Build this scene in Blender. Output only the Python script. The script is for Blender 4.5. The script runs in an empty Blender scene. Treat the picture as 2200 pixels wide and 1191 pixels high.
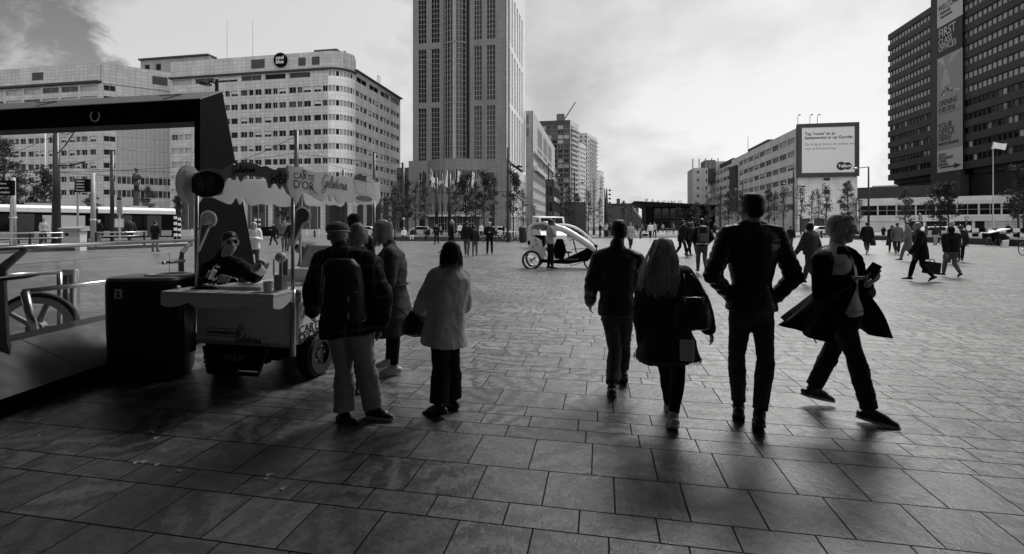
import bpy, bmesh, math, random
import numpy as np
from mathutils import Vector, Matrix, noise as mnoise
random.seed(7)
R = math.radians
S = bpy.context.scene
COL = S.collection
# ---------------------------------------------------------------- camera
F, CX, HY, CH = 1030.0, 1100.0, 483.0, 1.64      # focal length in photo pixels, principal column, horizon row, eye height
cam = bpy.data.objects.new('camera', bpy.data.cameras.new('camera')); COL.objects.link(cam)
cam.location = (0, 0, CH); cam.rotation_euler = (R(90), 0, 0)
cam.data.sensor_width = 36; cam.data.lens = 36*F/2200
cam.data.shift_y = -(595.5-HY)/2200
cam.data.clip_start = 0.05; cam.data.clip_end = 3000
S.camera = cam
# ---------------------------------------------------------------- light
SUN_EL, SUN_AZ = R(52), R(33)                     # azimuth measured from +Y towards +X
W = bpy.data.worlds.new('World'); S.world = W; W.use_nodes = True
wt = W.node_tree; wt.nodes.clear()
def wn(t, **k):
    n = wt.nodes.new(t)
    for a, b in k.items(): setattr(n, a, b)
    return n
def wm(op, a, b=None, clamp=False):
    n = wn('ShaderNodeMath', operation=op, use_clamp=clamp)
    for i, x in enumerate((a, b)):
        if x is None: continue
        if isinstance(x, (int, float)): n.inputs[i].default_value = x
        else: wt.links.new(x, n.inputs[i])
    return n.outputs[0]
sky = wn('ShaderNodeTexSky', sky_type='NISHITA', sun_disc=False, sun_elevation=SUN_EL, sun_rotation=SUN_AZ, dust_density=3.0)
bw = wn('ShaderNodeRGBToBW'); wt.links.new(sky.outputs[0], bw.inputs[0])
tc = wn('ShaderNodeTexCoord'); sx = wn('ShaderNodeSeparateXYZ'); wt.links.new(tc.outputs['Generated'], sx.inputs[0])
zz = wm('ADD', wm('MAXIMUM', sx.outputs[2], 0.0), 0.42)
cb = wn('ShaderNodeCombineXYZ'); wt.links.new(wm('DIVIDE', sx.outputs[0], zz), cb.inputs[0]); wt.links.new(wm('DIVIDE', sx.outputs[1], zz), cb.inputs[1])
cb.inputs[2].default_value = 3.7
def wnoise(scale, detail, dist=0.0, rough=.55):
    n = wn('ShaderNodeTexNoise'); n.inputs['Scale'].default_value = scale; n.inputs['Detail'].default_value = detail
    n.inputs['Distortion'].default_value = dist; n.inputs['Roughness'].default_value = rough
    wt.links.new(cb.outputs[0], n.inputs['Vector']); return n.outputs['Fac']
def wsmooth(x, a, b):
    n = wn('ShaderNodeMapRange', interpolation_type='SMOOTHSTEP'); wt.links.new(x, n.inputs[0])
    n.inputs[1].default_value = a; n.inputs[2].default_value = b; return n.outputs[0]
def wdir(px, py):
    v = Vector(((px-CX)/F, 1, (HY-py)/F)).normalized()
    n = wn('ShaderNodeVectorMath', operation='DOT_PRODUCT'); wt.links.new(tc.outputs['Generated'], n.inputs[0]); n.inputs[1].default_value = v
    return n.outputs['Value']
nA = wnoise(1.3, 9, .3, .56); nB = wnoise(4.2, 11, .35, .62); nC = wnoise(1.0, 5, .3)
detail = wm('ADD', wm('MULTIPLY', nA, 1.0), wm('MULTIPLY', nB, 1.0)); detail = wm('SUBTRACT', detail, .50)
# clear patch of sky high on the left; the cloud deck fills the middle and the right
leftness = wsmooth(sx.outputs[0], -.55, -.05)
cum = wm('MULTIPLY', wsmooth(wdir(600, 70), .958, .99), .42)
cum2 = wm('MULTIPLY', wsmooth(wdir(-60, 170), .990, .999), .26)
cum3 = wm('MULTIPLY', wsmooth(wdir(860, 170), .985, .998), .16)
cov = wm('ADD', wm('ADD', wm('ADD', wm('ADD', detail, wm('MULTIPLY', leftness, .34)), cum), cum2), cum3)
cov = wm('SUBTRACT', cov, .05)
cloud = wsmooth(cov, .56, .69)
puff = wm('MULTIPLY', wsmooth(wdir(610, 60), .955, .99), wsmooth(nB, .40, .62))
shade = wm('ADD', .60, wm('MULTIPLY', wsmooth(wm('ADD', wm('MULTIPLY', nC, .6), wm('MULTIPLY', nA, .4)), .40, .62), .50))
low = wsmooth(sx.outputs[2], .34, .04)            # brighter towards the horizon
clear = wm('ADD', wm('MULTIPLY', bw.outputs[0], .052), wm('MULTIPLY', low, .12))
shade = wm('MINIMUM', wm('ADD', wm('ADD', shade, wm('MULTIPLY', puff, .34)), wm('MULTIPLY', low, .12)), 1.06)
cl = wm('MULTIPLY', wm('MULTIPLY', wm('ADD', wm('MULTIPLY', bw.outputs[0], .036), .345), shade), wm('ADD', .93, wm('MULTIPLY', low, .06)))
mx = wn('ShaderNodeMix', data_type='FLOAT'); wt.links.new(cloud, mx.inputs[0]); wt.links.new(clear, mx.inputs[2]); wt.links.new(cl, mx.inputs[3])
back = wm('ADD', 1.0, wm('MULTIPLY', wsmooth(sx.outputs[1], .1, -.6), 1.6))   # added fill: sky brightened behind the camera to light front faces
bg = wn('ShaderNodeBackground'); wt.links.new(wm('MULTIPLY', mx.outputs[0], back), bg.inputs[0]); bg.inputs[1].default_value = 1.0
wo = wn('ShaderNodeOutputWorld'); wt.links.new(bg.outputs[0], wo.inputs[0])
sl = bpy.data.lights.new('sun', 'SUN'); sl.energy = 2.8; sl.angle = R(26); sl.color = (1, .985, .96)
so = bpy.data.objects.new('sun', sl); COL.objects.link(so)
sd = Vector((math.sin(SUN_AZ)*math.cos(SUN_EL), math.cos(SUN_AZ)*math.cos(SUN_EL), math.sin(SUN_EL)))
so.rotation_euler = sd.to_track_quat('Z', 'Y').to_euler()
S.view_settings.view_transform = 'Standard'; S.view_settings.look = 'None'; S.view_settings.gamma = 1; S.view_settings.exposure = 0.55
# ---------------------------------------------------------------- picture measures
GA = math.atan(190/1030.)                         # the street grid is turned this far to the right
U = Vector((math.sin(GA), math.cos(GA), 0)); V = Vector((math.cos(GA), -math.sin(GA), 0)); Z = Vector((0, 0, 1))
def at(px, py, Y): return Vector(((px-CX)/F*Y, Y, CH+(HY-py)/F*Y))
def gd(px, py):
    Y = CH*F/(py-HY); return Vector(((px-CX)/F*Y, Y, 0))
def gx(px, Y, z=0): return Vector(((px-CX)/F*Y, Y, z))
def zh(py, Y): return CH+(HY-py)/F*Y
# ---------------------------------------------------------------- materials (the photograph is black and white)
M = {}
def mat(name, g, rough=.7, var=.12, scale=4., bump=0., metal=0., spec=.5, detail=6, alpha=None, trans=0., stretch=None, coat=0., sheen=0.):
    m = bpy.data.materials.new(name); m.use_nodes = True; t = m.node_tree; b = t.nodes['Principled BSDF']
    b.inputs['Roughness'].default_value = rough; b.inputs['Metallic'].default_value = metal
    b.inputs['Specular IOR Level'].default_value = spec; b.inputs['Base Color'].default_value = (g, g, g, 1)
    b.inputs['Coat Weight'].default_value = coat
    if sheen: b.inputs['Sheen Weight'].default_value = sheen
    if trans:
        b.inputs['Transmission Weight'].default_value = trans
    if var or bump:
        co = t.nodes.new('ShaderNodeTexCoord'); n = t.nodes.new('ShaderNodeTexNoise'); n.inputs['Scale'].default_value = scale; n.inputs['Detail'].default_value = detail
        src = co.outputs['Object']
        if stretch:
            mp = t.nodes.new('ShaderNodeMapping'); mp.inputs['Scale'].default_value = stretch; t.links.new(src, mp.inputs[0]); src = mp.outputs[0]
        t.links.new(src, n.inputs['Vector'])
        if var:
            mr = t.nodes.new('ShaderNodeMapRange'); t.links.new(n.outputs['Fac'], mr.inputs[0]); mr.inputs[1].default_value = .3; mr.inputs[2].default_value = .7
            mr.inputs[3].default_value = g*(1-var); mr.inputs[4].default_value = min(.95, g*(1+var))
            t.links.new(mr.outputs[0], b.inputs['Base Color'])
            m2 = t.nodes.new('ShaderNodeMapRange'); t.links.new(n.outputs['Fac'], m2.inputs[0]); m2.inputs[1].default_value = .3; m2.inputs[2].default_value = .7
            m2.inputs[3].default_value = max(.03, rough-.08); m2.inputs[4].default_value = min(1, rough+.08); t.links.new(m2.outputs[0], b.inputs['Roughness'])
        if bump:
            bp = t.nodes.new('ShaderNodeBump'); bp.inputs['Strength'].default_value = bump; bp.inputs['Distance'].default_value = .01
            t.links.new(n.outputs['Fac'], bp.inputs['Height']); t.links.new(bp.outputs[0], b.inputs['Normal'])
    M[name] = m; return m
def translucent(name, amount):
    """thin sheet, leaf or hair: part of the light comes through from behind"""
    t = M[name].node_tree; b = t.nodes['Principled BSDF']; tr = t.nodes.new('ShaderNodeBsdfTranslucent'); mx_ = t.nodes.new('ShaderNodeMixShader'); out = t.nodes['Material Output']; mx_.inputs[0].default_value = amount
    l = b.inputs['Base Color'].links
    if l: t.links.new(l[0].from_socket, tr.inputs[0])
    else: tr.inputs[0].default_value = b.inputs['Base Color'].default_value
    t.links.new(b.outputs[0], mx_.inputs[1]); t.links.new(tr.outputs[0], mx_.inputs[2]); t.links.new(mx_.outputs[0], out.inputs[0])
def panelmat(name, g, pw, ph, joint=.35, var=.08, rough=.65, off=0., mortar=.03, spec=.4):
    """cladding of panels with thin joints, laid out on the UVs, which are in metres"""
    m = mat(name, g, rough, var=0, spec=spec); t = m.node_tree; b = t.nodes['Principled BSDF']
    uv = t.nodes.new('ShaderNodeUVMap'); uv.uv_map = 'UVMap'
    br = t.nodes.new('ShaderNodeTexBrick'); br.offset = off; br.inputs['Scale'].default_value = 1
    br.inputs['Brick Width'].default_value = pw; br.inputs['Row Height'].default_value = ph; br.inputs['Mortar Size'].default_value = mortar; br.inputs['Mortar Smooth'].default_value = .2
    br.inputs['Color1'].default_value = (g*(1-var),)*3+(1,); br.inputs['Color2'].default_value = (g*(1+var),)*3+(1,); br.inputs['Mortar'].default_value = (g*joint,)*3+(1,)
    t.links.new(uv.outputs[0], br.inputs['Vector'])
    n = t.nodes.new('ShaderNodeTexNoise'); n.inputs['Scale'].default_value = .35; n.inputs['Detail'].default_value = 8
    mp = t.nodes.new('ShaderNodeMapping'); mp.inputs['Scale'].default_value = (1, .3, 1); t.links.new(uv.outputs[0], mp.inputs[0]); t.links.new(mp.outputs[0], n.inputs['Vector'])
    mr = t.nodes.new('ShaderNodeMapRange'); t.links.new(n.outputs['Fac'], mr.inputs[0]); mr.inputs[1].default_value = .3; mr.inputs[2].default_value = .7; mr.inputs[3].default_value = .86; mr.inputs[4].default_value = 1.1
    mm = t.nodes.new('ShaderNodeMix'); mm.data_type = 'RGBA'; mm.blend_type = 'MULTIPLY'; mm.inputs[0].default_value = 1
    t.links.new(br.outputs['Color'], mm.inputs[6]); t.links.new(mr.outputs[0], mm.inputs[7]); t.links.new(mm.outputs[2], b.inputs['Base Color'])
    return m
mat('black_metal', .012, .38, .1, 9); mat('black_paint', .004, .6, .1, 5, spec=.06); mat('dark_metal', .05, .4, .15, 8, metal=.4)
mat('steel', .55, .26, .0, metal=1.); mat('satin_steel', .42, .38, .1, 10, metal=.9); mat('white_plastic', .86, .32, .04, 3); mat('sheet_plastic', .88, .35, .03, 3); translucent('sheet_plastic', .5); mat('white_paint', .74, .4, .05, 3)
mat('grey_paint', .28, .5, .1, 3); mat('light_grey', .5, .5, .08, 3); mat('rubber', .012, .7, .2, 20, bump=.3)
mat('glass_dark', .008, .08, .3, .35, spec=.12); mat('glass_mid', .035, .09, .3, .4, spec=.3); mat('glass_pale', .28, .1, .25, .4, spec=.8); mat('blind', .55, .6, .06, 2)
mat('text_black', .008, .6, .0); mat('text_white', .8, .5, .0); mat('text_grey', .18, .5, .0)
mat('concrete', .22, .85, .2, 3, bump=.2); mat('dark_concrete', .05, .7, .25, 5, bump=.2)
# ---------------------------------------------------------------- mesh helpers
class MB:
    def __init__(s): s.v = []; s.f = []; s.m = []
    def add(s, vs, fs, m=0):
        o = len(s.v); s.v += [Vector(x) for x in vs]; s.f += [tuple(i+o for i in f) for f in fs]; s.m += [m]*len(fs); return s
    def hexa(s, p, m=0):            # p: 4 bottom corners counter-clockwise from above, then the 4 top ones
        return s.add(p, [(3, 2, 1, 0), (4, 5, 6, 7), (0, 1, 5, 4), (1, 2, 6, 5), (2, 3, 7, 6), (3, 0, 4, 7)], m)
    def box(s, fr, x0, x1, y0, y1, z0, z1, m=0):
        if x0 > x1: x0, x1 = x1, x0
        if y0 > y1: y0, y1 = y1, y0
        if z0 > z1: z0, z1 = z1, z0
        o, a, b = fr; g = lambda x, y, z: o+a*x+b*y+Z*z
        p = [g(x0, y0, z0), g(x1, y0, z0), g(x1, y1, z0), g(x0, y1, z0), g(x0, y0, z1), g(x1, y0, z1), g(x1, y1, z1), g(x0, y1, z1)]
        if a.cross(b).z < 0: p = [p[3], p[2], p[1], p[0], p[7], p[6], p[5], p[4]]
        return s.hexa(p, m)
    def cbox(s, c, sx, sy, sz, m=0, a=None):
        a = a or Vector((1, 0, 0)); b = Z.cross(a)
        return s.box((Vector(c), a, b), -sx/2, sx/2, -sy/2, sy/2, -sz/2, sz/2, m)
    def tube(s, pts, rad, n=10, m=0, cap=True, flat=1.0):
        pts = [Vector(p) for p in pts]; k = len(pts)
        rad = [rad]*k if isinstance(rad, (int, float)) else rad
        ds = []
        for i in range(k):
            d = (pts[min(i+1, k-1)]-pts[max(i-1, 0)]); ds.append(d.normalized() if d.length > 1e-9 else Vector((0, 0, 1)))
        up = Vector((0, 0, 1)) if abs(ds[0].z) < .9 else Vector((1, 0, 0))
        x = ds[0].cross(up).normalized(); vs = []; fs = []
        for i in range(k):
            x = (x-ds[i]*x.dot(ds[i])).normalized(); y = ds[i].cross(x)
            for j in range(n):
                t = 2*math.pi*j/n; vs.append(pts[i]+x*math.cos(t)*rad[i]+y*math.sin(t)*rad[i]*flat)
        for i in range(k-1):
            for j in range(n): fs.append((i*n+j, i*n+(j+1) % n, (i+1)*n+(j+1) % n, (i+1)*n+j))
        if cap: fs.append(tuple(range(n))[::-1]); fs.append(tuple((k-1)*n+j for j in range(n)))
        return s.add(vs, fs, m)
    def lathe(s, c, prof, n=24, m=0, axis=None, a0=0., a1=2*math.pi, cap=True, ex=1., ea=None):
        c = Vector(c); ax = (axis or Z).normalized(); t0 = (ea or (Vector((1, 0, 0)) if abs(ax.x) < .9 else Vector((0, 1, 0))))
        x = (t0-ax*t0.dot(ax)).normalized(); y = ax.cross(x); vs = []; fs = []; full = abs(a1-a0-2*math.pi) < 1e-6; nn = n if full else n+1
        for r, h in prof:
            for j in range(nn):
                t = a0+(a1-a0)*j/n; vs.append(c+ax*h+x*math.cos(t)*r*ex+y*math.sin(t)*r)
        for i in range(len(prof)-1):
            for j in range(n if full else n):
                j2 = (j+1) % nn; fs.append((i*nn+j, i*nn+j2, (i+1)*nn+j2, (i+1)*nn+j))
        if cap and full:
            if prof[0][0] > 1e-4: fs.append(tuple(range(nn))[::-1])
            if prof[-1][0] > 1e-4: fs.append(tuple((len(prof)-1)*nn+j for j in range(nn)))
        return s.add(vs, fs, m)
    def prism(s, pts, o, a, b, d, m=0, m_side=None):
        """outline pts (x,y) in the plane o,a,b extruded by the vector d"""
        n = len(pts); vs = [o+a*x+b*y for x, y in pts]; vs += [v+d for v in vs]
        s.add(vs, [tuple(range(n))[::-1], tuple(range(n, 2*n))], m)
        k = len(s.v)-2*n
        for i in range(n): s.f.append((k+i, k+(i+1) % n, k+n+(i+1) % n, k+n+i)); s.m.append(m if m_side is None else m_side)
        return s
    def sphere(s, c, r, n=14, m=0, sc=(1, 1, 1)):
        k = n//2; vs = []; fs = []; c = Vector(c)
        for i in range(k+1):
            t = math.pi*i/k
            for j in range(n):
                p = 2*math.pi*j/n; vs.append(c+Vector((math.sin(t)*math.cos(p)*r*sc[0], math.sin(t)*math.sin(p)*r*sc[1], math.cos(t)*r*sc[2])))
        for i in range(k):
            for j in range(n): fs.append((i*n+j, (i+1)*n+j, (i+1)*n+(j+1) % n, i*n+(j+1) % n))
        return s.add(vs, fs, m)
    def torus(s, c, R_, r, ax, n=28, k=8, m=0, a0=0, a1=2*math.pi):
        c = Vector(c); ax = ax.normalized(); t0 = Z if abs(ax.z) < .9 else Vector((1, 0, 0)); x = (t0-ax*t0.dot(ax)).normalized(); y = ax.cross(x)
        full = abs(a1-a0-2*math.pi) < 1e-6
        pts = [c+x*math.cos(a0+(a1-a0)*i/n)*R_+y*math.sin(a0+(a1-a0)*i/n)*R_ for i in range(n+1)]
        if not full: return s.tube(pts, r, k, m)
        vs = []; fs = []
        for i in range(n):
            t = 2*math.pi*i/n; d = x*math.cos(t)+y*math.sin(t)
            for j in range(k):
                q = 2*math.pi*j/k; vs.append(c+d*(R_+r*math.cos(q))+ax*r*math.sin(q))
        for i in range(n):
            for j in range(k): fs.append((i*k+j, ((i+1) % n)*k+j, ((i+1) % n)*k+(j+1) % k, i*k+(j+1) % k))
        return s.add(vs, fs, m)
    def build(s, name, mats, parent=None, smooth=False, bevel=0., origin=None, uv=True, abs_=True):
        """vertices are in world coordinates; they become relative to the parent (or origin)"""
        if isinstance(mats, (bpy.types.Material, str)): mats = [mats]
        mats = [M[x] if isinstance(x, str) else x for x in mats]
        off = Vector((0, 0, 0))
        if parent is not None and abs_: off = wpos(parent)
        elif origin is not None: off = Vector(origin)
        me = bpy.data.meshes.new(name); me.from_pydata([tuple(v-off) for v in s.v], [], s.f)
        for x in mats: me.materials.append(x)
        me.polygons.foreach_set('material_index', s.m)
        bm = bmesh.new(); bm.from_mesh(me); bmesh.ops.recalc_face_normals(bm, faces=bm.faces)
        if uv:
            L = bm.loops.layers.uv.new('UVMap')
            for f in bm.faces:
                n = f.normal
                if abs(n.z) > .7:
                    for l in f.loops: l[L].uv = (l.vert.co.x, l.vert.co.y)
                else:
                    t = Vector((-n.y, n.x, 0)).normalized()
                    for l in f.loops: l[L].uv = (l.vert.co.dot(t), l.vert.co.z)
        bm.to_mesh(me); bm.free()
        if smooth: me.polygons.foreach_set('use_smooth', [True]*len(me.polygons)); 
        o = bpy.data.objects.new(name, me); COL.objects.link(o)
        if parent is not None: o.parent = parent
        elif origin is not None: o.location = off
        if smooth == 'auto': me.set_sharp_from_angle(angle=R(38))
        if bevel:
            md = o.modifiers.new('bevel', 'BEVEL'); md.width = bevel; md.segments = 2; md.limit_method = 'ANGLE'; md.angle_limit = R(40)
        return o
def wpos(o):
    p = Vector(o.location)
    while o.parent is not None: o = o.parent; p = p+Vector(o.location)
    return p
def tag(o, label=None, cat=None, group=None, kind=None):
    if label: o['label'] = label
    if cat: o['category'] = cat
    if group: o['group'] = group
    if kind: o['kind'] = kind
    return o
def thing(name, loc, label, cat, group=None):
    o = bpy.data.objects.new(name, None); COL.objects.link(o); o.location = loc; o.empty_display_size = .2
    return tag(o, label, cat, group)
def text(s_, mt, parent, o, a, b, size, name='lettering', depth=.004, shear=0., xs=1., bold=0., align='CENTER', space=1.0):
    """lettering standing on the plane with x axis a and y axis b (towards the reader a x b), centred at o"""
    c = bpy.data.curves.new(name, 'FONT'); c.body = s_; c.size = size; c.extrude = depth/2; c.shear = shear; c.offset = bold; c.align_x = align; c.align_y = 'CENTER'; c.space_character = space; c.resolution_u = 3
    ob = bpy.data.objects.new(name, c); COL.objects.link(ob)
    me = bpy.data.meshes.new_from_object(ob.evaluated_get(bpy.context.evaluated_depsgraph_get())); bpy.data.objects.remove(ob); bpy.data.curves.remove(c)
    n = a.cross(b)
    mtx = Matrix(((a.x*xs, b.x, n.x, 0), (a.y*xs, b.y, n.y, 0), (a.z*xs, b.z, n.z, 0), (0, 0, 0, 1)))
    me.transform(Matrix.Translation(Vector(o)-(wpos(parent) if parent else Vector((0, 0, 0))))@mtx)
    me.materials.clear(); me.materials.append(M[mt] if isinstance(mt, str) else mt); me.name = name
    r = bpy.data.objects.new(name, me); COL.objects.link(r)
    if parent: r.parent = parent
    return r
# handwriting: each letter a pen stroke (x advance, points)
SCR = {'G': (1.05, [[(.95, 1.15), (.8, 1.35), (.5, 1.4), (.2, 1.0), (.12, .5), (.3, .08), (.65, .1), (.85, .5), (.9, .65), (.6, .6), (.9, .65), (.8, .0), (.55, -.55), (.2, -.6), (.15, -.35), (.5, -.05), (1.05, .2)]]),
 'e': (.55, [[(0, .2), (.3, .35), (.42, .55), (.28, .7), (.12, .5), (.1, .2), (.25, .03), (.55, .2)]]),
 'l': (.42, [[(0, .2), (.3, .8), (.36, 1.3), (.24, 1.42), (.14, 1.1), (.12, .3), (.22, .03), (.42, .2)]]),
 'a': (.66, [[(0, .2), (.42, .62), (.25, .68), (.08, .4), (.12, .06), (.3, .1), (.46, .6), (.46, .12), (.56, .04), (.66, .2)]]),
 't': (.48, [[(0, .2), (.2, .7), (.28, 1.2), (.22, .5), (.2, .12), (.3, .03), (.48, .2)], [(.02, .82), (.46, .86)]]),
 'r': (.5, [[(0, .2), (.14, .72), (.22, .6), (.4, .66), (.34, .3), (.36, .05), (.5, .2)]]),
 'i': (.36, [[(0, .2), (.18, .66), (.16, .14), (.24, .03), (.36, .2)], [(.24, .92), (.26, .96)]])}
def catmull(p, k=5):
    p = [Vector(x) for x in p]; out = []
    for i in range(len(p)-1):
        a, b, c, d = p[max(i-1, 0)], p[i], p[i+1], p[min(i+2, len(p)-1)]
        for j in range(k):
            t = j/k; out.append(.5*((2*b)+(c-a)*t+(2*a-5*b+4*c-d)*t*t+(3*b-a-3*c+d)*t**3))
    return out+[p[-1]]
def script(word, mt, parent, o, a, b, h, name='lettering', w=.05, lift=.002):
    """brush lettering of height h (lower case) along a; o is the left end of the base line"""
    mb = MB(); x = 0; n = a.cross(b)
    for ch in word:
        adv, strokes = SCR[ch]
        for st in strokes:
            q = catmull([(x+u_+v_*.22, v_, 0) for u_, v_ in st], 4); k = len(q)
            vs = []; fs = []
            for i, p in enumerate(q):
                d = (q[min(i+1, k-1)]-q[max(i-1, 0)]).normalized(); pn = Vector((-d.y, d.x, 0)); ww = w*(.55+.6*abs(d.y))
                for sg in (-1, 1): r = p+pn*ww*sg; vs.append(o+a*r.x*h+b*r.y*h+n*lift)
            for i in range(k-1): fs.append((2*i, 2*i+1, 2*i+3, 2*i+2))
            mb.add(vs, fs)
        x += adv
    return mb.build(name, mt, parent)
# ================================================================ ground
def stone_material(name, tiles=True):
    m = bpy.data.materials.new(name); m.use_nodes = True; t = m.node_tree; b = t.nodes['Principled BSDF']; N = t.nodes.new; K = t.links.new
    at_ = N('ShaderNodeAttribute'); at_.attribute_name = 'rnd'
    geo = N('ShaderNodeNewGeometry'); ang = N('ShaderNodeMath'); ang.operation = 'MULTIPLY'; ang.inputs[1].default_value = 37.; K(at_.outputs['Fac'], ang.inputs[0])
    vr = N('ShaderNodeVectorRotate'); vr.rotation_type = 'Z_AXIS'; K(geo.outputs['Position'], vr.inputs[0]); K(ang.outputs[0], vr.inputs['Angle'])
    off = N('ShaderNodeCombineXYZ'); K(ang.outputs[0], off.inputs[2]); K(ang.outputs[0], off.inputs[0])
    ad = N('ShaderNodeVectorMath'); ad.operation = 'ADD'; K(vr.outputs[0], ad.inputs[0]); K(off.outputs[0], ad.inputs[1])
    wv = N('ShaderNodeTexWave'); wv.inputs['Scale'].default_value = 1.5; wv.inputs['Distortion'].default_value = 14; wv.inputs['Detail'].default_value = 8; wv.inputs['Detail Scale'].default_value = 1.0; wv.inputs['Detail Roughness'].default_value = .78
    K(ad.outputs[0], wv.inputs['Vector'])
    n1 = N('ShaderNodeTexNoise'); n1.inputs['Scale'].default_value = 26; n1.inputs['Detail'].default_value = 10; n1.inputs['Roughness'].default_value = .72; K(ad.outputs[0], n1.inputs['Vector'])
    n2 = N('ShaderNodeTexNoise'); n2.inputs['Scale'].default_value = .55; n2.inputs['Detail'].default_value = 6; K(geo.outputs['Position'], n2.inputs['Vector'])
    vo = N('ShaderNodeTexVoronoi'); vo.inputs['Scale'].default_value = 1.9; vo.inputs['Randomness'].default_value = 1; K(geo.outputs['Position'], vo.inputs['Vector'])
    vs = N('ShaderNodeMapRange'); K(vo.outputs['Distance'], vs.inputs[0]); vs.inputs[1].default_value = .05; vs.inputs[2].default_value = .10; vs.inputs[3].default_value = .45; vs.inputs[4].default_value = 1.
    def mr(x, a, b_, c, d):
        q = N('ShaderNodeMapRange'); K(x, q.inputs[0]); q.inputs[1].default_value = a; q.inputs[2].default_value = b_; q.inputs[3].default_value = c; q.inputs[4].default_value = d; return q.outputs[0]
    def mul(x, y):
        q = N('ShaderNodeMath'); q.operation = 'MULTIPLY'; K(x, q.inputs[0])
        if isinstance(y, float): q.inputs[1].default_value = y
        else: K(y, q.inputs[1])
        return q.outputs[0]
    fr = N('ShaderNodeMath'); fr.operation = 'FRACT'; K(mul(at_.outputs['Fac'], 91.7), fr.inputs[0])
    fr2 = N('ShaderNodeMath'); fr2.operation = 'FRACT'; K(mul(at_.outputs['Fac'], 53.3), fr2.inputs[0])
    amp = mr(fr2.outputs[0], .2, 1., 1.0, .50)      # some slabs strongly veined, some nearly plain
    vein = N('ShaderNodeMix'); vein.data_type = 'FLOAT'; K(mr(fr2.outputs[0], .0, 1., .25, 1.), vein.inputs[0]); vein.inputs[2].default_value = 1.0; K(mr(wv.outputs['Fac'], .1, .9, .42, 1.45), vein.inputs[3])
    x = mul(mr(fr.outputs[0], 0, 1, .70, 1.22), vein.outputs[0]); x = mul(x, mr(n1.outputs['Fac'], .3, .7, .50, 1.42)); x = mul(x, mr(n2.outputs['Fac'], .35, .65, .82, 1.14))
    if tiles: x = mul(x, vs.outputs[0])
    x = mul(x, .150); K(x, b.inputs['Base Color'])
    K(mr(n1.outputs['Fac'], .3, .7, .26, .42), b.inputs['Roughness']); b.inputs['Specular IOR Level'].default_value = 1.0
    bp = N('ShaderNodeBump'); bp.inputs['Strength'].default_value = .22; bp.inputs['Distance'].default_value = .012
    s2 = N('ShaderNodeMath'); s2.operation = 'ADD'; K(mul(wv.outputs['Fac'], .5), s2.inputs[0]); K(n1.outputs['Fac'], s2.inputs[1]); K(s2.outputs[0], bp.inputs['Height']); K(bp.outputs[0], b.inputs['Normal'])
    M[name] = m; return m
stone_material('paving_stone'); stone_material('paving_far', False)
mat('joint', .022, .9, .3, 8); mat('asphalt', .06, .8, .2, 2, bump=.2); mat('grass_mat', .05, .9, .4, 3, bump=.4)
def flat(name, pts, z, m, kind='structure'):
    mb = MB(); mb.add([Vector((p[0], p[1], z)) for p in pts], [tuple(range(len(pts)))]); o = mb.build(name, m); tag(o, kind=kind); return o
flat('ground', [(-900, -60), (900, -60), (900, 1500), (-900, 1500)], -.012, 'joint')
def pave():
    rng = random.Random(3); vs = []; fs = []; rn = []
    def quad(u0, u1, v0, v1):
        k = len(vs)
        for a, b in ((u0, v0), (u0, v1), (u1, v1), (u1, v0)):
            p = U*a+V*b; vs.append((p.x, p.y, 0))
        fs.append((k, k+1, k+2, k+3)); rn.append(rng.random())
    seq = [.4]*7+[.215, .40, .46]+[.21, .21, .21, .40, .42, .21, .21, .42, .21, .40, .21, .21]*20; u = -.235; i = 0
    while u < 66:
        h = seq[i % len(seq)]; i += 1; L0, L1 = -1.62*max(u, 0)-4.5, 1.12*max(u, 0)+4.5
        v = L0-rng.random()*.9
        while v < L1:
            w = rng.choice((.40, .42, .42, .44, .44, .62)) if u > 3.2 else rng.choice((.40, .41, .42, .44))
            if u > 26: w *= 1.6
            g = .0045; quad(u+g, u+h-g, v+g, v+w-g); v += w
        u += h
    me = bpy.data.meshes.new('plaza_paving'); me.from_pydata(vs, [], fs); me.materials.append(M['paving_stone'])
    a = me.attributes.new('rnd', 'FLOAT', 'FACE'); a.data.foreach_set('value', rn)
    me.update(); o = bpy.data.objects.new('plaza_paving', me); COL.objects.link(o); tag(o, kind='structure')
    mb = MB()
    for a0, a1, b0, b1 in ((66, 130, -170, 180), (-20, 62, -170, -170)):
        if b0 < b1: mb.add([U*a0+V*b0, U*a0+V*b1, U*a1+V*b1, U*a1+V*b0], [(0, 1, 2, 3)])
    o = mb.build('pavement', 'paving_far'); tag(o, kind='structure')
    mb = MB(); mb.add([Vector((-900, -60, -.006)), Vector((900, -60, -.006)), Vector((900, 62, -.006)), Vector((-900, 62, -.006))], [(0, 1, 2, 3)])
pave()
o = MB().add([U*66+V*-170+Z*.006, U*66+V*170+Z*.006, U*84+V*170+Z*.006, U*84+V*-170+Z*.006], [(0, 1, 2, 3)]).build('road', 'asphalt'); tag(o, kind='structure')
o = MB()
for k in range(40): o.add([U*75+V*(-120+6*k)+Z*.010, U*75+V*(-117+6*k)+Z*.010, U*75.15+V*(-117+6*k)+Z*.010, U*75.15+V*(-120+6*k)+Z*.010], [(0, 1, 2, 3)])
tag(o.build('road_marking', 'white_paint'), kind='structure')
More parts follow.
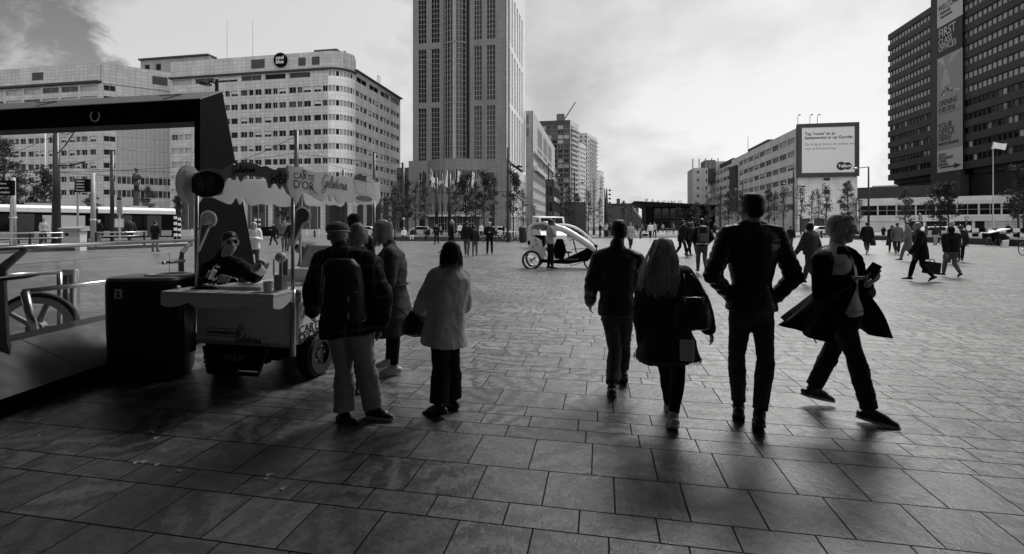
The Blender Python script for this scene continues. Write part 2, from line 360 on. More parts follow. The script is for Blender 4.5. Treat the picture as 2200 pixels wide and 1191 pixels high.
# ================================================================ buildings
FR = lambda o, a: (Vector(o), a, Z.cross(a))
def along(o, a, px):
    r = (px-CX)/F; return (r*o.y-o.x)/(a.x-r*a.y)
def zy(o, a, x, py): return zh(py, o.y+a.y*x)
WM = {}
def winmesh(w, h, st):
    k = (round(w, 2), round(h, 2), st)
    if k in WM: return WM[k]
    g, nx, nz, fm, fw = st; mb = MB(); fr = (Vector((0, 0, 0)), Vector((1, 0, 0)), Vector((0, 1, 0)))
    mb.box(fr, 0, w, .10, .16, 0, h, 0)
    mb.box(fr, 0, fw, 0, .10, 0, h, 1); mb.box(fr, w-fw, w, 0, .10, 0, h, 1); mb.box(fr, fw, w-fw, 0, .10, 0, fw, 1); mb.box(fr, fw, w-fw, 0, .10, h-fw, h, 1)
    for i in range(1, nx): mb.box(fr, w*i/nx-fw*.4, w*i/nx+fw*.4, .01, .10, fw, h-fw, 1)
    for i in range(1, nz): mb.box(fr, fw, w-fw, .02, .10, h*i/nz-fw*.4, h*i/nz+fw*.4, 1)
    if g == 'blind_half': mb.box(fr, fw, w-fw, .07, .09, h*.45, h-fw, 2); g = 'glass_dark'
    me_o = mb.build('window', [g, fm, 'blind']); me = me_o.data; bpy.data.objects.remove(me_o); WM[k] = me; return me
mat('frame_light', .5, .5, .05); mat('frame_dark', .05, .5, .05)
class Bld:
    def __init__(s, name, loc, label, cat='building', group=None):
        s.root = thing(name, loc, label, cat, group); s.w = MB(); s.rec = []
    def face(s, o, a, L, z0, z1, floors, cols, th=.4, m=0, inset=.2):
        """wall skin with real openings. floors: [(sill, head)], cols: [(x0, x1)] or a function of the floor number"""
        fr = FR(o, a); z = z0
        for k, (a0, a1) in enumerate(sorted(floors)):
            s.w.box(fr, 0, L, 0, th, z, a0, m); cs = cols(k) if callable(cols) else cols; x = 0
            for c in cs:
                if c[0] > x+.01: s.w.box(fr, x, c[0], 0, th, a0, a1, m)
                s.rec.append((Vector(o), a, c[0], c[1], a0, a1, c[2] if len(c) > 2 else None, inset)); x = c[1]
            if x < L-.01: s.w.box(fr, x, L, 0, th, a0, a1, m)
            z = a1
        s.w.box(fr, 0, L, 0, th, z, z1, m)
    def finish(s, mats, style, top=100, seed=1, name='window'):
        rng = random.Random(seed); s.w.build('wall', mats, s.root); L = []
        for o, a, x0, x1, z0, z1, st, ins in s.rec:
            st = st or style(rng, o, a, x0, z0); p = o+a*x0+Z.cross(a)*ins+Z*z0; q = o+a*x1+Z*z1
            vis = p.y > 5 and -60 < CX+F*p.x/p.y < 2260 and -60 < HY-F*(z1-CH)/p.y < 1191
            ar = abs(CX+F*p.x/p.y-CX-F*q.x/q.y)*F*(z1-z0)/p.y if p.y > 5 else 0
            L.append((ar if vis else 0, p, a, x1-x0, z1-z0, st))
        L.sort(key=lambda t: -t[0]); rp = wpos(s.root); rest = MB(); rm = {}
        bulk_v = []; bulk = {}
        for i, (ar, p, a, w, h, st) in enumerate(L):
            if ar <= 0: continue
            me = winmesh(w, h, st); b = Z.cross(a)
            if i < top:
                ob = bpy.data.objects.new(name, me); COL.objects.link(ob); ob.parent = s.root
                ob.matrix_local = Matrix(((a.x, b.x, 0, p.x-rp.x), (a.y, b.y, 0, p.y-rp.y), (0, 0, 1, p.z-rp.z), (0, 0, 0, 1)))
            else:
                mi = []
                for x in me.materials:
                    if x.name not in bulk: bulk[x.name] = (len(bulk), x)
                    mi.append(bulk[x.name][0])
                k = len(rest.v); rest.v += [p+a*v.co.x+b*v.co.y+Z*v.co.z for v in me.vertices]
                for f in me.polygons: rest.f.append(tuple(j+k for j in f.vertices)); rest.m.append(mi[f.material_index])
        if rest.v: tag(rest.build(name, [x[1] for x in bulk.values()], s.root), kind='stuff')
        return s.root
def rep(x0, x1, pat, gap):
    """repeat a pattern of window widths between x0 and x1: pat [(gap before, width)...], gap after the group"""
    out = []; x = x0
    while True:
        for g, w in pat:
            x += g
            if x+w > x1: return out
            out.append((x, x+w)); x += w
        x += gap
def rnd_style(choices, nx=1, nz=1, fm='frame_light', fw=.07):
    def f(rng, o, a, x, z): return (rng.choice(choices), nx, nz, fm, fw)
    return f
panelmat('panel_light', .50, 1.3, .86); panelmat('panel_grey', .30, 1.5, .9, joint=.5); panelmat('panel_white', .62, 1.2, 1.7, joint=.6); panelmat('panel_dark', .055, 1.4, 1.7, joint=.6)
panelmat('granite', .19, 1.25, .62, joint=.45, mortar=.025); panelmat('lit_panel', .78, 1.25, 1.25, joint=.6, rough=.35); panelmat('white_wall', .74, 3.2, 1.7, joint=.7); panelmat('brick_dark', .10, .4, .2, joint=.7)  # the palest tower cladding has sunlight and reflection put into its colour
mat('spandrel', .034, .6, .15, .5); mat('roof_dark', .03, .7, .1); mat('louvre', .10, .5, .1)
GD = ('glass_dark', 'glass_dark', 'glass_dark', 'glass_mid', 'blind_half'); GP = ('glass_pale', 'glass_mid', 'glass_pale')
PAT = [(.37, 1.94), (.33, 1.36), (.33, 1.94)]
heads = [34.8-3.44*k for k in range(8)]
# ---- coolblue office block
P1 = gx(705, 114); Lf = 44.0; o = P1-V*Lf; b = Bld('office_building', P1+U*10, 'long pale office block with a rounded corner, round dark sign', 'office building')
fl = [(h-1.4, h) for h in heads]
cols = rep(0, Lf, PAT, .37)
b.face(o, V, Lf, 9.0, 37.0, fl, cols)
b.face(o, V, Lf, 37.0, 38.5, [(37.05, 38.3)], rep(.3, Lf, [(.4, 5.6)], .6))
r = 4.5; cc = P1+U*r; nseg = 8
for i in range(nseg):
    t0, t1 = math.pi/2*i/nseg, math.pi/2*(i+1)/nseg
    q0 = cc-U*r*math.cos(t0)+V*r*math.sin(t0); q1 = cc-U*r*math.cos(t1)+V*r*math.sin(t1); d = (q1-q0); Ls = d.length; d.normalize()
    gm = ('glass_pale' if i not in (2, 6) else 'glass_dark', 1, 1, 'frame_light', .05)
    b.face(q0, d, Ls, 9.0, 38.5, [(h-1.4, h) for h in heads]+[(37.05, 38.3)], [(.06, Ls-.06, gm)], th=.4, m=1)  # corner bands paler than the front: reflected light put into their colour
    b.w.box(FR(q0-Z*0, d), -.05, Ls+.05, -.55, .4, 38.5, 38.95, 2); b.w.box(FR(q0, d), 0, Ls, .1, .6, 38.95, 43.0, 0)
s0 = cc+V*r; Ls = 27.0
b.face(s0, U, Ls, 9.0, 37.0, fl, rep(0, Ls, PAT, .37)); b.face(s0, U, Ls, 37.0, 39.4, [(37.05, 38.3)], rep(.3, Ls, [(.4, 5.6)], .6))
b.w.box(FR(s0, U), -.05, Ls+.6, -.55, 1, 39.4, 39.75, 2)
b.w.box(FR(o, V), 0, Lf, -.55, .4, 38.5, 38.95, 2); b.w.box(FR(o, V), 0, Lf, .1, 7, 38.95, 43.0, 0); b.w.box(FR(P1+U*.9, V), 0, 3.4, 0, 6, 38.95, 43, 0)
b.w.box(FR(o+U*.45, V), 0, Lf, 0, 28, 0, 38.4, 3); b.w.box(FR(o+U*4.5, V), Lf, Lf+4.0, 0, 26, 0, 38.4, 3)
for x in range(0, 50, 7): b.w.box(FR(o, V), x, x+1.1, 0, 1.1, 0, 9.0, 0)
for x in range(0, 28, 5): b.w.box(FR(s0, U), x, x+.9, 0, .9, 0, 9.0, 0)
def pxrect(bl, o, a, x0, y0, x1, y1, proud=-.02, th=.3, mt=3):
    u0, u1 = along(o, a, x0), along(o, a, x1); um = (u0+u1)/2; bl.w.box(FR(o, a), u0, u1, proud, th, zy(o, a, um, y1), zy(o, a, um, y0), mt)
for q in ((540, 128, 568, 147), (641, 124, 656, 141), (670, 122, 686, 139)): pxrect(b, o, V, *q)
for k in (5.2, 8.4): b.w.box(FR(o, V), 0, Lf, .5, .8, k, k+.25, 0)
for x in range(0, 44, 2): b.w.box(FR(o, V), x+.9, x+1.0, .38, .6, 0, 9.0, 4)
# roof slab and masts
b.w.hexa([gx(662, 121, 44.0), gx(742, 120, 44.6), gx(738, 124, 44.6), gx(655, 126, 44.0), gx(662, 121, 44.3), gx(744, 120, 45.1), gx(738, 124, 45.1), gx(655, 126, 44.3)], 2)
b.w.box(FR(P1-V*3+U*2, V), -2, 4, 0, 3, 43, 44.2, 3)
b.finish(['panel_light', 'lit_panel', 'roof_dark', 'panel_dark', 'frame_light'], lambda rng, o_, a, x, z: (rng.choice(GD if (o_-o).dot(V)+x > 12 else GP), 2 if rng.random() < .8 else 1, 1, 'frame_light', .04), seed=2)
for px, y0 in ((488, 46), (543, 42)):
    m_ = MB(); p = gx(px, 122); m_.tube([p+Z*42, p+Z*zh(y0, 122)], [.12, .05], 6); m_.build('mast', 'light_grey', b.root)
x = along(o, V, 604); c = o+V*x-U*.35; zc = zy(o, V, x, 130)
sg = MB().lathe(c+Z*zc, [(1.72, -.15), (1.76, 0), (1.76, .3)], 40, axis=U).build('round_sign', 'black_paint', b.root)
text('cool', 'text_white', sg, c-U*.17+Z*(zc+.5), V, Z, 1.25, bold=.02); text('blue', 'text_white', sg, c-U*.17+Z*(zc-.5), V, Z, 1.25, bold=.02)
m_ = MB()
for k in range(3): m_.box(FR(s0+U*(12+.0), U), k*.8, k*.8+.08, 0, .08, 39.7, 42.0); 
m_.box(FR(s0+U*12, U), 0, 1.7, 0, .08, 41.9, 42); m_.build('roof_railing', 'dark_metal', b.root)
# ---- block at the left edge
C1 = gx(219, 123); o = C1-V*44; b = Bld('office_building', C1+U*8, 'pale office block with a folded glass front at the left edge, behind the tram', 'office building')
fl = [(h-1.4, h) for h in heads]+[(36.2, 37.6)]
b.face(o, V, 43.0, 4.0, 38.0, fl, lambda k: rep(0, 43, PAT, .37) if k < 6 else rep(.3, 42.6, [(.3, 5.4)], .4))
b.w.box(FR(o, V), 0, 43.6, -.9, .4, 38.0, 38.5, 2); b.w.box(FR(o, V), 0, 44.0, -.4, 6, 38.5, 43.1, 0)
t1 = Vector((.837, .547, 0)).normalized(); L1 = along(C1, t1, 380)
b.w.box(FR(C1, t1), 0, L1, -.25, 3, 38.0, 43.1, 0); b.w.box(FR(C1-V*1, V), 0, 1.0, 0, .5, 4, 38, 0)
b.face(C1, t1, 3.0, 4, 38, [(h-1.4, h) for h in heads]+[(36.2, 37.6)], [(.3, 2.7, ('glass_dark', 2, 1, 'frame_light', .06))])
cur = C1+t1*3.0; n = 12; wd = (L1-4.2)/n
b.face(cur, t1, L1-4.2, 4, 38, [(h-2.9, h+.3) for h in heads if h > 15]+[(h-1.9, h) for h in heads if h <= 15], lambda k: [(i*wd+.03, (i+1)*wd-.03, (('glass_pale', 1, 2, 'frame_light', .05) if k > 1 else (('glass_mid', 'glass_dark')[i % 2], 1, 1, 'frame_light', .05))) for i in range(n)], th=.3, inset=.05)
b.w.box(FR(C1+t1*(L1-1.2), t1), 0, 1.2, 0, .5, 4, 38, 0)
b.w.add([o+Z*.0+U*.45, C1+U*.45, C1+t1*L1+U*.5, C1+t1*L1+U*20, o+U*20, o+Z*38.2+U*.45, C1+Z*38.2+U*.45, C1+t1*L1+Z*38.2+U*.5, C1+t1*L1+Z*38.2+U*20, o+Z*38.2+U*20], [(4, 3, 2, 1, 0), (5, 6, 7, 8, 9), (0, 1, 6, 5), (1, 2, 7, 6), (2, 3, 8, 7), (3, 4, 9, 8), (4, 0, 5, 9)], 3)
for x in range(0, 44, 7): b.w.box(FR(o, V), x, x+1, 0, .4, 0, 4.0, 0)
pxrect(b, o-U*.42, V, 69, 156, 93, 172.5); 
q0 = C1+t1*0-Z.cross(t1)*.27
pxrect(b, q0, t1, 327, 165, 360, 183)
b.finish(['panel_light', 'lit_panel', 'roof_dark', 'panel_dark'], lambda rng, o_, a, x, z: (rng.choice(GD) if z < 26 else rng.choice(GP), 2, 1, 'frame_light', .04), seed=3)
# ---- dark roofed block between the two
b = Bld('apartment_building', gx(345, 150), 'darker block with deep black balconies rising behind the two pale office blocks', 'building')
o = gx(302, 150); L2 = along(o, V, 450)
b.face(o, V, L2, 30, zy(o, V, 0, 130), [(46.0, 48.0), (49.6, 51.6)], [(1.3, 3.4), (5.4, 7.5)]); b.w.box(FR(o+U*.42, V), 0, L2, 0, 12, 0, 52.6, 0)
b.w.box(FR(o, V), 11.5, 22.5, -.02, .3, 42, 51.8, 3)
for k in range(5): b.w.box(FR(o, V), 11.5, 22.5, -.3, 0, 42.4+k*2.0, 42.9+k*2.0, 4)
b.w.box(FR(o, V), -.3, L2, -.6, 3, 52.9, 53.4, 2)
b.finish(['panel_grey', 'lit_panel', 'roof_dark', 'black_paint', 'louvre'], rnd_style(('glass_dark',), 1))
# ---- tower with the hotel
T0 = gx(887, 127); Lt = along(T0, V, 1085); b = Bld('tower', T0+V*13+U*12, 'tall granite hotel tower with long window strips and a rounded central bay', 'tower')
zt = 74.; zb = zy(T0, V, 0, 348)
lv = [(zy(T0, V, 8, 348), zy(T0, V, 8, 231)), (zy(T0, V, 8, 220.5), zy(T0, V, 8, 104)), (zy(T0, V, 8, 92), zy(T0, V, 8, -25))]
X = lambda px: along(T0, V, px)
bay0, bay1 = X(951), X(1009)
def tcols(k, lo, hi): return [c for c in [(X(898), X(916)), (X(926), X(944)), (X(1018), X(1035)), (X(1045), X(1064))] if lo <= c[0] and c[1] <= hi]
sty = {0: ('glass_dark', 3, 11, 'frame_light', .055), 1: ('glass_mid', 3, 11, 'frame_light', .055)}
b.face(T0, V, bay0, zb, zt, [(a+.15, c) for a, c in lv], [(c[0], c[1], sty[0]) for c in tcols(0, 0, bay0)], inset=.25)
b.face(T0+V*bay1, V, Lt-bay1, zb, zt, [(a+.15, c) for a, c in lv], [(c[0]-bay1, c[1]-bay1, sty[1]) for c in tcols(0, bay1, Lt)], inset=.25)
ns = 8; bw_ = bay1-bay0-.9
def baypt(t, R_=1.5): return T0+V*(bay0+bw_*t)-U*(R_*math.sin(math.pi*t)**.7)
for i in range(ns):
    q0, q1 = baypt(i/ns), baypt((i+1)/ns); d = q1-q0; ls = d.length; d.normalize(); gl = ('glass_mid', 'glass_dark', 'glass_dark', 'glass_mid', 'glass_pale', 'glass_mid', 'glass_mid', 'glass_dark')[i]
    b.face(q0, d, ls, zb, zt, [(a-.3, c+.9) for a, c in lv], [(.04, ls-.04, (gl, 1, 11, 'frame_light', .05))], th=.3, inset=.08)
b.w.box(FR(T0+V*(bay0+bw_), V), 0, .9, 1.6, 2, zb, zt, 3)
b.w.box(FR(T0+U*2.05, V), 0, Lt, 0, 26, 0, zt-.2, 3)
b.w.box(FR(T0+U*.42, V), 0, bay0, 0, 1.6, zb, zt, 0); b.w.box(FR(T0+U*.42, V), bay1, Lt, 0, 1.6, zb, zt, 0)
# right side, set back behind a dark slot
T1 = T0+V*(Lt+.55)+U*.9; Ls = along(T1, U, 1128)
b.w.box(FR(T0+V*Lt+U*1.2, V), 0, .6, 0, 2, zb, zt, 3)
sc = [(1.2+k*4.1, 1.2+k*4.1+2.3) for k in range(int(Ls/4.1))]
b.face(T1, U, Ls, zb, zt, [(a+.15, c) for a, c in lv], [(c[0], c[1], ('glass_pale', 2, 11, 'frame_light', .12)) for c in sc], m=1, inset=.15)  # side wall far paler than the granite: sunlight put into its colour
# base with the hotel entrance
B0 = gx(878, 125.5); Lb = along(B0, V, 1091); XB = lambda px: along(B0, V, px)
zz_ = lambda py: zy(B0, V, 10, py)
by0, by1 = XB(920), XB(1030)
b.w.box(FR(B0, V), 0, by0, 0, 3, zz_(367), zb, 0); b.w.box(FR(B0, V), by1, Lb, 0, 3, zz_(367), zb, 0)
b.face(B0, V, by0, 0, zz_(367), [(zz_(423), zz_(370)), (zz_(456), zz_(438)), (.6, zz_(468))], lambda k: [(XB(899), XB(914), ('glass_dark', 1, (1, 1, 3)[k], 'frame_light', .1))])
b.face(B0+V*by1, V, Lb-by1, 0, zz_(367), [(zz_(392), zz_(372)), (zz_(456), zz_(438)), (.6, zz_(468))], lambda k: [(XB(1048)-by1, XB(1062)-by1, ('glass_mid', 1, 1, 'frame_light', .1))])
nb = 10
def bp2(t, e=3.2): return B0+V*(by0+(by1-by0)*t)-U*(e*math.sin(math.pi*t)**.75)
for i in range(nb):
    q0, q1 = bp2(i/nb), bp2((i+1)/nb); d = q1-q0; ls = d.length; d.normalize(); gl = GD[(i*3) % 4]
    b.face(q0, d, ls, zz_(462), zb, [(zz_(388), zz_(368)), (zz_(422), zz_(402)), (zz_(457), zz_(437))], [(.1, ls-.1, (gl, 3, 1, 'frame_light', .09))], th=.3)
    b.w.box(FR(q0, d), -.05, ls+.05, -.6, .3, zz_(466), zz_(462), 4)
    b.face(q0+U*1.5, d, ls, 0, zz_(466), [(.1, 3.9)], [(.05, ls-.05, ('glass_dark', 2, 2, 'frame_light', .08))], th=.3, m=3)
b.w.box(FR(B0+U*.45, V), 0, Lb, 0, 4, 0, zb-.1, 3)
S1 = B0+V*Lb; Lw = along(S1, U, 1133)
b.face(S1, U, Lw, zz_(466), zy(B0, V, Lb, 373)+2.5, [(7.0, 14.5)], [(1+k*3.4, 3.4+k*3.4, ('glass_pale', 2, 6, 'frame_light', .12)) for k in range(int((Lw-2)/3.4))], m=1)
for k in range(int(Lw/3.4)+1): b.w.box(FR(S1, U), k*3.4, k*3.4+.8, 0, .8, 0, zz_(466), 1)
b.w.box(FR(S1+U*.5, U), 0, Lw, .9, 3, 0, zb-2, 3)
b.finish(['granite', 'lit_panel', 'roof_dark', 'panel_dark', 'light_grey'], rnd_style(('glass_dark',)), seed=5)
for i, ch in enumerate('MANHATTAN HOTEL'):
    if ch == ' ': continue
    t = (i+2.)/18.; p = bp2(t, 3.2); p2 = bp2(t+.01, 3.2); d = (p2-p).normalized(); text(ch, 'text_white', b.root, p-U*.35+Z*zz_(396.5), d, Z, 1.55, depth=.15, bold=.03)
HOTEL = b.root
# low dark block in the gap on the left of the tower
b = Bld('building', gx(868, 135), 'dark low block in the gap between the rounded office and the tower', 'building')
o = gx(852, 132); Lq = along(o, V, 884); b.face(o, V, Lq, 0, zy(o, V, 0, 361), [(.5, 3.6), (5, 7.6), (9, 11.6)], rep(.4, Lq-.3, [(.2, 1.6)], .4)); b.w.box(FR(o+U*.42, V), 0, Lq, 0, 15, 0, zy(o, V, 0, 361)-.2, 0)
b.finish(['brick_dark'], rnd_style(('glass_dark', 'glass_mid')))
# ---- grey block with louvres
G0 = gx(1129.5, 152); Lg = along(G0, V, 1144.6); G1 = G0+V*Lg; Lh = along(G1, U, 1192); zg = zy(G0, V, Lg, 238)
b = Bld('office_building', G1+U*30, 'grey windowless block with big louvres and slotted bands just right of the tower', 'office building')
XG = lambda px: along(G1, U, px)
b.w.box(FR(G0, V), 0, Lg, 0, .4, 0, zg, 1)
for y0, y1 in ((247, 266), (275, 294), (350, 352), (357, 359)): b.w.box(FR(G0, V), .3, Lg*.42, -.03, .1, zy(G0, V, 1, y1), zy(G0, V, 1, y0), 2)
fls = []; z = 5.
while z < 25: fls.append((z, z+1.5)); z += 3.5
b.face(G1, U, Lh, 0, zg, fls, lambda k: rep(.6, Lh*.95, [(.3, 2.2)], .1), m=0)
for i in range(3):
    for j in range(2):
        x0 = 12+i*17; b.w.box(FR(G1, U), x0, x0+13, -.05, .1, zg-3.0-7.0*(j+1)+.9, zg-3.0-7.0*j, 2)
b.w.box(FR(G1, U), 2, Lh-6, -.8, 0, 24.5, 25.2, 3); b.w.box(FR(G1, U), 2, 45, -1.2, 0, 19.0, 20.4, 3)
b.w.box(FR(G0+U*.4, V), 0, Lg-.4, 0, Lh-1, 0, zg-.1, 1)
b.finish(['panel_light', 'panel_grey', 'louvre', 'light_grey'], lambda rng, o_, a, x, z_: ('glass_dark', 4, 3, 'frame_light', .12), seed=6)
b = Bld('building', gx(1186, 122), 'narrow black glass block with white bands in front of the grey louvred block', 'building')
o = gx(1172, 124); Lq = along(o, V, 1190); q = o+V*Lq; Lr = along(q, U, 1203); zz2 = zy(o, V, 0, 386)
b.face(o, V, Lq, 0, zz2, [(1, 3.4), (5, 7.5), (9, 11.5)], [(.2, Lq-.2)], m=0); b.face(q, U, Lr, 0, zz2-.4, [(1, 3.4), (5, 7.5), (9, 11.5)], rep(.2, Lr-.2, [(.1, 2.0)], .1), m=0)
b.w.box(FR(q, U), 0, Lr, -.2, 0, 7.8, 8.8, 1); b.w.box(FR(o+U*.42, V), 0, Lq-.42, 0, Lr-1, 0, zz2-.2, 0); b.w.box(FR(o, V), -.2, Lq+.3, -.3, 3, zz2, zz2+.3, 1)
b.finish(['panel_dark', 'light_grey'], rnd_style(('glass_dark',), 1, 1, 'frame_dark'))
# ---- far towers along the avenue
SD = Vector((math.sin(R(27)), math.cos(R(27)), 0))                 # the long sides of the far towers bend away from the grid
def slab(name, label, pxl, pxc, pxr, ytop, Y, ml, mr_, pitch, wl, wr, st, seed, winh=1.7, zb_=4.):
    o = gx(pxl, Y); La = along(o, V, pxc); q = o+V*La; Lb_ = along(q, SD, pxr); zt_ = zy(o, V, La, ytop)
    b = Bld(name, q+U*8, label, 'tower'); fl = []; z = zb_
    while z+winh < zt_-1: fl.append((z, z+winh)); z += pitch
    b.face(o, V, La, 0, zt_, fl, rep(.2, La-.2, [(wl[0], wl[1])], 0), m=0, th=.5); b.face(q, SD, Lb_, 0, zt_, fl, rep(.2, Lb_-.2, [(wr[0], wr[1])], 0), m=1, th=.5)
    b.w.add([o+U*.52, q+SD*.52-V*.52, q+SD*Lb_-V*.6, o+SD*Lb_, o+U*.52+Z*(zt_-.2), q+SD*.52-V*.52+Z*(zt_-.2), q+SD*Lb_-V*.6+Z*(zt_-.2), o+SD*Lb_+Z*(zt_-.2)], [(3, 2, 1, 0), (4, 5, 6, 7), (0, 1, 5, 4), (1, 2, 6, 5), (2, 3, 7, 6), (3, 0, 4, 7)], 0); b.o, b.q, b.La, b.Lb, b.zt, b.fl = o, q, La, Lb_, zt_, fl
    b.sty = st; b.seed = seed; return b
mat('floor_slab', .62, .6, .08)
b = slab('tower', 'glass apartment tower with a dark grid front and a crane arm on its roof', 1159, 1225, 1243, 258, 300, 0, 1, 3.0, (.35, 3.3), (1.2, 3.0), None, 8, 2.4)
for z0, z1 in b.fl: b.w.box(FR(b.q, SD), 0, b.Lb, -1.6, 0, z0-.3, z0-.05, 1); b.w.box(FR(b.q, SD), 0, b.Lb*.5, -1.6, -1.5, z0-.05, z0+.8, 1)
b.w.box(FR(b.o, V), b.La*.55, b.La*.8, 2, 8, b.zt, b.zt+4.5, 2); b.w.tube([b.q-V*5+U*5+Z*b.zt, b.q+V*3+U*5+Z*(b.zt+12)], .35, 5, 2)
b.finish(['panel_dark', 'floor_slab', 'louvre'], lambda rng, o_, a, x, z: (rng.choice(('glass_mid', 'glass_dark', 'glass_pale', 'glass_mid')), rng.choice((1, 2)), 1, 'frame_light', .12), seed=8)
b = slab('tower', 'low white flats with small dark windows at the foot of the white curved tower', 1242, 1246, 1259, 307, 330, 0, 1, 3.1, (1.2, 1.5), (1.5, 2.4), None, 9, 1.5); b.finish(['white_wall', 'white_wall'], rnd_style(('glass_dark', 'glass_mid')), seed=9, top=80)
b = slab('tower', 'tallest white apartment tower, stepped, behind the glass tower', 1238, 1262, 1283, 286, 352, 0, 1, 3.05, (2.2, 1.6), (1.6, 2.8), None, 10, 1.6)
for z0, z1 in b.fl: b.w.box(FR(b.q, SD), 4, b.Lb, -1.4, 0, z0-.35, z0-.05, 1)
b.finish(['panel_light', 'white_wall'], rnd_style(('glass_dark', 'glass_mid', 'glass_mid')), seed=10)
b = slab('tower', 'farthest and lowest white apartment tower at the end of the avenue', 1282, 1288, 1297, 366, 420, 0, 1, 3.05, (1.6, 1.8), (1.6, 2.8), None, 11, 1.6)
for z0, z1 in b.fl: b.w.box(FR(b.q, SD), 2, b.Lb, -1.4, 0, z0-.35, z0-.05, 1)
b.finish(['white_wall', 'white_wall'], rnd_style(('glass_dark', 'glass_mid')), seed=11, top=60)
# low houses and chimney at the end
b = Bld('house', gx(1335, 260), 'low brick houses with a chimney at the end of the avenue', 'house'); o = gx(1302, 258); La = along(o, V, 1372); za = zy(o, V, 5, 447)
b.face(o, V, La, 0, za, [(1, 3), (5, 7), (9, 10.6)], rep(.5, La-.5, [(1.4, 1.4)], .3)); b.w.box(FR(o+U*.42, V), 0, La, 0, 10, 0, za-.2, 0)
b.w.prism([(0, za), (La, za), (La-1, za+2.4), (1, za+2.4)], o+U*.1, V, Z, U*9, 1); b.w.box(FR(o, V), 5.6, 7.4, 1, 2.4, za+2, za+5.0, 0)
b.finish(['brick_dark', 'roof_dark'], rnd_style(('glass_mid', 'glass_pale')), seed=12)
b = Bld('building', gx(1352, 230), 'brick house with a steep pale gable beside the parking pavilion', 'house'); o = gx(1318, 225)
b.w.prism([(0, 0), (14.4, 0), (14.4, 2), (8.5, 9.4), (2.5, 10.4), (0, 10.4)], o, V, Z, U*10, 0); b.w.prism([(8.4, 9.6), (14.6, 1.8), (14.9, 2.2), (8.8, 10)], o-U*.2, V, Z, U*10.4, 1); b.w.build('wall', ['brick_dark', 'light_grey'], b.root)
# ---- parking pavilion
Yp = 150; o = gx(1388, Yp); b = Bld('pavilion', gx(1430, Yp+6), 'low dark pavilion with a wedge roof and parking letters standing on it', 'building')
Lp = along(o, V, 1540); zr = zh(445.5, Yp)
b.w.box(FR(o+U*2, V), 0, Lp, 0, 14, 0, zr, 0); b.w.box(FR(o, V), 0, 2, 0, 2, 0, zr, 0)
tip = gx(1363, Yp-2); b.w.add([gx(1388, Yp, zr), o+V*Lp+Z*zr, o+V*Lp+U*18+Z*zr, gx(1388, Yp, zr)+U*18, tip+Z*zh(432, Yp-2), o+V*Lp-U*2+Z*zh(440.5, Yp-6), o+V*Lp+U*18+Z*(zr+1.2), tip+U*20+Z*zh(433, Yp)], [(3, 2, 1, 0), (4, 5, 6, 7), (0, 1, 5, 4), (1, 2, 6, 5), (2, 3, 7, 6), (3, 0, 4, 7)], 1)
b.face(o+U*1.9+V*2.2, V, 14, 0, zr-.2, [(.1, 3.0), (3.6, 6.8)], rep(.3, 13.6, [(.2, 2.0)], .2), th=.08, m=0, inset=-.05)
b.w.build('wall', ['black_paint', 'panel_dark'], b.root); b.w = MB().cbox(o+V*22+U*1.0+Z*3, .2, .2, .3); b.finish(['black_paint', 'panel_dark'], rnd_style(('glass_dark', 'glass_mid'), 1, 1, 'frame_dark')); 
for ch, px in zip('PARKING', (1389, 1402, 1414.5, 1426.5, 1437, 1446, 1461)):
    p = gx(px, Yp-1.5); text(ch, 'text_grey' if ch != 'A' else 'light_grey', b.root, p+Z*(zh(438.5 if px > 1410 else 434.5, Yp-1.5)+.35), V, Z, 1.75, depth=.15, bold=.02)
# ---- long white block with the billboard
E0 = gx(1711, 120.5); b = Bld('office_building', E0+U*40+V*6, 'long white office block with dark ribbon windows and the big lit billboard on its end', 'office building')
far = E0+U*103; a = -U; XE = lambda px: along(far, a, px)                # looking at it: left is far, right is near
Lx = 103.; x_st0, x_st1 = XE(1571.5), XE(1585.5); hd = [23.9-3.4*k for k in range(7)]
def ecols(lo, hi, n_=4):
    out = []; x = lo+.8
    while x+5 < hi: out.append((x, x+5.2)); x += 5.6
    return out
est = lambda k: None
b.face(far, a, x_st0, 0, 24.6, [(h-1.5, h) for h in hd if h > 4], lambda k: ecols(1, x_st0-.4))
b.face(far+a*x_st1, a, Lx-x_st1, 0, 25.9, [(h-1.5, h) for h in hd if h > 4], lambda k: ecols(.2, Lx-x_st1-.6))
b.w.box(FR(far+a*x_st0, a), 0, x_st1-x_st0, -.8, .4, 6.5, 23.0, 1); b.w.box(FR(far+a*x_st0, a), 0, x_st1-x_st0, .1, .4, 0, 6.5, 0); b.w.box(FR(far+a*x_st0, a), 0, x_st1-x_st0, .1, .4, 23.0, 25.9, 0)
Le = along(E0, V, 1842); b.w.box(FR(E0, V), 0, Le, 0, .4, 3.2, 25.9, 0)
for k in range(5): b.w.box(FR(E0, V), k*3.3, k*3.3+.7, 0, .5, 0, 3.2, 0)
pr = FR(E0+U*.4, V)
b.w.box(FR(E0+U*.45+V*.45, V), 0, Le-.5, 0, 102, 0, 24.4, 2)
for q in ((1769, 382, 1783, 388.5), (1769, 408, 1783, 418), (1769, 438, 1783, 447), (1804, 438, 1818, 447)): pxrect(b, E0, V, *q)
ra = far+V*3; b.w.box(FR(ra, a), XE(1588), XE(1627), 0, 7, 25.0, 28.3, 1); b.w.box(FR(ra, a), XE(1634), XE(1664), 0, 6, 25.0, 27.3, 1)
b.w.box(FR(far, a), 6, 36, 2, 10, 24.6, 27.5, 1)
b.finish(['white_wall', 'roof_dark', 'panel_dark', 'panel_dark'], lambda rng, o_, a_, x, z: (rng.choice(('glass_dark', 'glass_mid', 'glass_dark', 'blind_half', 'glass_pale')), 3, 1, 'frame_light', .08), seed=13)
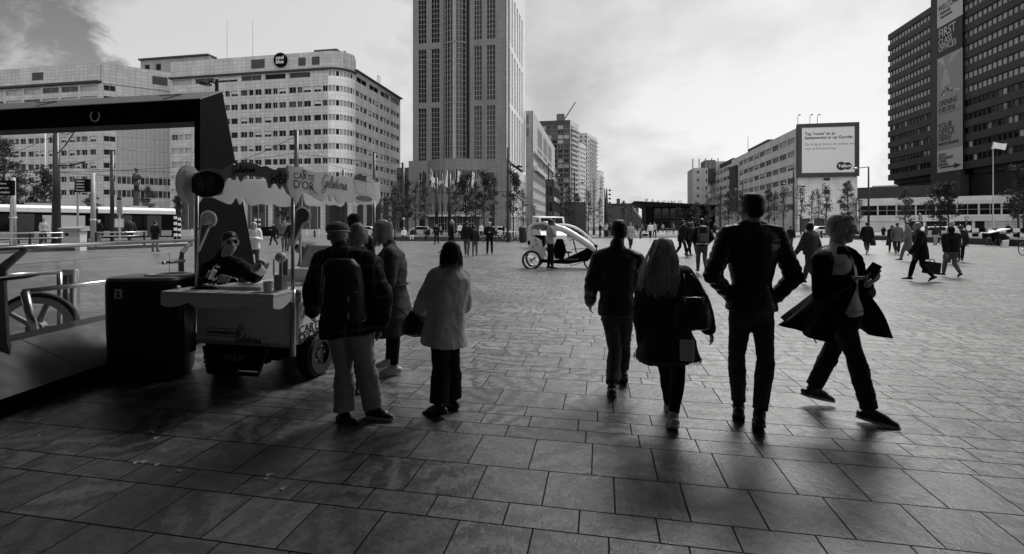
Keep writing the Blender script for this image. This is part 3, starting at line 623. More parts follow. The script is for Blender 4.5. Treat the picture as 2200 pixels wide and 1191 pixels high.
for px, y0 in ((1607, 294),): MB().tube([gx(px, 170, 26), gx(px, 170, zh(y0, 170))], .08, 5).build('mast', 'dark_metal', b.root)
bo = E0-U*1.0; bb = thing('billboard', bo+V*6+Z*14, 'large framed white billboard with dark printed lines, fixed to the end of the white block', 'billboard')
x0, x1 = along(bo, V, 1713.5), along(bo, V, 1846); z0, z1 = zy(bo, V, 0, 380.5), zy(bo, V, 0, 267); w_ = .95
f_ = MB(); fr = FR(bo, V); f_.box(fr, x0, x1, .2, .9, z0, z1); f_.box(fr, x0, x1, -.1, .2, z0, z0+w_); f_.box(fr, x0, x1, -.1, .2, z1-w_, z1); f_.box(fr, x0, x0+w_, -.1, .2, z0+w_, z1-w_); f_.box(fr, x1-w_, x1, -.1, .2, z0+w_, z1-w_)
f_.build('frame', 'spandrel', bb)
sc_ = MB().box(fr, x0+w_, x1-w_, .05, .19, z0+w_, z1-w_).build('poster', 'white_paint', bb)
def bt(s_, px, py, size, mt, bold=.0, al='LEFT', xs=1.):
    x = along(bo, V, px); text(s_, mt, sc_, bo+V*x-U*(-.04)+Z*zy(bo, V, x, py), V, Z, size, depth=.02, bold=bold, align=al, xs=xs)
bt("Typ 'route' en je", 1729, 288.5, 1.02, 'text_black', .02); bt('bestemming in op Google.', 1729, 297, 1.02, 'text_black', .02)
bt('Zo krijg je direct de snelste weg', 1729, 311, .88, 'text_grey'); bt('naar je bestemming.', 1729, 320, .88, 'text_grey')
xb = along(bo, V, 1811); cz = zy(bo, V, xb, 357)
lg = MB().lathe(bo+V*(xb-.35)+Z*(cz)+U*.03, [(1.05, -.01), (1.05, .03)], 30, axis=U).lathe(bo+V*(xb+1.05)+Z*cz+U*.028, [(.9, -.01), (.9, .03)], 30, axis=U, ex=1).build('logo', 'text_black', sc_)
text('Telfort', 'text_white', sc_, bo+V*(xb+.35)+Z*cz+U*.01, V, Z, 1.0, depth=.01, bold=.03)
for px in (1714, 1740, 1756):
    p = gx(px, 120); MB().tube([p+Z*z1, p+Z*(z1+2.0), p-U*1.0+Z*(z1+2.2)], .06, 6).cbox(p-U*1.1+Z*(z1+2.2), .4, .3, .2).build('floodlight', 'dark_metal', bb)
# grey end block left of it
o = gx(1488, 205); La = along(o, V, 1521); q = o+V*La; b = Bld('apartment_building', o+V*3+U*5, 'tall narrow grey block with a glazed roof room, left of the long white office', 'building')
z8 = zy(o, V, 3, 361); b.face(o, V, La, 0, z8, [(3+k*3.4, 4.2+k*3.4) for k in range(7)], [(La*.3, La*.42), (La*.86, La*.97)]); b.w.box(FR(o+U*.42, V), 0, La, 0, 12, 0, z8-.2, 0)
b.w.box(FR(o+U*3, V), La*.9, La*1.6, 0, 9, 20, z8+3.6, 1); b.w.box(FR(o+U*3, V), La*1.6, La*2.5, 0, 9, 20, z8+3.0, 0)
for k in range(8): b.w.box(FR(o+U*3, V), La*(.92+.085*k), La*(.92+.085*k)+.15, -.1, 0, z8, z8+3.4, 0); 
for k in range(5): b.w.tube([o+V*(1+k*2.6)+U*5+Z*z8, o+V*(1+k*2.6)+U*5+Z*(z8+4.6)], .2, 5, 1)
b.finish(['panel_light', 'panel_dark'], rnd_style(('glass_dark',)), seed=14)
# ---- low podium in front of the high slab on the right
o = gx(1843, 116); e = gx(2240, 97); a = (e-o).normalized(); Lm = (e-o).length; b = Bld('building', o+a*20, 'low two-storey building with pale bands, along the foot of the high slab at the right', 'building')
zf, zw1, zw0, zb1 = zy(o, a, 3, 427), zy(o, a, 3, 442), zy(o, a, 3, 464), zy(o, a, 3, 476)
b.face(o, a, Lm, zb1, zf, [(zw0, zw1)], rep(.3, Lm-.3, [(.15, 3.3)], 0), m=0)
b.w.box(FR(o, a), 0, 9, .2, 8, 0, zb1, 0); b.w.box(FR(o, a), 9, 22, 2.5, 8, 0, zb1, 3); b.w.box(FR(o, a), 22, 31, .2, 8, 0, zb1, 1); b.w.box(FR(o, a), 31, Lm, 2.5, 8, 0, zb1, 3)
for x in (12, 16, 20, 34, 38, 42): b.w.box(FR(o, a), x, x+.5, .3, .8, 0, zb1, 0)
b.w.box(FR(o, a), -.0, Lm, .45, 12, zb1, zf-.1, 3); b.w.box(FR(o+U*3, a), -.5, 18, 0, 10, zf, zy(o, a, 3, 401), 3); b.w.box(FR(o+U*3, a), 4, 9, 2, 8, zy(o, a, 3, 401), zy(o, a, 3, 397), 1)
b.finish(['white_wall', 'panel_light', 'roof_dark', 'spandrel'], rnd_style(('glass_dark',), 2, 2, 'frame_light', .09), seed=15)
lo = MB(); c = o+a*27.5-Z.cross(a)*.05+Z*(zf-1.0); lo.lathe(c, [(.55, -.02), (.55, .02)], 20, axis=Z.cross(a), a0=0, a1=math.pi, cap=False); 
MB().prism([(.6*math.cos(t*math.pi/8), .6*math.sin(t*math.pi/8)) for t in range(9)], c-Z.cross(a)*.02, a, Z, -Z.cross(a)*.04).box((c, a, Z.cross(a)), -1.1, 1.1, -.06, 0, -.35, -.15).box((c, a, Z.cross(a)), -.3, 1.1, -.06, 0, -.65, -.5).build('emblem', 'text_black', b.root)
# ---- high slab with the long banner
H0 = gx(1915.5, 148); a = -U; LH = 62.; XH = lambda px: along(H0, a, px); zt = zh(75, 148); b = Bld('office_tower', H0+a*25+V*12, 'high dark slab with protruding bands at the right edge, carrying a long vertical banner', 'tower')
pitch = 3.33; x0b, x1b = XH(2011.5), XH(2076); z = zt; zs = []
while z > 14.5: zs.append(z); z -= pitch
for x0, x1 in ((0, x0b), (x1b, LH)):
    for z in zs: b.w.box(FR(H0, a), x0, x1, -1.0, .4, z-1.75, z, 0)
    fls = [(z-pitch+.1, z-2.0) for z in zs[:-1]]
    b.w.box(FR(H0, a), x0, x1, .62, 1.2, 14, zt-.3, 1)
    for z in zs[:-1]:
        k = 0
        for c in rep(.3, x1-x0-.3, [(.12, 1.3)], 0): b.rec.append((H0, a, x0+c[0], x0+c[1], z-pitch+.02, z-1.77, None, -.7))
b.w.box(FR(H0, a), x0b+.01, x1b-.01, -1.3, .6, 8, zt+6, 1); b.w.box(FR(H0+V*.65, a), 0, LH, .6, 20, 6, zt-.5, 2); b.w.box(FR(H0, a), x1b, x1b+1.6, -.2, .3, 14, zt-.4, 3)
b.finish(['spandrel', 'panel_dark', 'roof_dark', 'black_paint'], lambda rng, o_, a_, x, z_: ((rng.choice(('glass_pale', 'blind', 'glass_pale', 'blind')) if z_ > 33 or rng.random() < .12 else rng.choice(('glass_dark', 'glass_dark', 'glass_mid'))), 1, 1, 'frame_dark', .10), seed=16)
HB = b.root
bn = H0-V*1.45; x0, x1 = along(bn, a, 2013.5), along(bn, a, 2067.5); zq = lambda py: zy(bn, a, x0, py); mat('banner_light', .62, .6, .05); mat('banner_grey', .34, .6, .05); mat('banner_dark', .02, .6, .05)
bz = thing('banner', bn+a*x0+Z*zq(372), 'long vertical printed banner hanging down the high dark slab', 'banner'); nb_ = FR(bn, a)
for nm, y1, y0, mt in (('banner_panel', 62.5, -30, 'banner_light'), ('banner_panel', 128, 62.5, 'banner_dark'), ('banner_panel', 213, 128, 'banner_grey'), ('banner_panel', 326, 213, 'banner_grey'), ('banner_panel', 372, 326, 'banner_light')):
    p_ = MB().box(nb_, x0, x1, 0, .1, zq(y1), zq(y0)-.004).build(nm, mt, bz)
def btx(s_, py, size, mt, xo=.5, xs=1., bold=.02, al='LEFT'):
    text(s_, mt, bz, bn+a*(x0+xo)-V*.03+Z*zq(py), a, Z, size, depth=.02, bold=bold, align=al, xs=xs*.82)
WB = x1-x0
for s_, py, sz, mt, xs in (('WELCOME', 24, 2.1, 'text_black', .85), ('• Nationale', 35, 1.3, 'text_black', .9), ('   Nederlanden', 44, 1.1, 'text_black', .9), ('FIRST', 78, 3.2, 'banner_light', 1.0), ('CLASS', 96, 2.2, 'banner_light', 1.0), ('OFFICES', 110, 2.2, 'banner_light', .98), ('OPENING', 227, 2.0, 'text_black', .95), ('01/01/2016', 241, 1.9, 'text_black', .85), ('YOUR', 275, 2.2, 'text_black', 1.), ('OFFICE', 288, 2.2, 'text_black', 1.), ('HERE?', 301, 2.2, 'text_black', 1.), ('FIRSTROTTERDAM.NL', 313, .95, 'text_black', .95), ('OFFICE', 336, 1.05, 'text_black', 1.), ('RESTAURANT', 343, 1.05, 'text_black', 1.), ('COFFEE', 350, 1.05, 'text_black', 1.), ('PARKING', 357, 1.05, 'text_black', 1.)):
    btx(s_, py, sz, mt, xs=xs)
pm = MB(); fr = nb_                                                  # the picture: a pale stair hall in perspective, plain shapes
for k in range(7): w = WB*(.10+.05*k); pm.box(fr, x0+WB*.35-w*.5, x0+WB*.35+w*.5, -.02, 0, zq(160+k*5), zq(157.5+k*5), 0)
for k in range(6): pm.prism([(x0+WB*.35, zq(152)), (x0+WB*(.0+.04*k), zq(130)+.0), (x0+WB*(.03+.04*k), zq(130))], bn-V*.02, a, Z, V*.015, 0); pm.prism([(x0+WB*.4, zq(152)), (x0+WB*(.6+.07*k), zq(130)), (x0+WB*(.64+.07*k), zq(130))], bn-V*.02, a, Z, V*.015, 0)
for k in range(12): rr = random.Random(k); x = x0+WB*rr.uniform(.05, .85); y = rr.uniform(192, 208); pm.box(fr, x, x+.7, -.02, 0, zq(y+4), zq(y), k % 2)
pm.build('stair_picture', ['banner_light', 'spandrel'], bz)
ar = MB().prism([(x0+1.0, zq(361)), (x0+6.2, zq(361)), (x0+6.2, zq(357)), (x0+8.7, zq(362.5)), (x0+6.2, zq(368)), (x0+6.2, zq(364)), (x0+1.0, zq(364))], bn-V*.02, a, Z, V*.015).build('arrow', 'text_black', bz)
MB().box(nb_, x0+.5, x0+8.4, -.02, 0, zq(250), zq(249)).build('underline', 'text_black', bz)
# ---- station roof over the camera: it shades the foreground (front edge above the frame)
stn = thing('station_roof', Vector((0, -6, 0)), 'wide dark station roof over the near pavement, outside the frame', 'roof')
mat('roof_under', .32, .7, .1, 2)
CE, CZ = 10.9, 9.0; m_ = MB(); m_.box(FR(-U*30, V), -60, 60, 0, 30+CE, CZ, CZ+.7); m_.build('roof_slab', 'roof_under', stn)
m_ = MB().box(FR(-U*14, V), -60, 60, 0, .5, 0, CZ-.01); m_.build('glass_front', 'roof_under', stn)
m_ = MB()
for x in (-30, -18, 18, 30): m_.tube([U*-3+V*x, U*-3+V*x+Z*(CZ-.01)], .35, 14)
m_.build('column', 'dark_concrete', stn)
# ================================================================ trees
mat('bark', .035, .9, .3, 12, bump=.4); 
def leafmat(name, g):
    m = mat(name, g, .6, .45, 6., spec=.3); b = m.node_tree.nodes['Principled BSDF']; b.inputs['Subsurface Weight'].default_value = 0
    return m
leafmat('leaves_dark', .030); leafmat('leaves_mid', .06); translucent('leaves_dark', .3); translucent('leaves_mid', .35)
TP = []
def tree_proto(seed, H=8., spread=1.5, lv=950, clear=2.2, mt='leaves_dark'):
    rg = random.Random(seed); tr = MB(); lf = MB(); pts = [Vector((0, 0, 0))]
    for i in range(1, 9): pts.append(Vector((rg.uniform(-.08, .08)*i*.3, rg.uniform(-.08, .08)*i*.3, H*.97*i/8)))
    tr.tube(pts, [.10*(1-i/8.6)+.012 for i in range(9)], 7); tips = []
    for k in range(26):
        z = clear+(H*.93-clear)*(k/26)**.9; i = min(7, int(z/H*8)); p = pts[i].lerp(pts[i+1], .5); p = Vector((p.x, p.y, z)); a = rg.uniform(0, 6.28); q = (z-clear)/(H-clear)
        L = spread*(1.0-q*.75)*rg.uniform(.55, 1.15)*(.6+1.2*min(q*3, .4)); d = Vector((math.cos(a), math.sin(a), rg.uniform(.5, 1.1))).normalized(); e = p+d*L; mid = p+d*L*.5+Z*.06*L
        tr.tube([p, mid, e], [.032, .02, .008], 4); tips += [(e, .36), (mid.lerp(e, .4), .34)]
        for j in range(2): b = rg.uniform(0, 6.28); e2 = mid+Vector((math.cos(b), math.sin(b), .6))*L*.4; tr.tube([mid, e2], [.014, .005], 3); tips.append((e2, .3))
    tips.append((pts[-1], .3)); tips.append((pts[-1]-Z*.5, .34))
    dens = [rg.choice((.15, .5, 1, 1.6, 2.4)) for _ in tips]; tot = sum(dens)
    for (c, r_), dn in zip(tips, dens):
        for _ in range(int(1.3*lv*dn/tot)):
            p = c+Vector((rg.gauss(0, 1), rg.gauss(0, 1), rg.gauss(0, .9)))*r_*.55; s_ = rg.uniform(.06, .14); n = Vector((rg.gauss(0, 1), rg.gauss(0, 1), rg.gauss(0, 1))).normalized(); x = n.orthogonal().normalized(); y = n.cross(x)
            lf.add([p-x*s_, p-y*s_*.6, p+x*s_, p+y*s_*.6], [(0, 1, 2, 3)])
    a = tr.build('trunk', 'bark', None, uv=False); b = lf.build('crown', mt, None, uv=False); r = a.data, b.data
    bpy.data.objects.remove(a); bpy.data.objects.remove(b); return r
TP = [tree_proto(11), tree_proto(12, spread=1.9, lv=1500), tree_proto(13, spread=1.2, lv=700), tree_proto(14, spread=1.6, lv=1200, mt='leaves_mid'), tree_proto(15, spread=1.4, lv=520, mt='leaves_mid'), tree_proto(16, spread=2.3, lv=2600, clear=1.8)]
def tree(px, ytop, Y, k, label, group='young trees around the square', wide=1.):
    H = zh(ytop, Y); p = gx(px, Y); t = thing('tree', p, label, 'tree', group); s = H/8.
    for nm, me in zip(('trunk', 'crown'), TP[k]):
        o = bpy.data.objects.new(nm, me); COL.objects.link(o); o.parent = t; o.scale = (s*wide, s*wide, s); o.rotation_euler = (0, 0, px*.7)
    return t
for px, yt, Y, k, w, lb in ((1000, 368, 58, 1, 1.05, 'dense dark tree before the hotel, left one of the two tallest there'), (1040, 363, 60, 1, 1.0, 'dense dark tree before the hotel, right one of the two tallest there'), (1022, 388, 64, 3, 1., 'lower tree between the two tallest before the hotel'), (1062, 372, 66, 0, .8, 'slim tree left of the tall lamp at the hotel corner'), (1103, 362, 56, 1, .85, 'tree with tufted branches right of the tall lamp at the hotel corner'), (1123, 405, 68, 4, 1., 'thin tree against the bright side of the tower'),
  (893, 388, 62, 4, 1.1, 'sparse tree at the left corner of the hotel base'), (911, 395, 66, 3, 1., 'sparse tree before the left windows of the hotel base'), (868, 372, 56, 5, .8, 'leafy tree in the gap left of the tower'), (848, 396, 52, 3, 1.1, 'leafy tree before the end of the rounded office'), (979, 405, 70, 3, 1., 'small tree before the hotel name'), (828, 420, 60, 3, 1.1, 'small tree before the side of the rounded office'),
  (10, 292, 52, 3, 1.2, 'tall tree at the left edge behind the tram'), (32, 378, 62, 5, .9, 'round leafy tree behind the tram, left of the thick mast'), (97, 362, 60, 5, .9, 'round leafy tree behind the tram, right of the thick mast'), (76, 402, 66, 3, 1.2, 'low tree behind the tram beside the thick mast'), (196, 415, 66, 3, 1.4, 'low tree behind the tram at the grey pole'), (318, 398, 64, 3, 1.2, 'tree right of the bronze statue'), (382, 420, 60, 5, .8, 'tree behind the front end of the tram'), (608, 408, 74, 5, .8, 'round tree seen under the drips of the cart sign'),
  (1147, 438, 72, 4, 1., 'small tree at the foot of the louvred block'), (1203, 418, 70, 4, 1., 'thin tree before the black glass block'), (1222, 398, 66, 2, .9, 'slim tufted tree before the dark kiosk'), (1240, 412, 74, 3, .9, 'tree behind the dark kiosk'), (1264, 404, 70, 4, 1., 'tree right of the dark kiosk'), (1288, 424, 84, 4, 1., 'small tree behind the lamp with many spotlights'), (1340, 430, 130, 3, 1., 'far tree over the low brick houses'), (1356, 436, 140, 4, 1.2, 'far small tree left of the pavilion'),
  (1496, 432, 82, 3, 1.2, 'tree before the right half of the pavilion'), (1456, 446, 90, 5, 1., 'spreading low tree before the pavilion'), (1523, 420, 78, 4, 1.1, 'tree before the far end of the white office'), (1546, 412, 82, 4, 1.1, 'second tree before the far end of the white office'), (1565, 408, 84, 3, 1., 'tree below the dark stair strip of the white office'), (1586, 404, 84, 4, 1., 'tree just left of the head of the leather jacket'), (1652, 402, 80, 3, 1., 'tree just right of the head of the leather jacket'), (1664, 410, 84, 4, 1., 'thin tree left of the double lamp'), (1684, 398, 82, 4, 1., 'tree left of the double lamp, nearest to it'), (1721, 396, 78, 4, 1.05, 'tree right of the double lamp'), (1745, 408, 80, 4, .9, 'tree before the pale end wall, second from the double lamp'), (1758, 404, 84, 4, .9, 'tree before the pale end wall, third from the double lamp'), (1775, 392, 82, 4, 1., 'tree below the small windows of the pale end wall'), (1822, 385, 70, 3, 1.0, 'tallest tree at the right corner of the pale end wall'), (1846, 425, 76, 4, 1., 'small tree left of the lamp with the long arm'),
  (1945, 402, 64, 3, 1.1, 'leafy tree before the dark end of the podium building'), (2020, 392, 56, 1, 1.2, 'tree below the long banner, left of a pair'), (2038, 388, 54, 5, .9, 'tree below the long banner, right of a pair'), (2188, 352, 48, 1, 1.0, 'tree at the right edge of the picture'), (2199, 372, 52, 5, .8, 'broad tree cut by the right edge of the picture')):
    tree(px, yt, Y, k, lb, wide=w)
# ================================================================ walls, kerbs, platform
def wallrun(name, pts, h, w, label, mt='dark_concrete', capm='concrete'):
    t = thing(name, pts[0], label, 'wall')
    for nm, z0, z1, ww, m_ in (('wall_face', 0, h-.06, w, mt), ('coping', h-.06, h, w+.06, capm)):
        mb = MB()
        for a, b in zip(pts, pts[1:]): d = (b-a).normalized(); mb.box((a, d, Z.cross(d)), 0, (b-a).length, 0, ww, z0, z1)
        mb.build(nm, m_, t)
    return t
wallrun('planter_wall', [gx(852, 48.5), gx(1098, 46.5)], .48, .5, 'long low dark seat wall before the hotel trees, people sitting on it')
wallrun('planter_wall', [gx(1100, 47), gx(1140, 50)], .42, .4, 'short low wall beside the black bin near the tower')
wallrun('planter_wall', [gx(1836, 52.5), gx(1912, 50), gx(1922, 46)], .48, .5, 'low dark planter wall right of the raincoat man, before the podium')
wallrun('planter_wall', [gx(1980, 44.5), gx(2110, 39), gx(2260, 33.5)], .55, .5, 'low dark planter wall at the right edge, with people sitting on it')
for nm, pts, z in (('grass', [gx(852, 49), gx(1098, 47), gx(1098, 64), gx(840, 64)], .34), ('lawn', [gx(1836, 53), gx(1912, 50.5), gx(1980, 45), gx(2260, 34), gx(2260, 58), gx(1830, 62)], .34)):
    tag(MB().add([p+Z*z for p in pts], [tuple(range(len(pts)))]).build(nm, 'grass_mat'), kind='structure')
for nm, x0, Y0, x1, Y1 in (('kerb', 1205, 56, 1400, 60), ('kerb', 1520, 62, 1830, 62), ('kerb', 1400, 60, 1520, 62)):
    a, b = gx(x0, Y0), gx(x1, Y1); d = (b-a).normalized(); tag(MB().box((a, d, Z.cross(d)), 0, (b-a).length, 0, .3, 0, .14).build(nm, 'concrete'), kind='structure')
pf = [gx(-260, 22), gx(60, 28.5), gx(408, 37), gx(408, 41), gx(-360, 36)]
tag(MB().prism([(p.x, p.y) for p in pf], Vector((0, 0, .0)), Vector((1, 0, 0)), Vector((0, 1, 0)), Z*.16).build('tram_platform', 'concrete'), kind='structure')
m_ = MB()
for a, b in zip(pf[:3], pf[1:3]): d = (b-a).normalized(); m_.box((a-Z.cross(d)*.35, d, Z.cross(d)), 0, (b-a).length, 0, .34, 0, .20)
tag(m_.build('platform_kerb', 'dark_concrete'), kind='structure')
# ================================================================ lamps, masts, signs
def lamp(px, ytop, Y, label, arms=((1, .32),), r=.14, group='tall street lamps', twin=False):
    p = gx(px, Y); H = zh(ytop, Y); t = thing('street_lamp', p, label, 'street lamp', group); MB().tube([p, p+Z*H*.5, p+Z*H], [r, r*.8, r*.55], 10).lathe(p, [(r*1.6, 0), (r*1.6, .9), (r, 1.0)], 12).build('pole', 'black_metal', t, smooth='auto')
    for sx_, fr_ in arms:
        q = p+Z*H*(1-fr_*.35); e = q+V*sx_*1.0+Z*.75; a = MB().tube([q, q+V*sx_*.5+Z*.62, e], .035, 7).build('arm', 'black_metal', t, smooth=True); MB().lathe(e+V*sx_*.15-Z*.08, [(.0, .16), (.16, .12), (.27, 0), (.24, -.07), (0, -.09)], 16).build('lamp_head', 'black_metal', a, smooth=True)
    return t
for px, yt, Y, ar, lb in ((1091, 317, 45, ((1, .8),), 'tallest street lamp, its head curving right before the tower side'), (1178, 352, 56, ((1, .7),), 'street lamp before the louvred grey block'), (1234, 370, 66, ((1, .7),), 'street lamp before the glass tower, over the dark kiosk'), (1276, 386, 78, ((1, .7),), 'street lamp before the white apartment towers'), (1299, 406, 90, (), 'slim bare mast at the end of the row of lamps'), (1705, 367, 62, ((-1, .8), (1, .9)), 'double headed street lamp before the white office end'), (1596, 388, 80, ((-1, .7),), 'street lamp just left of the head of the leather jacket'), (1548, 400, 92, ((1, .3),), 'street lamp before the far part of the white office')):
    lamp(px, yt, Y, lb, ar)
p = gx(1866, 56); H = zh(359, 56); t = thing('street_lamp', p, 'street lamp with a long straight arm reaching left to the billboard', 'street lamp', 'tall street lamps'); MB().tube([p, p+Z*H], [.13, .08], 10).build('pole', 'black_metal', t, smooth=True); a = MB().tube([p+Z*H, p+Z*(H-.12)-V*1.2], .05, 6).build('arm', 'black_metal', t); MB().lathe(p+Z*(H-.15)-V*1.35, [(0, .12), (.3, .04), (.3, -.04), (0, -.14)], 14).build('lamp_head', 'steel', a, smooth=True)
p = gx(1303, 62); H = zh(405, 62); t = thing('street_lamp', p, 'dark mast carrying a column of small spotlights', 'street lamp'); MB().tube([p, p+Z*H*.55, p+Z*H], [.32, .28, .06], 10).build('pole', 'black_metal', t, smooth=True)
for k in range(5): z = H*(.62+.085*k); MB().tube([p+Z*z, p+V*.3+Z*z], .03, 5).sphere(p+V*.42+Z*z, .15, 10).build('spotlight', 'black_metal', t, smooth=True)
p = at(466, 205, 16.5); p.z = 0; H = zh(171, 16.5); t = thing('street_lamp', p, 'black lamp with a flat drooping head showing above the corner of the portal', 'street lamp'); MB().tube([p, p+Z*H], .06, 8).build('pole', 'black_metal', t); a = MB().tube(catmull([p+Z*(H-.18), p+Z*(H-.05)-V*.2, p+Z*(H-.10)-V*.33]), .035, 6).build('arm', 'black_metal', t, smooth=True); MB().lathe(p+Z*(H-.12)-V*.46, [(0, .03), (.2, .015), (.2, -.03), (0, -.04)], 16, ex=1.0).build('lamp_head', 'black_metal', a, smooth=True)
def mast(px, y0, y1, Y, r0, r1, label, mt='black_metal', name='mast', bands=()):
    p = gx(px, Y); z0 = max(0, zh(y1, Y)) if y1 else 0; t = thing(name, p, label, 'mast'); MB().tube([p, p+Z*zh(y0, Y)], [r0, r1], 14).build('pole', mt, t, smooth=True)
    for zb_ in bands: MB().lathe(p+Z*zb_, [(r0*1.08, 0), (r0*1.08, .1)], 14).build('band', 'white_paint', t, smooth='auto')
    return t
mast(121, 268, 0, 37, .30, .17, 'thick black tram wire mast, left of the information kiosk'); mast(241, 325, 0, 44, .16, .15, 'dark tram mast behind the bus stop sign')
mast(637, 280, 0, 50, .24, .22, 'black tram mast rising behind the front of the cart sign'); mast(97, 262, 0, 62, .10, .07, 'slim pale flagpole behind the thick black mast', 'light_grey')
mast(28, 382, 0, 34, .19, .14, 'grey post at the far left of the tram stop', 'grey_paint', bands=(2.1,)); mast(200, 372, 0, 34, .17, .12, 'grey post between the kiosk and the rails', 'grey_paint', bands=(1.95,))
for px, y0, Y, lb in ((938, 382, 58, 'dark flag mast before the left half of the hotel front'), (950, 372, 60, 'thin dark mast between the two flag masts of the hotel'), (966, 374, 57, 'dark flag mast before the middle of the hotel front'), (866, 350, 55, 'dark wire mast in the gap left of the tower'), (738, 365, 66, 'dark wire mast behind the right part of the cart sign'), (804, 330, 64, 'dark wire mast before the side of the rounded office')):
    mast(px, y0, 0, Y, .22 if 'thin' not in lb else .08, .16 if 'thin' not in lb else .07, lb)
def board(px0, px1, y0, y1, Y, label, lines, mt='black_paint', pole=None, name='direction_sign', cat='sign'):
    c = at((px0+px1)/2, y1, Y); t = thing(name, gx((px0+px1)/2, Y), label, cat); w = (px1-px0)/F*Y; b_ = MB().box((gx(px0, Y), Vector((1, 0, 0)), Vector((0, 1, 0))), 0, w, 0, .12, zh(y1, Y), zh(y0, Y)).build('sign_board', mt, t)
    for i, s_ in enumerate(lines): text(s_, 'text_white', b_, gx(px0, Y)+Vector((w*.1, -.01, zh(y0+(i+.7)*(y1-y0)/(len(lines)+.4), Y))), Vector((1, 0, 0)), Z, w*.17, align='LEFT')
    if pole: MB().tube([gx(pole, Y+.1), gx(pole, Y+.1)+Z*zh(y0-3, Y)], .06, 8).build('pole', 'grey_paint', t)
    return t
board(160, 192, 385, 413, 33, 'black direction board with white lines on a post by the kiosk', ['Hofplein', 'Lijnbaan', 'Stadhuis', 'Museum'], pole=167)
board(-8, 29, 388, 420, 33, 'black direction board cut by the left edge of the picture', ['Weena', 'Centrum', 'Kruisplein'], pole=24)
# tram wires and brackets
t = thing('overhead_wires', gx(121, 37)+Z*6, 'thin tram wires strung between the masts on the left', 'wires'); wi = 0
for a, b, r_ in (((-10, 375, 36), (121, 352, 37), .03), ((121, 352, 37), (241, 335, 44), .03), ((121, 290, 37), (-10, 340, 40), .025), ((121, 290, 37), (430, 345, 50), .02), ((0, 350, 37), (420, 372, 44), .02), ((0, 362, 37), (420, 384, 46), .02), ((0, 372, 37), (378, 360, 44), .02), ((121, 356, 37), (182, 348, 37), .06), ((121, 333, 37), (159, 285, 36.5), .05), ((130, 287, 37), (159, 283, 36.5), .03), ((637, 292, 50), (520, 345, 52), .03), ((637, 292, 50), (700, 340, 52), .03), ((430, 350, 50), (637, 330, 50), .02), ((637, 330, 50), (866, 352, 55), .02), ((866, 410, 55), (1091, 412, 45), .03), ((700, 352, 60), (938, 410, 58), .02), ((866, 352, 55), (804, 345, 64), .02)):
    MB().tube([at(*a), (at(*a)+at(*b))*.5-Z*.15, at(*b)], r_, 4, cap=False).build('wire', 'black_metal', t)
# tram stop rails
def rail(pts, label, hs=(1.0, .68), posts=True, group='tram stop railings', r=.035):
    t = thing('railing', pts[0], label, 'railing', group)
    for h in hs: MB().tube([p+Z*h for p in pts], r, 8).build('rail', 'steel', t, smooth=True)
    for p in pts:
        MB().cbox(p+Z*(max(hs)*.5), .09, .09, max(hs)).build('post', 'black_metal', t)
    return t
rail([gx(-60, 27.5), gx(64, 29.6), gx(188, 31.5)], 'steel railing along the tram stop, left of the grey post', (1.12, .80))
rail([gx(206, 32), gx(310, 34)], 'steel railing along the tram stop, right of the grey post', (1.12, .86))
rail([gx(40, 36), gx(86, 36)], 'short steel rail at the back of the tram stop', (1.05,))
# kiosk
c = gx(161, 30.5); t = thing('kiosk', c, 'pale information kiosk with a sloping lid at the tram stop', 'kiosk'); MB().cbox(c+Z*.62, 1.08, .5, 1.24).build('cabinet', 'light_grey', t); MB().hexa([c+Vector(q) for q in ((-.62, -.35, 1.25), (.66, -.35, 1.25), (.66, .35, 1.25), (-.62, .35, 1.25), (-.78, -.4, 1.40), (.70, -.4, 1.42), (.62, .35, 1.55), (-.70, .35, 1.52))]).build('lid', 'grey_paint', t)
pn = MB().cbox(c+Vector((0, -.256, 1.02)), .9, .012, .22).build('sign_panel', 'grey_paint', t); MB().cbox(c+Vector((-.28, -.27, 1.02)), .22, .012, .16).build('arrow_sign', 'black_paint', pn); text('Kaartjes', 'text_white', pn, c+Vector((.14, -.27, 1.02)), Vector((1, 0, 0)), Z, .16)
# stop sign with timetable
c = gx(257, 33); t = thing('stop_sign', c, 'tram stop sign with a hanging timetable board and small signal on top', 'sign'); MB().tube([c, c+Z*zh(455, 33)], .045, 8).build('pole', 'light_grey', t); MB().box((c, Vector((1, 0, 0)), Vector((0, 1, 0))), -.19, .19, -.04, .04, zh(462, 33), zh(432, 33)).build('sign_board', 'grey_paint', t, bevel=.02); MB().box((c, Vector((1, 0, 0)), Vector((0, 1, 0))), -.12, .06, -.08, .08, zh(431, 33), zh(424, 33)).build('signal', 'black_metal', t)
tb = MB().box((c, Vector((1, 0, 0)), Vector((0, 1, 0))), -.30, .30, -.07, -.04, zh(489, 33), zh(470, 33)).build('timetable', 'light_grey', t)
for sg in (-1, 1): MB().box((c, Vector((1, 0, 0)), Vector((0, 1, 0))), .14*sg-.11, .14*sg+.11, -.075, -.071, zh(487.5, 33), zh(472, 33)).build('timetable_sheet', 'white_paint', tb)
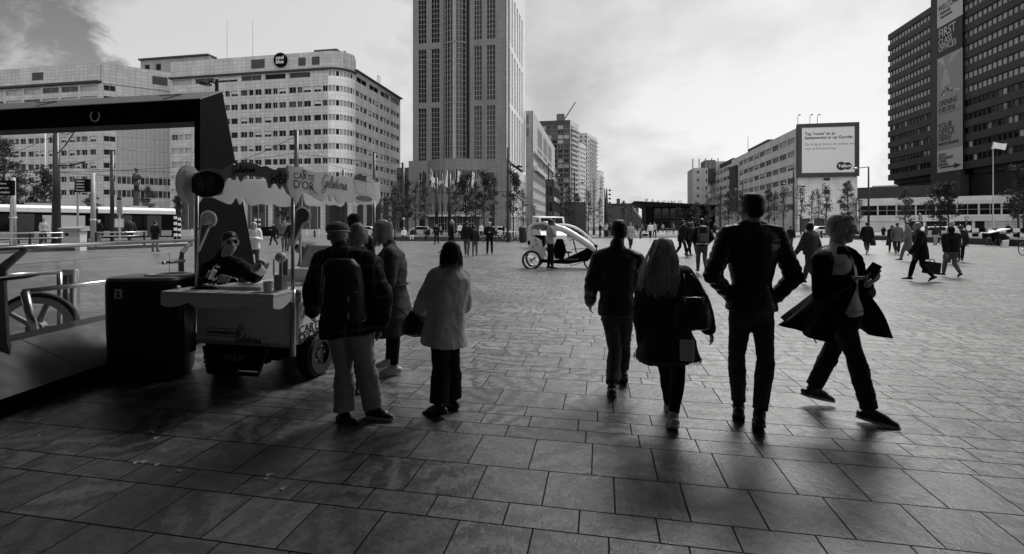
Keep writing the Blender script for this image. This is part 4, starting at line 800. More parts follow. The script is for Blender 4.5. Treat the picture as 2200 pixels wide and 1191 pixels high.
# striped posts
for px, y0, Y, lb in ((376.5, 465, 39, 'left one of the two black and white striped posts by the tram'), (385, 468, 40, 'right one of the two black and white striped posts by the tram'), (549, 470, 46, 'black and white striped post beside the portal, left of a pair'), (557, 470, 47, 'black and white striped post beside the portal, right of a pair')):
    p = gx(px, Y); H = zh(y0, Y); t = thing('signal_post', p, lb, 'post', 'black and white striped signal posts'); n = 10
    for k in range(n): MB().lathe(p+Z*H*k/n, [(.11, 0), (.11, H/n)], 12).build('stripe', ('black_paint', 'white_paint')[k % 2], t, smooth='auto')
p = gx(553, 46.5); t = thing('traffic_light', p, 'dark traffic light over the striped posts by the portal', 'traffic light'); MB().tube([p, p+Z*3.4], .07, 8).build('pole', 'black_metal', t); MB().cbox(p+Z*3.0-Vector((.15, .1, 0)), .3, .3, .9).build('signal_head', 'black_metal', t, bevel=.03); MB().cbox(p+Z*3.2+Vector((.4, .1, 0)), .3, .3, .9).build('signal_head', 'black_metal', t, bevel=.03)
# white fence behind
o1, o2 = gx(383, 60), gx(850, 66); d = (o2-o1).normalized(); L = (o2-o1).length; t = thing('fence', o1, 'low pale panel fence along the road behind the tram and cart', 'fence'); m_ = MB(); m_.box((o1, d, Z.cross(d)), 0, L, 0, .05, .15, 1.0); m_.build('panel', 'light_grey', t); m_ = MB()
for k in range(int(L/1.5)): m_.box((o1, d, Z.cross(d)), k*1.5, k*1.5+.1, -.05, 0, 0, 1.12)
tag(m_.build('fence_post', 'white_paint', t), kind='stuff')
# statue on its column
p = gx(293, 60); t = thing('statue', p, 'bronze figure on a column behind the tram', 'statue'); zt_ = zh(408, 60); MB().lathe(p, [(.55, 0), (.55, .6), (.35, .7), (.32, zt_-.2), (.5, zt_)], 16).build('column', 'dark_concrete', t, smooth='auto')
m_ = MB(); q = p+Z*zt_; 
for a, b, r1, r2 in (((-.12, 0, 0), (-.12, 0, 1.2), .16, .22), ((.12, 0, 0), (.12, 0, 1.2), .16, .22), ((0, 0, 1.1), (0, 0, 2.0), .30, .34), ((0, 0, 2.1), (0, 0, 2.35), .12, .12), ((.32, 0, 2.0), (.55, 0, 1.4), .11, .1), ((.55, 0, 1.4), (.15, -.2, 1.35), .1, .08), ((-.32, 0, 2.0), (-.45, 0, 1.3), .11, .09)): m_.tube([q+Vector(a), q+Vector(b)], [r1, r2], 10)
m_.sphere(q+Z*2.55, .22, 12); m_.build('figure', 'dark_metal', t, smooth=True)
# ================================================================ tram
a0, a1 = gx(-330, 34.6), gx(378, 52.5); d = (a1-a0).normalized(); b_ = Z.cross(d); L = (a1-a0).length; fr = (a0, d, b_); tr_ = thing('tram', a0+d*L*.5+b_*1.2, 'long low tram with white roof band and dark windows behind the stop', 'tram')
zr = 3.40; pf_ = [(0, .35), (2.4, .35), (2.4, 2.72), (0, 2.72)]
def seg(x0, x1): 
    MB().box(fr, x0, x1, .06, 2.34, .30, 1.15).box(fr, x0, x1, .10, 2.3, 1.15, 2.74).build('body', 'black_paint', tr_, bevel=.05)
    MB().prism([(.0, 2.76), (2.4, 2.76), (2.4, 3.15), (2.15, zr), (.25, zr), (0, 3.15)], a0+d*x0, b_, Z, d*(x1-x0)).build('roof', 'white_paint', tr_, bevel=.03)
n = 3; gap = .5; sl = (L-gap*(n-1))/n; xs = [(i*(sl+gap), i*(sl+gap)+sl) for i in range(n)]
for i, (x0, x1) in enumerate(xs):
    seg(x0, x1)
    if i < n-1: MB().box(fr, x1, x1+gap, .2, 2.2, .35, 3.2).build('gangway', 'rubber', tr_)
    k = x0+.5
    while k+1.5 < x1-.3: MB().box(fr, k, k+1.45, .07, .10, 1.2, 2.55).build('window', 'glass_dark', tr_); k += 1.62
    for dx in (.3, .7): xx = x0+(x1-x0)*dx; MB().box(fr, xx-.65, xx+.65, .03, .06, .35, 2.6).build('door', 'dark_metal', tr_)
    MB().box(fr, x0+.4, x1-.4, .04, .06, .45, 1.02).build('side_band', 'grey_paint', tr_)
MB().box(fr, xs[0][0]+10.4, xs[0][0]+13.4, .0, .03, .5, 2.5).build('pale_side_panel', 'light_grey', tr_)
for dx in (.15, .5, .85): xx = L*dx; MB().cbox(a0+d*xx+b_*1.2+Z*3.5, 1.6, 1.2, .25, a=d).build('roof_unit', 'grey_paint', tr_)
MB().box(fr, L, L+.02, .3, 2.1, 1.2, 2.6).build('windscreen', 'glass_dark', tr_); MB().sphere(a1+b_*.3+Z*2.2, .07, 8).build('side_light', 'white_paint', tr_)
# ================================================================ cars, bins, bollards, bicycles
def car(px, Y, yaw, label, mt='grey_paint', van=False, s=1.):
    p = gx(px, Y); a = Vector((math.cos(R(yaw)), math.sin(R(yaw)), 0)); b2 = Z.cross(a); t = thing('parked_car' if not van else 'van', p, label, 'car' if not van else 'van', 'cars along the road'); W2 = .85
    if van: prof = [(-2.5, .35), (2.45, .35), (2.5, .95), (1.9, 1.25), (1.4, 2.15), (-2.45, 2.25), (-2.5, 2.0)]; win = [(.5, 1.3), (1.8, 1.3), (1.35, 2.0), (.5, 2.0)]; wx = (-1.6, 1.6)
    else: prof = [(-2.1, .3), (2.1, .3), (2.15, .7), (1.1, .92), (.45, 1.38), (-1.1, 1.42), (-1.9, 1.0), (-2.15, .9)]; win = [(-1.5, .95), (.9, .95), (.4, 1.3), (-1.05, 1.33)]; wx = (-1.3, 1.3)
    MB().prism(prof, p-b2*W2, a, Z, b2*2*W2).build('body', mt, t, bevel=.06)
    if van: MB().hexa([p+a*x+b2*y+Z*z for x, y, z in ((1.92, -.75, 1.28), (1.92, .75, 1.28), (1.90, .75, 1.27), (1.90, -.75, 1.27), (1.47, -.7, 2.08), (1.47, .7, 2.08), (1.40, .7, 2.08), (1.40, -.7, 2.08))]).build('windscreen', 'glass_dark', t)
    for sg in (-1, 1): MB().prism(win, p+b2*(W2+.012)*sg, a, Z, -b2*sg*.05).build('window', 'glass_dark', t)
    for x in wx:
        for sg in (-1, 1): w = MB().lathe(p+a*x+b2*(W2-.1)*sg+Z*.32, [(.32, -.1), (.32, .1)], 18, axis=b2).build('wheel', 'rubber', t, smooth='auto'); MB().lathe(p+a*x+b2*(W2-.1)*sg+Z*.32, [(.19, -.11), (.19, .11)], 12, axis=b2).build('rim', 'satin_steel', w)
    for sg in (-1, 1): MB().cbox(p+a*(2.12 if not van else 2.48)+b2*.6*sg+Z*.72, .08, .3, .16, a=a).build('headlight', 'white_plastic', t)
    return t
car(1178, 33, -86, 'white van parked behind the cycle taxi', 'white_paint', True); car(567, 56, 200, 'dark car on the road right of the portal', 'black_paint'); car(1070, 62, 10, 'white car behind the parked bicycles before the hotel', 'white_paint'); car(912, 68, 12, 'pale car on the road behind the seated people', 'light_grey'); car(1998, 60, 165, 'pale car behind the right planter, left of the cap wearer', 'light_grey'); car(2026, 62, 165, 'white car behind the right planter, right of its neighbour', 'white_paint'); car(1765, 74, 10, 'white car parked under the trees of the pale end wall', 'white_paint'); car(1640, 76, 10, 'grey car parked under the trees of the white office', 'grey_paint'); car(790, 70, 8, 'pale car on the road behind the customers at the cart', 'light_grey')
p = gx(1124, 44); t = thing('litter_bin', p, 'tall round black litter bin on the square near the tower', 'bin'); MB().lathe(p, [(.30, 0), (.34, .1), (.40, 1.1), (.43, 1.25), (.36, 1.35)], 20).build('bin_body', 'black_metal', t, smooth='auto'); MB().lathe(p+Z*1.35, [(.40, 0), (.40, .06), (.2, .14), (0, .15)], 20).build('lid', 'dark_metal', t, smooth='auto')
for px, Y, lb in ((1260, 60, 'short black bollard right of the dark kiosk'), (1289, 58, 'short black bollard left of the man in the bomber jacket'), (1376, 57, 'short black bollard left of the pushchair'), (1729, 58, 'short black bollard left of the quilted jacket'), (1765, 60, 'short black bollard right of the quilted jacket'), (1530, 60, 'short black bollard beside the first cyclist'), (1332, 59, 'short black bollard right of the bomber jacket head'), (676, 62, 'short black bollard behind the bent person')):
    p = gx(px, Y); t = thing('bollard', p, lb, 'bollard', 'black bollards along the kerb'); MB().lathe(p, [(.12, 0), (.12, .82), (.10, .9), (0, .92)], 12).build('post', 'black_metal', t, smooth='auto'); MB().lathe(p+Z*.72, [(.125, 0), (.125, .05)], 12).build('band', 'dark_metal', t)
def bicycle(p, yaw, label, group='parked bicycles', s=1., mt='black_metal', det=10):
    p = Vector(p); a = Vector((math.cos(R(yaw)), math.sin(R(yaw)), 0)); b2 = Z.cross(a); t = thing('bicycle', p, label, 'bicycle', group); q = lambda x, z, y=0: p+a*x*s+Z*z*s+b2*y*s
    for x in (-.53, .55):
        w = MB().torus(q(x, .345), .325*s, .02*s, b2, 28, 6).build('wheel', 'rubber', t, smooth=True); m_ = MB()
        for k in range(det): an = math.pi*k/det; m_.tube([q(x+.31*math.cos(an), .345+.31*math.sin(an)), q(x-.31*math.cos(an), .345-.31*math.sin(an))], .002*s, 3)
        m_.tube([q(x, .345, -.04), q(x, .345, .04)], .02*s, 8); m_.build('spokes', 'steel', w)
    m_ = MB()
    for A, B in (((-.08, .30), (-.22, .86)), ((-.08, .30), (.38, .70)), ((-.20, .78), (.36, .80)), ((-.53, .345), (-.08, .30)), ((-.53, .345), (-.20, .78)), ((.55, .345), (.40, .66)), ((.40, .66), (.34, .98))): m_.tube([q(*A), q(*B)], .016*s, 7)
    m_.build('frame', mt, t, smooth=True); MB().tube([q(.24, .98, -.27), q(.33, 1.0, -.1), q(.33, 1.0, .1), q(.24, .98, .27)], .013*s, 7).build('handlebar', 'satin_steel', t, smooth=True); m_ = MB(); ell_ = [q(-.25, .90)]; m_.sphere(q(-.25, .90), .13*s, 10, sc=(1, .7, .35)); m_.build('saddle', 'leather', t, smooth=True)
    for x in (-.53, .55): MB().torus(q(x, .345), .37*s, .012*s, b2, 12, 5, a0=.3, a1=2.4).build('mudguard', mt, t, smooth=True)
    MB().lathe(q(-.08, .30, .03), [(.09*s, 0), (.09*s, .01)], 14, axis=b2).build('chainwheel', 'satin_steel', t); return t
mat('leather', .008, .34, .3, 16, bump=.5, spec=.5)
for i, (px, Y, yw, lb) in enumerate(((1042, 44, 75, 'bicycle leaning behind the person with folded arms'), (1074, 45, 60, 'leftmost bicycle of the cluster at the lamp'), (1083, 44.5, 110, 'bicycle second from the left in the cluster at the lamp'), (1098, 45.5, 70, 'bicycle just right of the tall lamp'), (1106, 44.8, 120, 'rightmost bicycle of the cluster at the lamp'), (1440, 82, 20, 'bicycle parked before the pavilion door'), (1432, 84, 60, 'second bicycle parked before the pavilion door'))): bicycle(gx(px, Y), yw, lb, det=6)
bicycle(gx(2214, 25.6), 12, 'bicycle cut by the right edge of the picture', group='bicycles standing apart')
# dark kiosk block
o = gx(1211, 68); Lk = along(o, V, 1258); t = thing('kiosk', o+V*Lk*.5+U, 'square dark windowless kiosk between the lamps at the avenue', 'kiosk'); MB().box(FR(o, V), 0, Lk, 0, 3.5, 0, zh(437, 68)).build('wall', 'panel_dark', t); MB().box(FR(o, V), -.05, Lk+.05, -.05, 3.6, zh(437, 68), zh(437, 68)+.12).build('roof_edge', 'black_metal', t)
# pushchair
p = gx(1386, 60); t = thing('pushchair', p, 'pushchair with a pale arched hood beside the walker in white', 'pushchair'); MB().lathe(p+Z*.5, [(.42, -.25), (.42, .25)], 16, axis=Vector((0, 1, 0)), a0=0, a1=math.pi, cap=False).build('hood', 'light_grey', t); MB().cbox(p+Z*.35, .5, .45, .3).build('seat', 'black_paint', t, bevel=.05)
for x in (-.3, .3): MB().torus(p+Vector((x, 0, .14)), .12, .03, Vector((0, 1, 0)), 14, 6).build('wheel', 'rubber', t)
# road signs on the right
def sign(px, py, Y, kind, r, label):
    c = at(px, py, Y); p = Vector((c.x, c.y, 0)); t = thing('road_sign', p, label, 'sign'); MB().tube([p+Vector((0, .03, 0)), c+Vector((0, .03, r))], .035, 8).build('pole', 'grey_paint', t); a = Vector((1, 0, 0)); n = Vector((0, -1, 0))
    if kind == 'tri': s_ = MB().prism([(-r, r*.6), (0, -r*1.1), (r, r*.6)], c, a, Z, n*.02).build('sign_plate', 'black_paint', t); MB().prism([(-r*.55, r*.36), (0, -r*.6), (r*.55, r*.36)], c+n*.021, a, Z, n*.01).build('sign_face', 'white_paint', s_)
    else: s_ = MB().lathe(c, [(r, 0), (r, .02)], 26, axis=n).build('sign_plate', 'black_paint', t); MB().lathe(c+n*.021, [(r*.78, 0), (r*.78, .01)], 26, axis=n).build('sign_face', 'white_paint' if kind == 'round' else 'light_grey', s_)
    return t
sign(2076.5, 470, 50, 'tri', .26, 'upside-down triangle sign before the podium wall'); sign(2080.5, 490, 36, 'round', .27, 'big round white sign with a dark rim behind the right planter'); sign(1976, 460.5, 56, 'tri', .28, 'upside-down triangle sign left of the banner trees'); sign(1977, 470, 56.2, 'disc', .26, 'round arrow sign under the triangle sign'); sign(868, 470, 52, 'disc', .2, 'small round sign on a thin post at the left of the seat wall')
t = thing('road_barrier', gx(2075, 45), 'black and white striped road barrier behind the right planter', 'barrier'); a, b2 = gx(2060, 46), gx(2230, 44); d = (b2-a).normalized(); Lb_ = (b2-a).length; k = 0; x = 0
while x < Lb_: MB().box((a, d, Z.cross(d)), x, min(x+.5, Lb_), 0, .06, .95, 1.3).build('stripe', ('white_paint', 'black_paint')[k % 2], t); MB().box((a, d, Z.cross(d)), x, min(x+.5, Lb_), 0, .06, .5, .8).build('stripe', ('black_paint', 'white_paint')[k % 2], t); x += .5; k += 1
MB().box((a, d, Z.cross(d)), 0, .1, .07, .2, 0, 1.35).box((a, d, Z.cross(d)), Lb_-.1, Lb_, .07, .2, 0, 1.35).build('post', 'grey_paint', t)
# a heap of bags and an umbrella by the seated pair at the right
p = gx(2152, 37); t = thing('luggage_heap', p, 'heap of black luggage under a tilted pale-edged board by the right planter', 'luggage'); m_ = MB(); m_.sphere(p+Z*.45, .5, 12, sc=(1.2, .6, .95)); m_.sphere(p+Z*.7+Vector((-.5, 0, 0)), .42, 12, sc=(1, .6, 1)); m_.build('bags', 'cloth_black' if 'cloth_black' in M else 'black_paint', t, smooth=True); MB().hexa([p+Vector(q) for q in ((-1.4, -.4, .95), (.3, -.4, 1.28), (.3, .3, 1.30), (-1.4, .3, .97), (-1.4, -.4, 1.0), (.3, -.4, 1.34), (.3, .3, 1.36), (-1.4, .3, 1.02))]).build('board', 'light_grey', t); 
p = gx(2158, 34.5); tag(MB().hexa([p+Vector(q) for q in ((-.26, -.1, 0), (.2, -.1, 0), (.2, .1, 0), (-.26, .1, 0), (-.12, -.06, .5), (.3, -.06, .55), (.3, .06, .55), (-.12, .06, .5))]).build('plastic_bag', 'light_grey', None, origin=p, bevel=.02), 'pale plastic bag leaning on the ground before the right planter', 'bag')
# ================================================================ flags
def flag(px, ytop, Y, yend, label, kind, root=None, dx=-1):
    c = at(px, ytop, Y); e = at(px+dx*9, yend, Y-1.5); t = thing('flag', c, label, 'flag', 'flags on the hotel front'); MB().tube([e+U*1.6-Z*2.2+V*.2, c], .05, 6).build('pole', 'light_grey', t); vs = []; fs = []; nr, nc = 12, 8; mi = []
    for i in range(nr):
        for j in range(nc): v_ = i/(nr-1); u_ = j/(nc-1); vs.append(c+V*(u_*1.3+.35*math.sin(4*v_+u_*3)*v_-.2)-Z*(v_*4.2+u_*.9)+U*(.3*math.sin(5*v_+6*u_)))
    for i in range(nr-1):
        for j in range(nc-1):
            a = i*nc+j; fs.append((a, a+1, a+nc+1, a+nc))
            mi.append((1 if (abs(i-5) < 1.5 or abs(j-3) < 1 or abs(i/1.6-j) < .8) else 0) if kind == 'jack' else (1 if 2 <= j <= 4 else 0) if kind == 'tri' else (1 if j > 3 else 0) if kind == 'half' else 0)
    mb = MB(); mb.add(vs, fs); mb.m = mi; mb.build('cloth', ['banner_dark', 'white_paint'] if kind != 'pale' else ['light_grey'], t, smooth=True)
flag(907, 365, 119, 400, 'dark flag hanging leftmost on the hotel front', 'dark'); flag(926, 362, 118, 395, 'flag with crossing pale bars on the hotel front', 'jack'); flag(957, 361, 117.5, 395, 'narrow flag with a white stripe, middle of the hotel front', 'tri'); flag(979, 361, 117.5, 395, 'half pale flag right of the white striped one', 'half'); flag(1010, 364, 118, 395, 'dark flag hanging rightmost on the hotel front', 'half')
p = gx(2133.5, 92); t = thing('flagpole', p, 'white flag waving on a thin pole before the high slab', 'flag'); MB().tube([p, p+Z*zh(305, 92)], [.12, .06], 8).build('pole', 'light_grey', t); mb = MB(); vs = []; fs = []
for i in range(10):
    for j in range(6): u_ = i/9; v_ = j/5; vs.append(p+Z*(zh(306, 92)-v_*1.25+.15*math.sin(6*u_)-u_*.2)+Vector((u_*2.3, .35*math.sin(5*u_+v_), 0)))
for i in range(9):
    for j in range(5): a = i*6+j; fs.append((a, a+1, a+7, a+6))
mb.add(vs, fs); mb.build('cloth', 'white_paint', t, smooth=True)
# ================================================================ black portal at the left
S0 = gx(430, 10.0); rs = lambda s: S0+U*s
def sz(px, py):                                   # point of the plane through S0 along U
    s = along(S0, U, px); return s, zy(S0, U, s, py)
tA, tB, tC = (0, zy(S0, U, 0, 214)), sz(478, 198), sz(558, 628)
prof = [(0, 0), (0, tA[1]), tB, (tC[0], 0)]
Wp = 13.5; t = thing('portal', S0-V*.2, 'huge black angular portal frame over the stairs, leaning leg behind the cart', 'portal')
zb0 = zy(S0, U, 0, 261); thk = .14
MB().prism(prof, S0, U, Z, -V*thk).build('leg', 'black_paint', t); MB().prism(prof, S0-V*Wp, U, Z, -V*.5).build('leg', 'black_paint', t)
MB().prism([(0, zb0), (0, tA[1]), tB, (tB[0]+.1, zb0+.05)], S0-V*thk, U, Z, -V*(Wp-thk)).build('beam', 'black_paint', t)
tp = MB(); dn = (Vector((0, tB[0], tB[1]-tA[1]))); q0, q1 = S0+Z*(tA[1]+.004), S0+U*tB[0]+Z*(tB[1]+.004)
tp.add([q0+Z*.0, q1, q1-V*(Wp+.5), q0-V*(Wp+.5), q0+Z*.02, q1+Z*.02, q1-V*(Wp+.5)+Z*.02, q0-V*(Wp+.5)+Z*.02], [(3, 2, 1, 0), (4, 5, 6, 7), (0, 1, 5, 4), (1, 2, 6, 5), (2, 3, 7, 6), (3, 0, 4, 7)]); tpo = tp.build('sloping_top', 'satin_steel', t)
for x in (1.0, 4.4): MB().tube([q0.lerp(q1, .15)-V*x+Z*.03, q0.lerp(q1, .75)-V*(x-.1)+Z*.03, q0.lerp(q1, .75)-V*(x+.5)+Z*.03], .007, 4).build('slot', 'black_paint', tpo)
e0 = S0-V*(-along(S0, V, 205))-U*.012+Z*zh(248, 10.4); m_ = MB()
m_.torus(e0, .115, .016, U, 20, 6, a0=.9, a1=5.6); m_.build('ring_emblem', 'white_paint', t, smooth=True)
# ================================================================ glass balustrade of the stairs
XB_ = -4.57; HV = lambda y, z, dx=0: Vector((XB_+dx, y, z)); t = thing('glass_balustrade', HV(5.4, 0), 'glass balustrade with a thick steel handrail, black curved posts and sloping stone base', 'balustrade')
MB().tube([HV(2.6, 1.44), HV(6.86, 1.42)], .024, 14).build('handrail', 'steel', t, smooth=True)
for i, y in enumerate((4.28, 6.62)):
    m_ = MB(); q = [HV(y+.22, 1.40), HV(y+.12, 1.33), HV(y+.02, 1.25), HV(y, 1.12), HV(y, .58, .02), HV(y, .40, .06)]; m_.tube(q, [.018, .024, .03, .036, .042, .05], 4, flat=1.6); po = m_.build('post', 'black_metal', t)
    c = HV(y, 1.14 if i else 1.16, .02); m_ = MB(); m_.tube([c-Vector((0, .34, 0)), c-Vector((0, .2, 0)), c+Vector((0, .22 if i == 0 else .03, 0)), c+Vector((0, .36 if i == 0 else .05, 0))], [.010, .024, .024, .006], 8); m_.build('glass_clamp', 'black_metal', po, smooth=True)
    if i: MB().sphere(c-Vector((0, .36, 0)), .024, 12).build('knob', 'steel', po, smooth=True)
gm = bpy.data.materials.new('balustrade_glass'); gm.use_nodes = True; b_ = gm.node_tree.nodes['Principled BSDF']; b_.inputs['Base Color'].default_value = (.93, .93, .93, 1); b_.inputs['Roughness'].default_value = .02; b_.inputs['Transmission Weight'].default_value = 1; b_.inputs['IOR'].default_value = 1.45; M['balustrade_glass'] = gm
for y0, y1 in ((3.2, 4.24), (4.34, 6.40)):
    pn = MB().hexa([HV(y0, .5), HV(y1, .5), HV(y1, .5, -.014), HV(y0, .5, -.014), HV(y0, 1.27), HV(y1, 1.27), HV(y1, 1.27, -.014), HV(y0, 1.27, -.014)]).build('glass_pane', 'balustrade_glass', t)
    MB().tube([HV(y0, 1.273, -.007), HV(y1, 1.273, -.007)], .004, 4).build('glass_edge', 'light_grey', pn)
mat('base_stone', .085, .6, .12, 9, bump=.1)
for y0, y1 in ((2.4, 4.46), (4.468, 6.9)):
    sk = .30; MB().add([HV(y0, .57), HV(y1, .57), HV(y1+sk, .20, .36), HV(y0+sk, .20, .36), HV(y0, .57, -.3), HV(y1, .57, -.3), HV(y1+sk, .18, -.3), HV(y0+sk, .18, -.3)], [(0, 1, 2, 3), (4, 7, 6, 5), (0, 4, 5, 1), (3, 2, 6, 7), (0, 3, 7, 4), (1, 5, 6, 2)]).build('base_panel', 'base_stone', t)
MB().box((HV(2.2, 0), Vector((0, 1, 0)), Vector((-1, 0, 0))), 0, 5.0, -.26, .28, 0, .195).build('plinth', 'black_paint', t)
MB().box((HV(2.2, 0), Vector((0, 1, 0)), Vector((-1, 0, 0))), 0, 5.0, 0.02, .28, .196, .17+.02).build('plinth_cap', 'dark_metal', t)
# inner rail, slanted rail and steel bollard behind the glass
t = thing('stair_rail', gx(95, 7.2), 'inner steel stair rail and its posts seen through the glass', 'railing')
MB().tube([at(-60, 596, 6.3), at(127, 585, 7.4)], .030, 10).tube([at(127, 585, 7.4), at(128, 700, 7.4)], .034, 10).build('upper_rail', 'steel', t, smooth=True)
MB().tube([at(50, 627, 6.0), at(240, 604, 7.4), at(300, 598, 7.9)], .033, 10).tube([at(52, 627, 6.0), at(62, 670, 6.0), at(76, 716, 6.0)], .045, 10).build('lower_rail', 'steel', t, smooth=True)
p = gx(151, 7.7); bo_ = thing('steel_bollard', p, 'round brushed steel bollard behind the glass balustrade', 'bollard'); MB().lathe(p, [(.115, 0), (.115, .905), (.105, .925), (0, .925)], 32).build('cylinder', 'steel', bo_, smooth='auto'); MB().cbox(p+Vector((.03, -.113, .45)), .02, .012, .09).build('lock_plate', 'black_paint', bo_)
c = at(78, 705, 6.9); t = thing('spoked_wheel', Vector((c.x, c.y, 0)), 'large old spoked wheel behind the glass balustrade', 'wheel'); ax = Vector((.35, -1, 0)).normalized(); Rw = .47
MB().torus(c, Rw, .045, ax, 44, 10).build('tyre', 'rubber', t, smooth=True); MB().lathe(c, [(Rw-.06, -.05), (Rw-.02, -.05), (Rw-.02, .05), (Rw-.11, .05), (Rw-.06, -.05)], 44, axis=ax, cap=False).build('rim', 'light_grey', t, smooth='auto'); xx = ax.cross(Z).normalized(); m_ = MB()
for k in range(5): an = .65+2*math.pi*k/5; m_.tube([c, c+(xx*math.cos(an)+Z*math.sin(an))*(Rw-.06)], [.045, .032], 8)
m_.lathe(c, [(.10, -.07), (.10, .07)], 20, axis=ax); m_.build('spokes', 'grey_paint', t, smooth='auto')
# ================================================================ litter bin by the cart
def rrect(c, a, b, w, d, n=32, e=.38):
    out = []
    for j in range(n): q = 2*math.pi*j/n; cx_, sy_ = math.cos(q), math.sin(q); out.append(c+a*math.copysign(abs(cx_)**e, cx_)*w+b*math.copysign(abs(sy_)**e, sy_)*d)
    return out
def rings_mesh(mb, rings, cap=True, m=0):
    n = len(rings[0]); vs = [p for r_ in rings for p in r_]; fs = []
    for i in range(len(rings)-1):
        for j in range(n): fs.append((i*n+j, i*n+(j+1) % n, (i+1)*n+(j+1) % n, (i+1)*n+j))
    if cap: fs.append(tuple(range(n))[::-1]); fs.append(tuple((len(rings)-1)*n+j for j in range(n)))
    mb.add(vs, fs, m); return mb
bc = gx(329, 5.2); a = (V*.96+U*.28).normalized(); b2 = Z.cross(a); t = thing('litter_bin', bc, 'big glossy black litter bin with an oval opening, left of the cart', 'bin')
m_ = MB(); rings_mesh(m_, [rrect(bc+Z*.02, a, b2, .335, .24, e=.45), rrect(bc+Z*.10, a, b2, .345, .255, e=.42), rrect(bc+Z*.60, a, b2, .36, .265, e=.40), rrect(bc+Z*1.0, a, b2, .365, .27, e=.40), rrect(bc+Z*1.055, a, b2, .36, .265, e=.40)]); m_.build('bin_body', 'black_metal', t, smooth='auto', bevel=.006)
mat('bin_top', .22, .33, .25, 14, bump=.15, spec=.6); lid = MB(); rings_mesh(lid, [rrect(bc+Z*1.056, a, b2, .362, .268, e=.40), rrect(bc+Z*1.085+a*.0, a, b2, .352, .258, e=.40), rrect(bc+Z*1.095, a, b2, .32, .23, e=.40)]); ld = lid.build('lid', 'bin_top', t, smooth='auto')
oc = bc+a*.165+Z*1.10-b2*.01; m_ = MB(); m_.lathe(oc, [(.185, -.02), (.19, .004), (.165, .014), (.148, .006), (.142, -.02)], 36, ex=1.18, ea=a, cap=False); m_.build('opening_ring', 'light_grey', ld, smooth=True); MB().lathe(oc-Z*.010, [(.146, 0), (.146, .006)], 30, ex=1.15, ea=a).build('opening', 'text_black', ld)
st_ = bc-a*.17-b2*.262+Z*.93; s_ = MB().box((st_, a, b2), -.035, .035, -.012, .0, -.05, .05).build('sticker', 'white_paint', t); MB().lathe(st_-b2*.014+Z*.015, [(.014, -.001), (.014, .001)], 12, axis=b2).box((st_-b2*.013, a, b2), -.016, .016, -.002, 0, -.035, -.005).build('sticker_mark', 'text_black', s_)

for k in range(16):                                 # scraps on the dark slabs before the cart
    rr = random.Random(50+k); p = gx(rr.uniform(60, 620), rr.uniform(2.9, 4.3)); h = rr.uniform(.006, .014); an = rr.uniform(0, 3.1); a_ = Vector((math.cos(an), math.sin(an), 0)); b_ = Z.cross(a_)
    tag(MB().hexa([p+a_*x+b_*y+Z*z for x, y, z in ((-h*1.6, -h, .001), (h*1.6, -h, .001), (h*1.3, h, .001), (-h*1.5, h, .001), (-h*1.6, -h, .003), (h*1.6, -h, .007), (h*1.3, h, .004), (-h*1.5, h, .009))]).build('paper_scrap', 'light_grey', None, origin=p), 'tiny pale scrap of litter on the dark slabs before the cart', 'litter', 'scraps of litter before the cart')
# ================================================================ ice cream cart
A = -V; B = U; O = gx(629, 4.82); ct = thing('ice_cream_cart', O+A*.6+B*.9, 'small white ice cream cart with scalloped roof signs on poles, counter and black chassis', 'cart')
c3 = lambda a, b, z: O+A*a+B*b+Z*z
cfr = (O, A, B)
def facept(o, d, pts, sc=.277, x0=350, y0=330, w=0):
    out = []
    for x, y in pts: px, py = x0+x*sc, y0+y*sc; k = along(o, d, px); out.append((k, zy(o, d, k, py)))
    return out
def smooth_outline(p, k=3):
    out = []; n = len(p)
    for i in range(n):
        a, b, c, d = [Vector((*p[j % n], 0)) for j in (i-1, i, i+1, i+2)]
        for j in range(k): t = j/k; q = .5*((2*b)+(c-a)*t+(2*a-5*b+4*c-d)*t*t+(3*b-a-3*c+d)*t**3); out.append((q.x, q.y))
    return out
RP = [(968, 100), (1000, 94), (1035, 108), (1075, 103), (1110, 125), (1180, 145), (1240, 146), (1300, 160), (1350, 180), (1400, 172), (1450, 181), (1500, 180), (1545, 174), (1592, 206), (1625, 200), (1652, 240), (1655, 310), (1640, 385), (1600, 397), (1540, 395), (1500, 370), (1470, 383), (1420, 374), (1375, 388), (1345, 360), (1328, 315), (1306, 378), (1282, 320), (1250, 374), (1200, 352), (1150, 322), (1100, 300), (1072, 330), (1042, 386), (1012, 345), (985, 312), (966, 240), (980, 170)]
FP = [(230, 168), (262, 150), (300, 130), (350, 120), (400, 118), (460, 122), (498, 100), (540, 78), (552, 90), (545, 100), (575, 76), (620, 68), (680, 72), (730, 85), (765, 102), (800, 95), (850, 121), (880, 124), (890, 112), (930, 112), (965, 118), (972, 180), (975, 260), (980, 315), (960, 312), (940, 272), (920, 250), (903, 278), (880, 242), (852, 232), (832, 268), (815, 262), (800, 205), (770, 185), (720, 182), (650, 172), (625, 190), (606, 218), (592, 210), (575, 175), (553, 208), (530, 196), (505, 190), (480, 230), (460, 312), (430, 322), (380, 335), (340, 345), (300, 340), (255, 320), (233, 290)]
fo = O-B*.035; rpo = O+V*.03
FPl = smooth_outline(facept(fo, A, FP)); RPl = smooth_outline(facept(rpo, B, RP))
sg_r = MB().prism(RPl, rpo, B, Z, -V*.022).build('side_sign', 'sheet_plastic', ct, bevel=.003)
sg_f = MB().prism(FPl, fo, A, Z, B*.022).build('front_sign', 'white_plastic', ct, bevel=.003)
LA = 1.14; Lpl = [(x, z) for x, z in RPl]
MB().prism([(x, z-.02) for x, z in RPl], c3(LA, 0, 0), B, Z, A*.022).build('side_sign', 'sheet_plastic', ct, bevel=.003)
